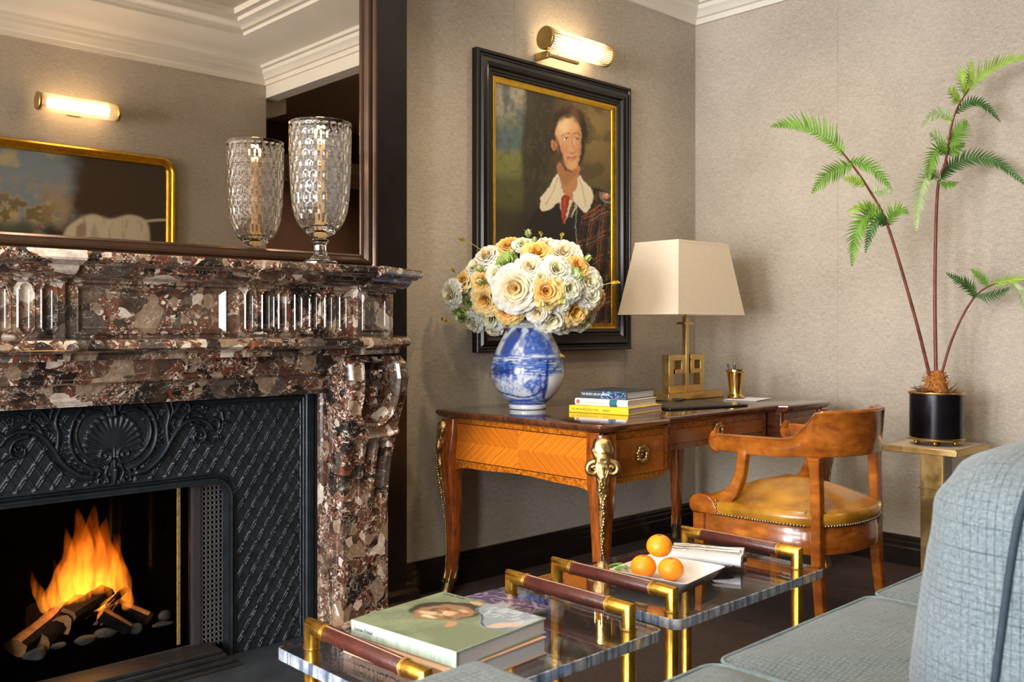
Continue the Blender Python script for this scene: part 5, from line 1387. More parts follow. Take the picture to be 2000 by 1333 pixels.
# buds
bud0 = None
BLAB = ['rose bud standing highest above the bouquet', 'rose bud at the upper right edge of the bouquet', 'small rose bud just below the highest bud', 'small rose bud under the orange rose right of centre', 'rose bud between the white roses at the upper left', 'peach rose bud in the left middle of the bouquet', 'small rose bud at the lower right of the bouquet', 'small rose bud beside the green rose near the top']
bi = 0
for x, y, s_ in ((640, 90, .014), (1025, 250, .013), (680, 132, .010), (735, 545, .012), (330, 320, .014), (325, 400, .015), (870, 530, .012), (535, 215, .012)):
    p_, nrm = dome(840 + x / 3.3325, 430 + y / 3.3325, 1.0)
    if bud0 is None:
        m = M(); m.lathe([(.0005, 1.5), (.45, 1.1), (.75, .4), (.7, -.1), (.3, -.7)], (0, 0, 0), 14)
        m.c = [(.62, .50, .22)] * len(m.v)
        bud0 = thing('rose_bud', 'small closed rose bud poking out of the bouquet', 'rose bud', (0, 0, 0), 'rose buds in the bouquet')
        obj('petals', m, MT['petal'], bud0, smooth=80)
        g = M()
        for k in range(5):
            an = k * 2 * PI / 5; g.tube([(.2 * math.cos(an), .2 * math.sin(an), -.8), (.85 * math.cos(an), .85 * math.sin(an), 0), (.7 * math.cos(an), .7 * math.sin(an), .9), (1.2 * math.cos(an), 1.2 * math.sin(an), 1.3)], [.2, .28, .15, .02], 6)
        g.rod((0, 0, -.6), (0, 0, -4), .12, 6)
        obj('sepals', g, vary(pm('bud_green', (.20, .30, .05), .5), .2, 2), bud0)
        o = bud0
    else:
        o = bud0.copy(); C.objects.link(o)
        for ch in list(bud0.children): c = ch.copy(); C.objects.link(c); c.parent = o
    o['label'] = BLAB[bi]; bi += 1
    o.location = p_; o.scale = (s_, s_, s_); o.rotation_euler = nrm.to_track_quat('Z', 'Y').to_euler()
# yellow sprigs and dark leaves
def leaf(m, p_, d_, nrm, l, w_, mi=0):
    d_ = Vector(d_).normalized(); s_ = d_.cross(Vector(nrm)).normalized(); nn = s_.cross(d_); vs = []
    for i in range(6):
        t = i / 5; q = w_ * math.sin(PI * min(1, t * .92 + .08)) * .5; c_ = Vector(p_) + d_ * l * t - nn * l * .25 * t * t
        vs += [c_ - s_ * q + nn * q * .3, c_, c_ + s_ * q + nn * q * .3]
    m.add(vs, [(3 * i + j, 3 * i + j + 1, 3 * i + j + 4, 3 * i + j + 3) for i in range(5) for j in range(2)], mi)
fm = M(); rf = random.Random(9)
for k in range(150):
    an = rf.uniform(0, 2 * PI); el = rf.uniform(-.45, 1.3); nrm = Vector((math.cos(an) * math.cos(el), math.sin(an) * math.cos(el), math.sin(el)))
    p_ = BC + Vector([nrm[i] * BA[i] * .62 for i in range(3)]); t_ = (nrm + Vector((rf.uniform(-.6, .6), rf.uniform(-.6, .6), rf.uniform(-.6, .3)))).normalized()
    if p_.y + .06 < 2.97: leaf(fm, p_, t_, (t_.y, -t_.x, .4), .055, .030)
for k in range(30):
    an = 2 * PI * k / 30; fm.tube([(vb.x + .04 * math.cos(an), vb.y + .04 * math.sin(an), vb.z + .30), (vb.x + .07 * math.cos(an), vb.y + .07 * math.sin(an), vb.z + .38), (vb.x + .17 * math.cos(an), vb.y + .17 * math.sin(an), vb.z + .46)], .003, 5)
o = obj('bouquet_foliage', fm, MT['leafdark'], None, origin=(vb.x, vb.y, vb.z + .3), smooth=60); tag(o, 'dark green stems and leaves packed between the bouquet roses', 'leaves', kind='stuff')
for i, (x, y, tx, ty) in enumerate(((265, 150, 205, 130), (725, 140, 722, 88), (850, 160, 855, 100), (1120, 425, 1215, 410), (175, 360, 150, 330), (240, 710, 80, 650), (790, 840, 850, 885))):
    a_ = dome(840 + x / 3.3325, 430 + y / 3.3325, .95)[0]; dd_ = FW[0] * a_.x + FW[1] * a_.y; b_ = D(840 + tx / 3.3325, 430 + ty / 3.3325, dd_ - .02)
    in_ = a_.lerp(BC, .22); g = M()
    g.tube([in_, a_, a_.lerp(b_, .6) + Vector((0, 0, .004)), b_], .0014, 6)
    ax_ = (b_ - a_).normalized()
    for k in range(7):
        q = a_.lerp(b_, .62 + .38 * k / 6); sd = Vector((rf.uniform(-1, 1), rf.uniform(-1, 1), rf.uniform(-.4, 1))); leaf(g, q, ax_ + sd * .7, (FW[0], FW[1], .3), .017, .009)
    o = obj('yellow_sprig', g, MT['leafgold'], smooth=60)
    tag(o, ['yellow sprig at the upper left of the bouquet', 'left one of the two yellow sprigs on top of the bouquet', 'right one of the two yellow sprigs on top of the bouquet', 'long yellow sprig sticking out right of the bouquet', 'short yellow sprig on the left side of the bouquet', 'thin brown sprig trailing at the lower left of the bouquet', 'small sprig hanging right of the vase neck'][i], 'sprig', 'sprigs in the bouquet')

# ------------------------------------------------------------------ table lamp
lc = Vector((3.55, 2.600, DT + .0005))
tl = thing('table_lamp', 'brass greek key table lamp with a tapered rectangular cream shade', 'lamp', lc)
def rect_ring(hx, hy, z, c=lc, r_=.006): return [(c.x + sx_ * hx, c.y + sy_ * hy, c.z + z) for sx_, sy_ in ((-1, -1), (1, -1), (1, 1), (-1, 1))]
m = M().loft([rect_ring(.258, .168, .383), rect_ring(.192, .122, .708)], False)
m.loft([rect_ring(.255, .165, .383), rect_ring(.189, .119, .708)], False)
obj('lamp_shade', m, MT['shade'], tl, flat=True)
m = M()
for hx, hy, z in ((.258, .168, .383), (.1925, .1225, .704)):
    a_ = rect_ring(hx + .0008, hy + .0008, z - .001); b_ = rect_ring(hx + .0008 - .0014, hy + .0008 - .001, z + .008)
    m.loft([a_, b_], False)
obj('shade_trim', m, vary(pm('shade_tape', (.85, .72, .55), .7), .03, 30), tl, flat=True)
bx = M(); bx.box(lc.x - .215, lc.y - .085, lc.z, lc.x + .215, lc.y + .085, lc.z + .028)
obj('base', bx, MT['brass_satin'], tl, bevel=.002)
k = M(); kz = lc.z + .028; ky0, ky1 = lc.y - .028, lc.y + .012
def kb(x0, x1, z0, z1): k.box(lc.x + x0, ky0, kz + z0, lc.x + x1, ky1, kz + z1)
W_ = .135
kb(-W_, W_, 0, .032); kb(-W_, -W_ + .034, .032, .172); kb(-W_ + .034, -.012, .146, .172); kb(-.040, -.012, .085, .146); kb(-.085, -.040, .085, .106)
kb(W_ - .030, W_, .032, .172); kb(.030, W_ - .030, .146, .172); kb(.030, .058, .085, .146); kb(.058, W_ - .030, .085, .106)
obj('greek_key', k, MT['brass_satin'], tl, bevel=.0012)
m = M(); m.box(lc.x - .011, lc.y - .030, lc.z + .028, lc.x + .011, lc.y - .008, lc.z + .375); m.box(lc.x - .034, lc.y - .042, lc.z + .338, lc.x + .034, lc.y + .006, lc.z + .350)
m.box(lc.x - .004, lc.y - .024, lc.z + .37, lc.x + .004, lc.y - .016, lc.z + .712); m.box(lc.x - .19, lc.y - .022, lc.z + .700, lc.x + .19, lc.y - .018, lc.z + .704); m.box(lc.x - .016, lc.y - .028, lc.z + .708, lc.x + .016, lc.y + .0, lc.z + .722)
obj('stem', m, MT['brass_satin'], tl, bevel=.0012)

# ------------------------------------------------------------------ things on the desk
def book(name, label, c, size, rz, th_cover, mcover, mpage, spine_text=None, round_spine=False, cat='book', grp=None, tw=None, tmat=None, tsize=.5, paint=None):
    """spine on the local -X side"""
    L, Wd, H = size; t = thing(name, label, cat, c, grp); Mz = Matrix.Translation(c) @ Matrix.Rotation(rz, 4, 'Z')
    def tr(m): m.v = [tuple(Mz @ Vector(p_)) for p_ in m.v]; return m
    m = M(); cv = th_cover
    m.box(-L / 2, -Wd / 2, 0, L / 2, Wd / 2, cv); m.box(-L / 2, -Wd / 2, H - cv, L / 2, Wd / 2, H)
    if round_spine:
        pf = [(-L / 2 - .006 * math.sin(PI * i / 8), H * i / 8) for i in range(9)]
        m.loft([[(x, -Wd / 2, z) for x, z in pf] + [(-L / 2 + cv, -Wd / 2, H), (-L / 2 + cv, -Wd / 2, 0)], [(x, Wd / 2, z) for x, z in pf] + [(-L / 2 + cv, Wd / 2, H), (-L / 2 + cv, Wd / 2, 0)]])
    else: m.box(-L / 2, -Wd / 2, cv, -L / 2 + cv, Wd / 2, H - cv)
    obj('cover', tr(m), mcover, t, bevel=.0006)
    q = M().box(-L / 2 + cv, -Wd / 2 + .003, cv, L / 2 - .004, Wd / 2 - .003, H - cv)
    obj('page_block', tr(q), mpage, t)
    if spine_text:
        for body, off, wd, ts, tm in spine_text:
            x = -L / 2 - (.0066 if round_spine else .0006)
            rot = Matrix.Rotation(rz, 4, 'Z') @ Matrix(((0, 0, -1, 0), (-1, 0, 0, 0), (0, 1, 0, 0), (0, 0, 0, 1)))
            loc = Mz @ Vector((x, off, H * .5))
            text_obj('lettering', body, ts, tm, t, loc, rot, .0002, wd)
    return t, tr, Mz
ang = math.atan2(.06, .26)
bk_y = ymesh((.80, .56, .01)); bk_w = ymesh((.66, .66, .68)); bk_t = ymesh((.03, .04, .055))
book('book', 'yellow spined book at the bottom of the stack on the desk', (2.79, 2.355, DT + .0008), (.26, .262, .026), R(9), .003, bk_y, MT['page'], [('MY LIFE IN ARCHITECTURE', .118, .118, .010, MT['ink']), ('DESIGN', -.02, .03, .008, MT['ink'])], grp='books on the desk')
b2, tr2, Mz2 = book('book', 'white spined book with a blue band in the middle of the desk stack', (2.80, 2.362, DT + .0272), (.225, .232, .026), R(10), .003, bk_w, MT['page'], [('The Wandering Garden', .07, .085, .009, vary(pm('grey_print', (.4, .35, .3), .5), .1, 9))], True, grp='books on the desk')
obj('blue_band', tr2(M().loft([[(-.1125 - .0066 * math.sin(PI * i / 8) - .0004, y, .026 * i / 8) for i in range(9)] for y in (-.038, -.070)], False)), ymesh((.02, .12, .20)), b2)
m = M(); m.ball((-.1195, .100, .014), .008, 10, sc=(.15, 1, 1)); obj('red_emblem', tr2(m), ymesh((.45, .08, .05)), b2)
b3, tr3, Mz3 = book('book', 'dark teal book with white title and blue flowers topping the desk stack', (2.815, 2.368, DT + .0536), (.22, .205, .030), R(10), .003, bk_t, MT['page'], [('THE SECRET LIFE OF GARDENS', .096, .125, .012, MT['ink_white'])], grp='books on the desk')
X, Z = np.meshgrid(np.linspace(-.01, .098, 90), np.linspace(.002, .028, 26)); p = Paint(X.ravel(), Z.ravel(), '#1a2438'); nn_ = fbm(p.X * 220, p.Y * 220, 3); n4 = fbm(p.X * 90, p.Y * 90, 6)
p.put(sst(.5, .62, nn_), '#5a62b8', .95); p.put(sst(.55, .68, n4), '#2f9a9c', .9); p.put(sst(.66, .74, nn_), '#c6b6ea', .9)
m = grid_mesh(np.full(X.shape, -.1104), -X, Z); m.c = [tuple(q) for q in p.c]; obj('flower_print', tr3(m), MT['cover'], b3)
# black folder, note paper, cup of pens
fo = thing('leather_folder', 'flat black leather folder with cord ties lying before the lamp', 'folder', (3.17, 2.30, DT + .0005))
Mf = Matrix.Translation((3.19, 2.315, DT + .0008)) @ Matrix.Rotation(R(-14), 4, 'Z')
def trf(m): m.v = [tuple(Mf @ Vector(p_)) for p_ in m.v]; return m
obj('board', trf(M().box(-.205, -.145, 0, .205, .145, .009)), MT['black'], fo, bevel=.003)
obj('inset', trf(M().box(-.180, -.120, .009, .180, .120, .0098)), vary(pm('dark_brown_hide', (.05, .045, .042), .4), .2, 20), fo)
m = M(); rc = random.Random(2)
for k in range(5):
    pts = [(rc.uniform(-.03, .03) + .05, .10 + rc.uniform(-.02, .03), .012 + rc.uniform(0, .008)) for _ in range(6)]; m.tube([Vector(q) for q in smooth_pts(pts, 4)], .0022, 6)
obj('cord_ties', trf(m), MT['black'], fo)
m = M().obox((3.695, 2.345, DT + .0012), (.20, .15, .0012), R(12)); o = obj('note_paper', m, MT['white']); tag(o, 'sheets of white note paper lying under the brass cup', 'paper')
cc_ = Vector((3.745, 2.415, DT + .0022))
cc_ = Vector((3.690, 2.405, DT + .0022))
m = M().lathe([(.0, .0), (.034, 0), (.040, .004), (.038, .010), (.028, .018), (.027, .022), (.031, .06), (.038, .118), (.043, .122), (.043, .130), (.040, .130), (.036, .118), (.029, .06), (.024, .024), (0, .022)], cc_, 40)
o = obj('pen_cup', m, MT['brass'], None, origin=cc_, smooth=40); tag(o, 'polished brass julep cup holding black pens on the desk', 'cup')
for k, (dx_, dy_, ax_, ay_, h_) in enumerate(((-.012, .010, -.10, .06, .158), (-.004, .016, -.04, .10, .152), (-.006, -.004, -.08, .0, .154), (.012, .004, -.02, .06, .158))):
    b_ = cc_ + Vector((dx_ * .5, dy_ * .5, .026)); q = b_ + Vector((dx_ * .7 + ax_ * .14, dy_ * .7 + ay_ * .14, h_ - .026)); mid = b_.lerp(q, .98)
    pn = thing('pen', ['black pen leaning leftmost in the brass cup', 'black pen standing at the back in the brass cup', 'black pen between the others in the brass cup', 'black pen rightmost in the brass cup'][k], 'pen', b_, 'pens in the brass cup')
    obj('barrel', M().tube([b_, q], .0042, 10), MT['black'], pn); obj('clip', M().tube([b_.lerp(q, .80) + Vector((-.004, -.003, 0)), q + Vector((-.004, -.003, 0))], .0009, 6), MT['silver'], pn)
# ------------------------------------------------------------------ acrylic tray tables
TZ = .433
def rr_poly(x0, x1, y0, y1, r, k=6):
    out = []
    for cx_, cy_, a0 in ((x0 + r, y0 + r, 180), (x1 - r, y0 + r, 270), (x1 - r, y1 - r, 0), (x0 + r, y1 - r, 90)):
        for i in range(k + 1):
            an = R(a0 + 90 * i / k); out.append((cx_ + r * math.cos(an), cy_ + r * math.sin(an)))
    return out
def tray_table(x0, x1, y0, y1, label):
    cx_, cy_ = (x0 + x1) / 2, (y0 + y1) / 2; hx, hy = (x1 - x0) / 2 - .053, (y1 - y0) / 2 - .055; rt = .0155
    t = thing('tray_table', label, 'table', (cx_, cy_, 0), 'acrylic tray tables')
    path = rr_poly(x0, x1, y0, y1, .022); e = .0015
    def rg(o, z): return [(cx_ + (x - cx_) * (1 - o / hx), cy_ + (y - cy_) * (1 - o / hy), z) for x, y in path]
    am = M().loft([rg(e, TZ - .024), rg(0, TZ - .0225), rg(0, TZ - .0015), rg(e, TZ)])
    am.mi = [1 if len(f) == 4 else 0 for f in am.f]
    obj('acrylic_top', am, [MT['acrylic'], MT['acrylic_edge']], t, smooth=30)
    zt = .4885
    for sx_ in (-1, 1):
        x = cx_ + sx_ * hx
        for sy_ in (-1, 1):
            y = cy_ + sy_ * hy; yi = y - sy_ * .052; n = 20; rings = []
            for z in (.0, .004): rings.append([(x + rt * 1.08 * math.cos(2 * PI * j / n), y + rt * 1.08 * math.sin(2 * PI * j / n), z) for j in range(n)])
            rings.append([(x + rt * math.cos(2 * PI * j / n), y + rt * math.sin(2 * PI * j / n), .006) for j in range(n)])
            rings.append([(x + rt * math.cos(2 * PI * j / n), y + rt * math.sin(2 * PI * j / n), zt - .002 * 0 - (-1) * sy_ * rt * math.sin(2 * PI * j / n) * 1.0 - rt) for j in range(n)])
            rings.append([(x + rt * math.cos(2 * PI * j / n), yi, zt - rt + rt * math.sin(2 * PI * j / n) * sy_) for j in range(n)])
            lg = obj('leg', M().loft(rings), MT['gilt'], t, smooth=40)
            rs = M()
            for yy_, w_ in ((yi + sy_ * .002, .0045), (yi - sy_ * .004, .004)):
                rs.tube([(x, yy_ - .5 * w_, zt - rt), (x, yy_ + .5 * w_, zt - rt)], rt * 1.13, 20)
            obj('collar', rs, MT['gilt'], lg, bevel=.001)
            obj('acrylic_ring', M().lathe([(rt * 1.01, 0), (rt * 1.22, .0), (rt * 1.22, .0035), (rt * 1.01, .0035)], (x, y, TZ + .0002), 24, cap=False), MT['acrylic'], lg, smooth=30)
            for q in (.20,): obj('leg_ring', M().lathe([(rt, 0), (rt * 1.14, .001), (rt * 1.14, .005), (rt, .006)], (x, y, q), 24, cap=False), MT['gilt'], lg, smooth=30)
        ya, yb = cy_ - hy + .050, cy_ + hy - .050
        g = obj('leather_grip', M().tube([(x, ya, zt - rt), (x, ya + .002, zt - rt), (x, yb - .002, zt - rt), (x, yb, zt - rt)], [rt * .96, rt * 1.04, rt * 1.04, rt * .96], 24), MT['leather_red'], t, smooth=40)
        s_ = M()
        for yy_ in (ya + .004, yb - .004): s_.tube([(x + rt * 1.05 * math.cos(a_), yy_, zt - rt + rt * 1.05 * math.sin(a_)) for a_ in np.linspace(0, 2 * PI, 25)], .0007, 5)
        s_.tube([(x - rt * .25, ya + .004, zt - rt + rt * 1.03), (x - rt * .25, yb - .004, zt - rt + rt * 1.03)], .0007, 5)
        obj('stitching', s_, MT['stitch'], g)
    return t
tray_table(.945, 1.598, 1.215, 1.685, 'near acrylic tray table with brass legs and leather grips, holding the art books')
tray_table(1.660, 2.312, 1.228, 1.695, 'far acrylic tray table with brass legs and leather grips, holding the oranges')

# ------------------------------------------------------------------ art books on the near table
peach = ymesh((.62, .36, .24)); greenish = MT['cover']
an_ = R(-5)
bb, trb, Mb = book('book', 'thick peach coloured art book lying under the green one on the near table', (1.165, 1.418, TZ + .0006), (.262, .30, .034), R(4), .003, peach, MT['page'], [('RON MUECK', .118, .135, .026, MT['ink']), ('Fondation', -.085, .035, .007, MT['ink'])], cat='book')
paint_c = ymesh((.36, .46, .36))
bt, trt, Mt_ = book('book', 'pale green art book with a painted figure on its cover, topmost on the near table', (1.177, 1.420, TZ + .0354), (.255, .285, .030), R(6), .003, paint_c, MT['page'], [('Lucian Freud', .132, .052, .011, MT['ink']), ('A PAINTED LIFE', .07, .045, .008, MT['ink_white'])], cat='book')
X, Yg = np.meshgrid(np.linspace(-.1265, .1265, 230), np.linspace(-.1415, .1415, 250))
# sheet coordinates: s runs from the far end to the near end (0..1), t from the spine (0) to the fore edge (1)
s_ = (.1415 - Yg) / .283; t_ = (X + .1265) / .253
p = Paint(s_.ravel(), t_.ravel(), '#77836a', .085, 9); x_, y_ = p.X, p.Y; n1 = fbm(x_ * 6, y_ * 6, 4); n2 = fbm(x_ * 26, y_ * 14, 7)
p.put(sst(.4, .65, n1), '#93a07f', .6); p.put(sst(.5, .7, n2), '#6f7d60', .35)
def PQ(pts): return pts
# reclining painted head and shirt (generic)
def H(pts): return [(.367 + (a - .45) * 1.55, .585 + (b - .46) * 1.30) for a, b in pts]
p.poly(H([(.30, .36), (.28, .50), (.34, .62), (.46, .70), (.56, .68), (.60, .56), (.58, .42), (.50, .32), (.38, .30)]), '#2d2a22', .02, .95, 3)
p.poly(H([(.34, .34), (.32, .46), (.37, .58), (.46, .64), (.55, .60), (.58, .48), (.55, .36), (.46, .29), (.39, .29)]), '#94765a', .02, 1, 3)
for a_, b_, rx_, ry_, c_ in ((.40, .38, .05, .03, '#e3c39c'), (.47, .46, .035, .05, '#dcb78d'), (.42, .52, .04, .03, '#8c5b40'), (.52, .40, .03, .03, '#7a4d38'), (.50, .55, .03, .03, '#d8ac84'), (.38, .47, .02, .035, '#5d3b2c'), (.45, .33, .04, .018, '#efd8b4'), (.53, .50, .02, .05, '#a06a4c')):
    (q1, q2), = H([(a_, b_)]); p.ell(q1, q2, rx_ * 1.5, ry_ * 1.3, c_, .4, .85)
p.line(H([(.37, .42), (.43, .44), (.50, .42)]), .016, '#4a2f22', .005, .8); p.line(H([(.41, .55), (.47, .52), (.54, .53)]), .014, '#5a352a', .005, .8); p.line(H([(.44, .36), (.46, .42), (.45, .48)]), .012, '#f0dab8', .004, .8)
p.ell(.60, .40, .045, .055, '#c8906c', .3, .9)
p.poly([(.60, .74), (.50, .82), (.46, .92), (.52, 1.0), (1.0, 1.0), (1.0, .62), (.86, .52), (.74, .56), (.66, .64)], '#8c98a6', .012, 1, 3)
p.put(sst(.45, .6, n2) * sst(.7, .78, y_) * sst(.5, .6, x_), '#bcc6cc', .7)
p.line([(.60, .76), (.72, .60), (.88, .54), (.97, .62)], .016, '#2e3038', .006, .9); p.line([(.60, .74), (.50, .84), (.45, .95)], .012, '#343640', .005, .8)
p.poly([(.80, .55), (.90, .60), (.97, .72), (.90, .78), (.82, .66)], '#d7b8a0', .02, .8, 3); p.ell(.40, .93, .06, .05, '#c9a878', .25, .9)
for k in range(9): p.line([(.08 + .03 * k, .20 + .05 * (k % 3)), (.16 + .03 * k, .12 + .07 * (k % 4)), (.13 + .035 * k, .30 + .03 * (k % 3))], .004, '#a9b49a', .003, .6)
for k in range(12): p.line([(.56 + .03 * k, .80 + .04 * math.sin(k)), (.60 + .03 * k, .90 + .05 * math.cos(k * 2))], .006, '#e2e6e6' if k % 2 else '#5f6a78', .004, .7)
m = grid_mesh(X, Yg, np.full(X.shape, .0302)); m.c = [tuple(q) for q in p.c]; obj('cover_art', trt(m), MT['cover'], bt, smooth=180)
loc = Mt_ @ Vector((.116, .128, .0306)); text_obj('lettering', 'Lucian Freud', .012, MT['ink'], bt, loc, Matrix.Rotation(R(6) - PI / 2, 4, 'Z'), .0001, .06)
# spine paint wash
X, Z = np.meshgrid(np.linspace(-.142, .142, 140), np.linspace(.001, .029, 18)); p = Paint(X.ravel(), Z.ravel(), '#a8c0b2'); nn_ = fbm(p.X * 90, p.Y * 20, 3)
p.put(sst(.4, .6, nn_), '#c8d8cc', .7); p.put(sst(.0, .1, p.X) * sst(.55, .7, nn_), '#7f9aa6', .6)
m = grid_mesh(np.full(X.shape, -.1277), -X, Z); m.c = [tuple(q) for q in p.c]; 
so = obj('spine_art', trt(m), MT['cover'], bt)
# thin marbled booklet beyond them
bk = thing('booklet', 'thin booklet with a violet marbled cover beside the art books', 'booklet', (1.43, 1.585, TZ + .0006))
X, Yg = np.meshgrid(np.linspace(1.335, 1.522, 110), np.linspace(1.480, 1.672, 110)); p = Paint(X.ravel(), Yg.ravel(), '#4d4466'); n1 = fbm(p.X * 16, p.Y * 16, 5); wv = np.sin(40 * n1 + p.X * 14)
p.put(sst(-.1, .6, wv), '#7d739c', .8); p.put(sst(.5, .9, wv), '#a79fbe', .6); p.put(sst(.6, .95, np.sin(60 * n1)), '#3a2838', .8); p.ell(1.375, 1.645, .026, .026, '#c9b48c', .1, .95); p.ell(1.44, 1.56, .03, .022, '#aeb6c2', .3, .8)
m = grid_mesh(X, Yg, np.full(X.shape, TZ + .0052)); m.c = [tuple(q) for q in p.c]; obj('cover', m, MT['cover'], bk, smooth=180)
obj('page_block', M().box(1.335, 1.480, TZ + .0006, 1.522, 1.672, TZ + .0050), MT['page'], bk)

# ------------------------------------------------------------------ fruit plate, napkins on the far table
pc = Vector((1.905, 1.440, TZ + .0006)); pr = R(8)
pl_ = M(); path0 = rr_poly(-1, 1, -1, 1, .12, 4)
def pr_ring(h, z): c_, s__ = math.cos(pr), math.sin(pr); return [(pc.x + (x * c_ - y * s__) * h, pc.y + (x * s__ + y * c_) * h, pc.z + z) for x, y in path0]
pl_.loft([pr_ring(.082, 0), pr_ring(.085, .001), pr_ring(.108, .030), pr_ring(.109, .032), pr_ring(.106, .0325), pr_ring(.082, .006), pr_ring(.076, .005)])
o = obj('square_plate', pl_, MT['porcelain'], None, origin=pc, smooth=35); tag(o, 'square white flared plate holding three oranges', 'plate')
def orange(c, r, label):
    t = thing('orange', label, 'orange', c - Vector((0, 0, r * .9)), 'oranges on the white plate'); m = M(); n = 40; rings = []
    for i in range(25):
        a_ = -PI / 2 + PI * i / 24; rr_ = math.cos(a_); z = math.sin(a_) * .88
        dm = .10 * math.exp(-(rr_ / .18) ** 2); z -= math.copysign(dm, z)
        rings.append([(c.x + r * max(rr_, 1e-4) * (1 + .012 * math.cos(5 * 2 * PI * j / n)) * math.cos(2 * PI * j / n), c.y + r * max(rr_, 1e-4) * (1 + .012 * math.cos(5 * 2 * PI * j / n)) * math.sin(2 * PI * j / n), c.z + r * z) for j in range(n)])
    obj('peel', m.loft(rings), MT['orange'], t, smooth=180)
    obj('stem_button', M().lathe([(.004, 0), (.0035, .002), (0.0005, .003)], (c.x, c.y, c.z + r * .77), 8), MT['leafdark'], t)
r_ = .0325
o1 = PY(1276, 1110, 1.478); o1.z = TZ + .0055 + r_ * .88; o2 = PY(1325, 1114, 1.400); o2.z = o1.z
o1 = Vector((1.868, 1.487, o1.z)); o2 = Vector((1.898, 1.424, o1.z))
orange(o1, r_, 'orange lying on the plate beside the green leaf, leftmost of the three'); orange(o2, r_, 'orange lying on the plate, rightmost of the three')
o4 = Vector((1.938, 1.485, o1.z))
mid = (o1 + o2) / 2; orange(Vector((mid.x + .022, mid.y + .010, o1.z + .0500)), r_, 'orange balanced on top of the other two')
g = M(); a_ = Vector((1.855, 1.525, TZ + .026))
leaf(g, a_, (-.35, .9, .25), (0, 0, 1), .055, .026); leaf(g, a_ + Vector((-.01, -.01, .004)), (-1, .25, .18), (0, 0, 1), .05, .022); g.tube([a_ + Vector((.012, -.03, 0)), a_], .0015, 6)
o = obj('citrus_leaves', g, vary(pm('citrus_leaf', (.12, .34, .05), .35), .3, 20), smooth=60); tag(o, 'green citrus leaves sticking over the far edge of the white plate', 'leaf')
gc = Vector((2.125, 1.475, TZ + .0006)); gp_ = M(); n = 96
def wave(r0, z, a_=.0): return [(gc.x + r0 * (1 + a_ * math.cos(16 * 2 * PI * j / n)) * math.cos(2 * PI * j / n), gc.y + r0 * (1 + a_ * math.cos(16 * 2 * PI * j / n)) * math.sin(2 * PI * j / n), gc.z + z) for j in range(n)]
gp_.loft([wave(.065, 0), wave(.070, .002), wave(.103, .013, .012), wave(.106, .0155, .02), wave(.103, .016, .02), wave(.068, .006), wave(.060, .005)])
o = obj('glass_plate', gp_, MT['crystal'], None, origin=gc, smooth=50); tag(o, 'round scalloped glass plate carrying the napkins', 'plate')
def napkin(c, l, w_, h, rz, label, seed):
    m = M(); Mn = Matrix.Translation(c) @ Matrix.Rotation(rz, 4, 'Z'); rings = []
    k = 20
    for i in range(k + 1):
        x = -l / 2 + l * i / k; pts = []
        for j in range(36):
            an = 2 * PI * j / 36; ca, sa = math.cos(an), math.sin(an)
            e = .7; ww = w_ / 2 * (1 + .03 * math.sin(i * .9 + seed)); z = h / 2 + h / 2 * math.copysign(abs(sa) ** e, sa) * (1 + .08 * math.sin(3 * an + i * .3 + seed)) * (1 if sa < 0 else 1)
            pts.append(Mn @ Vector((x, ww * math.copysign(abs(ca) ** e, ca), max(0, z))))
        rings.append(pts)
    m.loft(rings, False)
    for r_, sg in ((rings[0], -1), (rings[-1], 1)):             # rolled end: a sunk spiral lip
        c0 = sum((Vector(q) for q in r_), Vector()) / len(r_); dx_ = Mn.to_3x3() @ Vector((-sg * .012, 0, 0))
        inner = [c0 + (Vector(q) - c0) * .72 for q in r_]; deep_ = [q + dx_ for q in inner]
        m.loft([r_, inner, deep_], False); m.add(deep_, [tuple(range(len(deep_)))])
    o = obj('napkin', m, MT['white'], smooth=60); tag(o, label, 'napkin', 'rolled napkins')
RZN = R(-33)
def off(c, al, ac, dz=0): return Vector((c.x + math.cos(RZN) * al - math.sin(RZN) * ac, c.y + math.sin(RZN) * al + math.cos(RZN) * ac, c.z + dz))
RZN = R(-62)
napkin(off(gc, .0, -.036, .0075), .190, .066, .028, RZN, 'white rolled napkin nearest the oranges', 1)
napkin(off(gc, .0, .036, .0085), .190, .066, .028, RZN, 'white rolled napkin behind the cutlery, nearest the leather grip', 4)
def cutlery(al0, ac, z, kind, label):
    t = thing(kind, label, kind, off(gc, 0, ac, z), 'tied silver cutlery'); m = M()
    pts = [off(gc, x, ac, z + dz) for x, dz in ((-.088, .0), (-.03, .002), (.03, .001), (.088, .0))]
    m.tube(pts, [.0060, .0042, .0048, .0066], 10, flat=(.6, 1.0), up=(0, 0, 1)); obj('handle', m, MT['silver'], t, smooth=60)
    m = M()
    if kind == 'fork':
        for k in range(4): m.tube([off(gc, -.088, ac + (k - 1.5) * .0015, z + .0), off(gc, -.108, ac + (k - 1.5) * .0042, z + .002), off(gc, -.130, ac + (k - 1.5) * .0042, z + .004)], [.0016, .0012, .0006], 6)
        obj('tines', m, MT['silver'], t)
    else:
        m.tube([off(gc, -.086, ac, z), off(gc, -.10, ac, z), off(gc, -.125, ac - .001, z), off(gc, -.142, ac - .004, z)], [.004, .0085, .008, .001], 10, flat=(.16, 1), up=(0, 0, 1)); obj('blade', m, MT['silver'], t, smooth=60)
cutlery(0, -.014, .0395, 'fork', 'silver fork lying on the napkins on the oranges side'); cutlery(0, .012, .0395, 'knife', 'silver knife lying on the napkins beside the fork')
m = M(); m.tube([off(gc, .0 + .0 * a_, .0 + .030 * math.cos(a_), .0345 + .0085 * math.sin(a_)) for a_ in np.linspace(0, 2 * PI, 25)], .0011, 6)
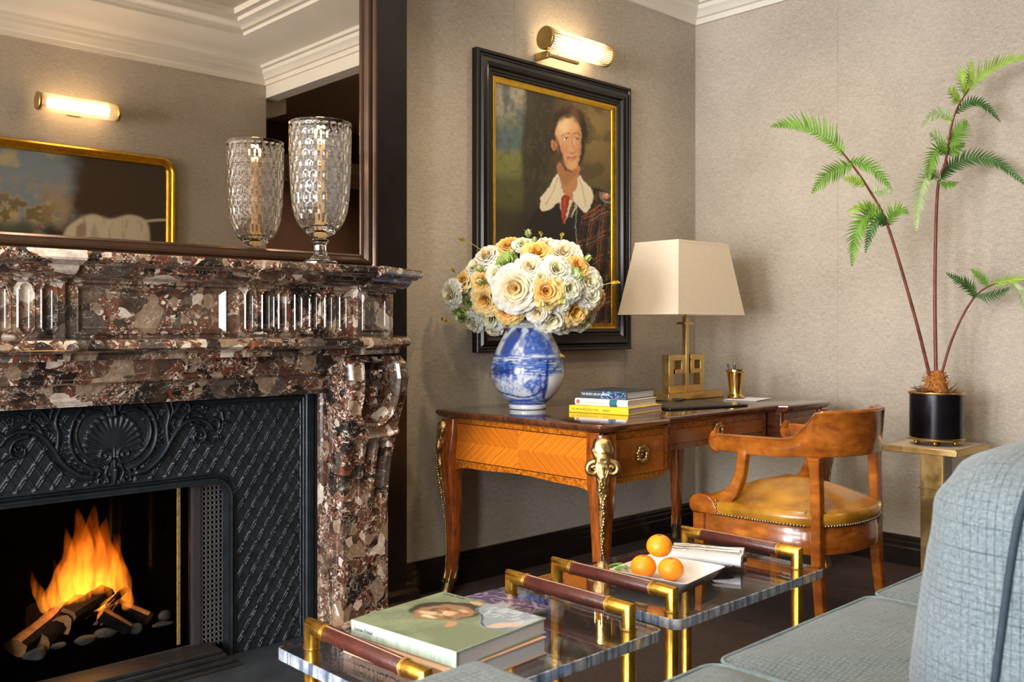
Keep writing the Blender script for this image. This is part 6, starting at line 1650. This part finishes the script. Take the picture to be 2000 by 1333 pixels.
m.tube([Vector(q) for q in smooth_pts([tuple(off(gc, 0, 0, .041)), tuple(off(gc, .016, -.014, .050)), tuple(off(gc, .026, -.004, .043)), tuple(off(gc, 0, 0, .041)), tuple(off(gc, -.03, -.012, .046)), tuple(off(gc, -.052, -.022, .034))], 5)], .0011, 6)
o = obj('tie_ribbon', m, vary(pm('raffia_tie', (.45, .38, .28), .6), .1, 30)); tag(o, 'thin ribbon tied in a bow around the silver cutlery', 'ribbon')

# ------------------------------------------------------------------ desk chair
ch = thing('desk_chair', 'walnut tub desk chair with scrolled arms and a studded tan leather seat', 'chair', (3.19, 1.83, 0))
CXc, CYc, CR = 3.195, 1.78, .272
def rail_pt(t, o=0.0):
    """t 0..1 from the left arm end round the back to the right arm end; o = outward offset"""
    la, lb = .25, PI * CR; tot = 2 * la + lb; s_ = t * tot
    if s_ < la: return CXc - CR - o, 2.03 - s_, Vector((-1, 0))
    if s_ > la + lb: return CXc + CR + o, 1.78 + (s_ - la - lb), Vector((1, 0))
    an = PI + (s_ - la) / CR; return CXc + (CR + o) * math.cos(an), CYc + (CR + o) * math.sin(an), Vector((math.cos(an), math.sin(an)))
def rail_h(t):
    q = abs(t - .5) * 2
    zt = .690 + (.772 - .690) * sst(.44, .34, q) if False else float(np.interp(q, [0, .30, .385, .43, .50, .56, 1.0], [.782, .779, .776, .735, .692, .684, .680]))
    zb = float(np.interp(q, [0, .45, .60, .80, 1.0], [.628, .624, .618, .615, .622]))
    return zb, zt
rings = []
ts = np.linspace(0, 1, 121)
for t in ts:
    zb, zt = rail_h(t); th_ = .014; lean = .012 * (zt - .62) / .16 + .0
    x, y, nr = rail_pt(t); pts = []
    prof_ = [(-th_, zb + .004), (-th_ * .7, zb), (th_ * .7, zb), (th_, zb + .004), (th_ + lean * .5, (zb + zt) / 2), (th_ + lean, zt - .006), (th_ + lean + .004, zt - .002), (th_ * .6 + lean, zt + .002), (-th_ * .6 + lean, zt + .002), (-th_ + lean, zt - .004), (-th_ + lean * .4, (zb + zt) / 2)]
    rings.append([(x + nr.x * o, y + nr.y * o, z) for o, z in prof_])
obj('back_rail', M().loft(rings), MT['walnut'], ch, smooth=50)
# roll along the top of the crest
m = M()
pts = []
for t in np.linspace(.318, .682, 40):
    x, y, nr = rail_pt(t); q = abs(t - .5) * 2; z = rail_h(t)[1]; pts.append((x + nr.x * .018, y + nr.y * .018, z - .002))
m.tube(pts, [.004] + [.009] * 38 + [.004], 10); obj('crest_roll', m, MT['walnut'], ch, smooth=60)
for sx_ in (-1, 1):                                            # scroll at the arm ends
    x = CXc + sx_ * CR; m = M(); pts = [(x, 2.02, .652)]
    for i in range(26):
        a_ = R(90 - 14 * i); r_ = .036 * (1 - i / 38); pts.append((x, 2.035 + r_ * math.cos(a_) * .9, .646 + r_ * math.sin(a_)))
    rd = [.017] + [.0165 - .0003 * i for i in range(26)]
    m.tube(pts[1:], rd[1:], 12, up=(1, 0, 0)); m.rod((x - .0175, 2.035, .646), (x + .0175, 2.035, .646), .019, 20)
    m.rod((x - .020, 2.035, .646), (x + .020, 2.035, .646), .010, 16)
    obj('arm_scroll', m, MT['walnut'], ch, smooth=50)
    # curved arm support sweeping down to the seat front
    pts = smooth_pts([(x, 1.905, .632), (x, 1.912, .585), (x - sx_ * .002, 1.925, .530), (x, 1.955, .475), (x + sx_ * .003, 2.005, .435), (x + sx_ * .005, 2.055, .415)], 5)
    n_ = len(pts); rings = []
    for i, p_ in enumerate(pts):
        t = i / (n_ - 1); a_ = Vector(pts[min(i + 1, n_ - 1)]) - Vector(pts[max(0, i - 1)]); a_.normalize(); nv = Vector((0, -a_.z, a_.y)); w_ = .021 + .014 * t - .006 * math.sin(PI * t); hx_ = .017 + .004 * t
        rings.append([Vector(p_) + Vector((c_ * hx_, 0, 0)) + nv * (d_ * w_) for c_, d_ in ((-1, -.8), (-.8, -1), (.8, -1), (1, -.8), (1, .8), (.8, 1), (-.8, 1), (-1, .8))])
    obj('arm_support', M().loft(rings), MT['walnut'], ch, smooth=40)
# seat frame and cushion
def seat_outline(o, n=64):
    pts = []
    ctrl = [(2.915, 2.115), (2.905, 2.02), (2.905, 1.88), (2.918, 1.72), (2.960, 1.610), (3.060, 1.548), (3.195, 1.530), (3.330, 1.548), (3.430, 1.610), (3.472, 1.72), (3.485, 1.88), (3.485, 2.02), (3.475, 2.115), (3.40, 2.135), (3.195, 2.145), (2.99, 2.135)]
    for x, y in smooth_pts(ctrl, 5, True):
        dx_, dy_ = x - 3.195, y - 1.84; l = math.hypot(dx_, dy_); pts.append((x + dx_ / l * o, y + dy_ / l * o))
    return pts
def sr(o, z): return [(x, y, z) for x, y in seat_outline(o)]
obj('seat_frame', M().loft([sr(-.004, .288), sr(.002, .292), sr(.004, .30), sr(.004, .352), sr(.0, .358), sr(.0, .385)]), MT['walnut'], ch, smooth=40)
rings = [sr(.002, .384), sr(.010, .392), sr(.016, .410), sr(.014, .432)]
so = seat_outline(.012)
for k in range(1, 15):
    f = k / 15; q = 1 - f; ring_ = []
    for x, y in so:
        X0, Y0 = 3.195 + (x - 3.195) * q, 1.84 + (y - 1.84) * q; ring_.append((X0, Y0, .432 + .082 * math.sin(f * PI / 2) ** 1.15 * 1.0 + .004 * math.sin(X0 * 31) * math.sin(Y0 * 27) * f))
    rings.append(ring_)
obj('leather_seat', M().loft(rings), MT['leather'], ch, smooth=80)
m = M()
tot = seat_outline(.006); per = 0
for i in range(len(tot)):
    a_, b_ = Vector(tot[i]), Vector(tot[(i + 1) % len(tot)])
    k = max(1, round((b_ - a_).length / .0125))
    for j in range(k):
        q = a_.lerp(b_, j / k)
        if q.y > 2.02: continue
        if abs(q.x - 2.958) < .022 and q.y < 1.64 or abs(q.x - 3.432) < .022 and q.y < 1.64: continue
        dx_, dy_ = q.x - 3.195, q.y - 1.84; l = math.hypot(dx_, dy_); m.ball((q.x + dx_ / l * .005, q.y + dy_ / l * .005, .391), .0052, 8)
for x0, y0, x1_, y1_, z0, z1_ in ((2.893, 2.022, 2.893, 2.022, .40, .45), (2.938, 1.645, 2.938, 1.645, .40, .45), (2.985, 1.588, 2.985, 1.588, .40, .45)):
    for z in np.arange(z0, z1_, .0125): m.ball((x0 - .003, y0 - .003, z), .0052, 8)
o = obj('nailhead_trim', m, MT['nail'], ch, smooth=80); o['kind'] = 'stuff'
for sx_ in (-1, 1):
    x = 3.195 + sx_ * .283
    m = M(); m.loft([[(x + c_ * .026, y, z) for c_ in (-1, 1)] [::1] + [] for y, z in ()]) if False else None
    blk = M(); pth = [(2.015, .386), (2.015, .410), (2.03, .436), (2.06, .452), (2.10, .456), (2.13, .448), (2.150, .428), (2.150, .405), (2.138, .386)]
    blk.loft([[(x - .027, y, z) for y, z in pth], [(x + .027, y, z) for y, z in pth]])
    obj('arm_block', blk, MT['walnut'], ch, bevel=.004)
    rings = []
    for z, h_, o_ in ((.385, .027, 0), (.29, .027, 0), (.28, .024, 0), (.20, .021, .0), (.10, .018, .004), (.0, .015, .010)):
        cy_ = 2.105 + o_; rings.append([(x + a_ * h_, cy_ + b_ * h_, z) for a_, b_ in ((-1, -.85), (-.85, -1), (.85, -1), (1, -.85), (1, .85), (.85, 1), (-.85, 1), (-1, .85))])
    obj('front_leg', M().loft(rings), MT['walnut'], ch, smooth=40)
    rings = []
    for z, h_, dx_, dy_ in ((.0, .017, .006, -.030), (.10, .0185, .004, -.016), (.22, .020, .0, -.004), (.30, .021, 0, 0), (.40, .021, 0, 0), (.50, .0205, 0, .002), (.585, .0215, 0, .006), (.612, .025, 0, .008), (.626, .029, 0, .009)):
        cx_, cy_ = 3.195 + sx_ * (.236 + dx_), 1.602 + dy_; rings.append([(cx_ + a_ * h_, cy_ + b_ * h_, z) for a_, b_ in ((-1, -.8), (-.8, -1), (.8, -1), (1, -.8), (1, .8), (.8, 1), (-.8, 1), (-1, .8))])
    obj('rear_leg', M().loft(rings), MT['walnut'], ch, smooth=40)

ch.scale = (.92, .88, 1.0); ch.location = (3.169, 1.803, 0)
# ------------------------------------------------------------------ plinth, pot and fern
sc_ = Vector((3.865, 1.575, 0))
st_ = thing('plant_stand', 'brass edged square plant stand with a column foot by the wall', 'stand', sc_)
m = M(); h_ = .165
m.box(sc_.x - h_, sc_.y - h_ + .02, .572, sc_.x + h_, sc_.y + h_ - .02, .596)
obj('top_edge', m, MT['brass_satin'], st_, bevel=.002)
obj('top_inlay', M().box(sc_.x - h_ + .008, sc_.y - h_ + .028, .596, sc_.x + h_ - .008, sc_.y + h_ - .028, .5975), MT['cream'], st_)
cw = .045
obj('column', M().box(sc_.x - cw, sc_.y - cw, .03, sc_.x + cw, sc_.y + cw, .572), MT['brass_satin'], st_, bevel=.002)
m = M()
obj('column_panel', M().box(sc_.x - cw + .016, sc_.y - cw - .002, .04, sc_.x + cw - .004, sc_.y - cw, .565), vary(pm('brown_lacquer_panel', (.11, .075, .055), .3), .15, 10), st_)
obj('column_ring', M().box(sc_.x - cw - .006, sc_.y - cw - .006, .418, sc_.x + cw + .006, sc_.y + cw + .006, .424), MT['brass_satin'], st_, bevel=.001)
obj('foot', M().box(sc_.x - .13, sc_.y - .11, 0, sc_.x + .13, sc_.y + .11, .03), MT['brass_satin'], st_, bevel=.002)
pz = .5978; pcx, pcy = 3.86, 1.572
pot = thing('plant_pot', 'dark metal drum planter with brass rims on ball feet', 'pot', (pcx, pcy, pz))
m = M()
for k in range(6): 
    an = 2 * PI * (k + .3) / 6; obj('ball_foot', M().ball((pcx + .082 * math.cos(an), pcy + .082 * math.sin(an), pz + .0105), .0105, 14), MT['brass'], pot, smooth=80)
obj('lower_rim', M().lathe([(0, .020), (.106, .020), (.108, .024), (.108, .027), (.104, .030), (0, .030)], (pcx, pcy, pz), 48), MT['brass_satin'], pot, smooth=40)
obj('drum', M().lathe([(0, .030), (.1015, .030), (.1015, .205), (.094, .205), (.094, .19), (0, .19)], (pcx, pcy, pz), 64), MT['pot'], pot, smooth=40)
obj('upper_rim', M().lathe([(.094, .204), (.106, .204), (.108, .208), (.106, .213), (.094, .213), (.092, .208)], (pcx, pcy, pz), 48, cap=False), MT['brass_satin'], pot, smooth=40)
fern = thing('fern', 'tall fern with three bare burgundy stalks and feathery fronds in the dark planter', 'plant', (pcx, pcy, pz + .19))
obj('rhizome', (lambda m: m)(M().lathe([(.02, 0), (.050, .004), (.045, .03), (.038, .055), (.034, .08), (.022, .10), (.006, .108)], (pcx, pcy, pz + .192), 20)), MT['rhizome'], fern, smooth=60)
rt_ = M(); rr = random.Random(4)
for k in range(110):
    an = rr.uniform(0, 2 * PI); z0 = rr.uniform(.01, .10); r0 = float(np.interp(z0, [0, .03, .08, .11], [.05, .045, .034, .006])); b_ = Vector((pcx + r0 * math.cos(an), pcy + r0 * math.sin(an), pz + .192 + z0))
    L_ = rr.uniform(.012, .024); rt_.tube([b_, b_ + Vector((math.cos(an) * L_ * .7, math.sin(an) * L_ * .7, rr.uniform(-.004, .012))), b_ + Vector((math.cos(an) * L_, math.sin(an) * L_, rr.uniform(-.012, .016)))], [.0016, .0012, .0004], 5)
o = obj('rhizome_hairs', rt_, MT['rhizome'], fern); o['kind'] = 'stuff'
rt_ = M()
for k in range(26):
    an = rr.uniform(0, 2 * PI); pts = [Vector((pcx + .04 * math.cos(an), pcy + .04 * math.sin(an), pz + .21))]
    for j in range(4): an += rr.uniform(-.5, .5); pts.append(pts[-1] + Vector((math.cos(an) * .016, math.sin(an) * .016, rr.uniform(-.004, .011))))
    rt_.tube(pts, [.0024, .002, .0016, .0012, .0005], 5)
o = obj('aerial_roots', rt_, MT['root'], fern); o['kind'] = 'stuff'
base_p = Vector((pcx, pcy, pz + .28))
def fpt(u, v, dd): return D(u, v, 3.80 + dd)
def stem(pts, r0, r1):
    P_ = [Vector(q) for q in smooth_pts([tuple(fpt(*q)) for q in pts], 6)]; n_ = len(P_)
    obj('stalk', M().tube(P_, [r0 + (r1 - r0) * i / (n_ - 1) for i in range(n_)], 8), MT['stem'], fern, smooth=80)
stem([(1816, 735, .0), (1785, 612, -.02), (1735, 445, -.04), (1700, 375, -.05), (1655, 310, -.06), (1622, 275, -.06)], .0075, .003)
stem([(1828, 730, .0), (1826, 560, .0), (1831, 375, -.01), (1846, 320, -.02), (1855, 262, -.03), (1868, 215, -.03), (1893, 172, -.04)], .0080, .003)
stem([(1838, 735, .0), (1860, 662, .02), (1895, 592, .03), (1930, 560, .02), (1975, 550, -.02), (2015, 546, -.06)], .0060, .002)
def frond(pts, lp, n, mat, up=None, asym=1.0, ang=62, wob=0, name='frond', lt=.15):
    """rachis through pts (u, v, depth offset), leaflets lp photo-units long"""
    P_ = [Vector(q) for q in smooth_pts([tuple(fpt(*q)) for q in pts], 10)]; m = M(); L_ = [0]
    for a_, b_ in zip(P_, P_[1:]): L_.append(L_[-1] + (b_ - a_).length)
    def at_(s_):
        s_ *= L_[-1]
        for i in range(len(P_) - 1):
            if L_[i + 1] >= s_: return P_[i].lerp(P_[i + 1], (s_ - L_[i]) / max(1e-9, L_[i + 1] - L_[i])), (P_[min(len(P_) - 1, i + 2)] - P_[max(0, i - 1)]).normalized()
        return P_[-1], (P_[-1] - P_[-2]).normalized()
    m.tube(P_, [.0016 - .0011 * i / (len(P_) - 1) for i in range(len(P_))], 5)
    view = Vector((FW[0], FW[1], 0)); rnd = random.Random(int(pts[0][0] + pts[-1][1]))
    lm = lp * 3.8 / F
    for k in range(n):
        f = .03 + .95 * k / (n - 1); c_, t_ = at_(f); env = (math.sin(PI * min(1, f * .80 + .20)) ** .8) * (1 - f * .35) + .05
        if f < lt: env *= .55 + .45 * f / lt
        for s__ in (1, -1):
            sd = t_.cross(view).normalized() * s__; wgt = (asym if s__ < 0 else 1) if asym > 0 else (-asym if s__ > 0 else 1)
            a_ = R(ang - 18 * f + rnd.uniform(-5, 5)); d_ = (sd * math.sin(a_) + t_ * math.cos(a_) + view * rnd.uniform(-.25, .12)).normalized()
            l = lm * env * wgt * rnd.uniform(.9, 1.05)
            if l < .002: continue
            w_ = min(.0085, L_[-1] / n * .62) ; nn_ = view; q = d_.cross(nn_).normalized(); vs = []
            for i in range(6):
                t = i / 5; ww = w_ * (.55 + .45 * math.sin(PI * min(1, t + .25))) * (1 - t) ** .45 * .62; sag = t_ * (l * .16 * t * t); cc = c_ + d_ * l * t + sag + view * (-.02 * l * t)
                vs += [cc - q * ww - nn_ * ww * .35, cc, cc + q * ww - nn_ * ww * .35]
            m.add(vs, [(3 * i + j, 3 * i + j + 1, 3 * i + j + 4, 3 * i + j + 3) for i in range(5) for j in range(2)])
    obj(name, m, MT[mat], fern, smooth=80)
frond([(1650, 305, -.06), (1610, 268, -.07), (1565, 248, -.08), (1505, 248, -.10)], 44, 26, 'fern', asym=-.4)
frond([(1665, 322, -.06), (1640, 330, -.08), (1612, 345, -.10), (1586, 378, -.12)], 30, 18, 'fern', asym=.9)
frond([(1660, 315, -.06), (1690, 322, -.04), (1715, 340, -.03), (1742, 372, -.02)], 26, 17, 'fern', asym=.8)
frond([(1690, 362, -.05), (1665, 352, -.08), (1648, 350, -.10)], 20, 11, 'fern_lime')
frond([(1700, 378, -.05), (1722, 372, -.03), (1745, 378, -.02)], 18, 10, 'fern_pale')
frond([(1735, 440, -.04), (1700, 418, -.07), (1678, 440, -.10), (1668, 475, -.11), (1664, 520, -.12)], 33, 28, 'fern')
frond([(1733, 436, -.04), (1715, 430, -.08), (1700, 452, -.09), (1690, 494, -.10)], 20, 19, 'fern_dark')
frond([(1728, 430, -.04), (1705, 408, -.05), (1680, 405, -.08), (1655, 415, -.10)], 22, 15, 'fern_lime')
frond([(1735, 440, -.04), (1745, 415, -.02), (1760, 408, -.01), (1775, 418, 0)], 24, 13, 'fern')
frond([(1880, 190, -.03), (1905, 160, -.05), (1950, 128, -.07), (2015, 110, -.10)], 34, 28, 'fern_lime', asym=.4)
frond([(1876, 198, -.03), (1862, 188, -.06), (1854, 172, -.07)], 26, 10, 'fern_lime'); frond([(1886, 182, -.03), (1878, 162, -.06), (1876, 132, -.07)], 22, 11, 'fern_lime')
frond([(1896, 170, -.03), (1892, 150, -.05), (1898, 118, -.06)], 20, 10, 'fern_lime')
frond([(1866, 222, -.03), (1895, 200, -.02), (1922, 205, 0), (1954, 238, .02)], 17, 21, 'fern_dark')
frond([(1862, 232, -.03), (1838, 222, -.05), (1818, 228, -.07), (1800, 250, -.08)], 19, 15, 'fern_pale'); frond([(1860, 240, -.03), (1845, 228, 0), (1832, 215, .03)], 13, 10, 'fern_lime')
frond([(1852, 285, -.03), (1866, 268, -.01), (1878, 252, .0), (1888, 236, .01)], 34, 17, 'fern'); frond([(1850, 282, -.03), (1830, 268, -.04), (1815, 262, -.06)], 24, 12, 'fern_pale')
frond([(1850, 300, -.02), (1832, 290, -.06), (1818, 315, -.08), (1812, 352, -.10)], 28, 20, 'fern'); frond([(1848, 300, -.02), (1868, 292, 0), (1884, 280, .01)], 22, 12, 'fern')
frond([(1838, 350, -.02), (1815, 340, -.06), (1798, 370, -.09), (1791, 410, -.10), (1789, 452, -.11)], 27, 27, 'fern_pale')
frond([(1834, 352, -.02), (1862, 322, .02), (1905, 308, .02), (1955, 322, .0), (2010, 368, -.04)], 26, 34, 'fern_dark')
frond([(1834, 356, -.02), (1850, 362, .0), (1872, 356, .02)], 14, 10, 'fern')
frond([(1905, 582, .03), (1892, 560, -.01), (1872, 548, -.04), (1848, 534, -.06)], 20, 17, 'fern_dark'); frond([(1905, 578, .03), (1930, 580, .0), (1950, 575, -.02), (1972, 562, -.03)], 18, 15, 'fern_dark')
frond([(1930, 560, .02), (1918, 545, .0), (1896, 526, -.02)], 17, 13, 'fern'); frond([(1935, 557, .02), (1965, 548, -.02), (2005, 544, -.07)], 17, 17, 'fern_lime'); frond([(1975, 550, -.02), (1992, 572, -.06), (2004, 612, -.08)], 17, 16, 'fern_pale')

# ------------------------------------------------------------------ sofa
sf = thing('sofa', 'blue grey checked sofa with piped seat cushions, seen from its left end', 'sofa', (1.75, .45, 0))
def super_outline(x0, x1, y0, y1, r=.05, n=12):
    return rr_poly(x0, x1, y0, y1, r, n)
def cushion(x0, x1, y0, y1, z0, z1, puff, name, seed):
    cx_, cy_ = (x0 + x1) / 2, (y0 + y1) / 2; out = []
    base_ = rr_poly(x0, x1, y0, y1, .035, 5)
    dens = []
    for i in range(len(base_)):
        a_, b_ = Vector(base_[i]), Vector(base_[(i + 1) % len(base_)]); k = max(1, int((b_ - a_).length / .04)); dens += [tuple(a_.lerp(b_, j / k)) for j in range(k)]
    def rg(s_, z): return [(cx_ + (x - cx_) * s_, cy_ + (y - cy_) * s_, z) for x, y in dens]
    rings = [rg(.4, z0), rg(.9, z0), rg(1.0, z0 + .004)]
    for f in (.25, .5, .75): rings.append(rg(1.0 + .012 * math.sin(PI * f), z0 + (z1 - z0) * f))
    rings.append(rg(1.0, z1))
    for s_ in (.97, .93, .87, .78, .66, .5, .3, .1, .01):
        rings.append([(cx_ + (x - cx_) * s_, cy_ + (y - cy_) * s_, z1 + puff * (1 - s_ ** 3.2) + .003 * math.sin(x * 17 + seed) * math.sin(y * 13)) for x, y in dens])
    c_ = obj(name, M().loft(rings), MT['sofa'], sf, smooth=60)
    p_ = M(); 
    for z in (z1, z0 + .006):
        q = [Vector((x, y, z)) for x, y in dens]; q.append(q[0]); p_.tube(q, .0045, 8, cap=False)
    obj('piping', p_, MT['sofa_pipe'], c_, smooth=80)
obj('base', M().box(.62, -.12, .09, 3.10, .98, .28), MT['sofa'], sf, bevel=.02)
for x in (.70, 3.02):
    for y in (-.06, .92): obj('foot', M().lathe([(.022, 0), (.030, .09)], (x, y, 0), 16), MT['ebony'], sf)
for i, (a_, b_) in enumerate(((.864, 1.505), (1.512, 2.150), (2.157, 2.86))): cushion(a_, b_, .18, 1.030, .285, .432, .030, 'seat_cushion', i)
obj('back', M().box(.62, -.15, .09, 3.10, .10, .84), MT['sofa'], sf, bevel=.03, seg=4)
for a_, b_ in ((.60, .856), (2.87, 3.10)): obj('arm', M().box(a_, -.14, .28, b_, .968, .618), MT['sofa'], sf, bevel=.016, seg=4)
def back_cushion(cx_, cy_, cz_, hx, hy, hz, lean, name):
    Mc = Matrix.Translation((cx_, cy_, cz_)) @ Matrix.Rotation(lean, 4, 'X'); m = M(); n_, k_ = 72, 25
    rings = []; seam = []
    for i in range(k_ + 1):                                    # from the front pole over the seam to the back pole
        a_ = PI * i / k_; rr_ = math.sin(a_) ** .42 if 0 < i < k_ else 0.001; yy_ = math.cos(a_); yy_ = math.copysign(abs(yy_) ** .80, yy_); ring_ = []
        for j in range(n_):
            an = 2 * PI * j / n_; c_, s__ = math.cos(an), math.sin(an); e = .36
            X_, Z_ = hx * math.copysign(abs(c_) ** e, c_) * rr_, hz * math.copysign(abs(s__) ** e, s__) * rr_
            wr = .004 * math.sin(9 * an + 4 * yy_) * rr_ * abs(yy_)
            ring_.append(Mc @ Vector((X_, hy * yy_ + wr, Z_)))
        rings.append(ring_)
    c = obj(name, m.loft(rings), MT['sofa'], sf, smooth=80)
    q = []
    for j in range(97):
        an = 2 * PI * j / 96; c_, s__ = math.cos(an), math.sin(an); e = .36; q.append(Mc @ Vector((hx * 1.004 * math.copysign(abs(c_) ** e, c_), 0, hz * 1.004 * math.copysign(abs(s__) ** e, s__))))
    obj('piping', M().tube(q, .0050, 8, cap=False), MT['pipe_dark'], c, smooth=80)
back_cushion(1.60, .428, .672, .36, .155, .235, R(7), 'back_cushion')
back_cushion(2.42, .30, .672, .36, .14, .235, R(9), 'back_cushion')
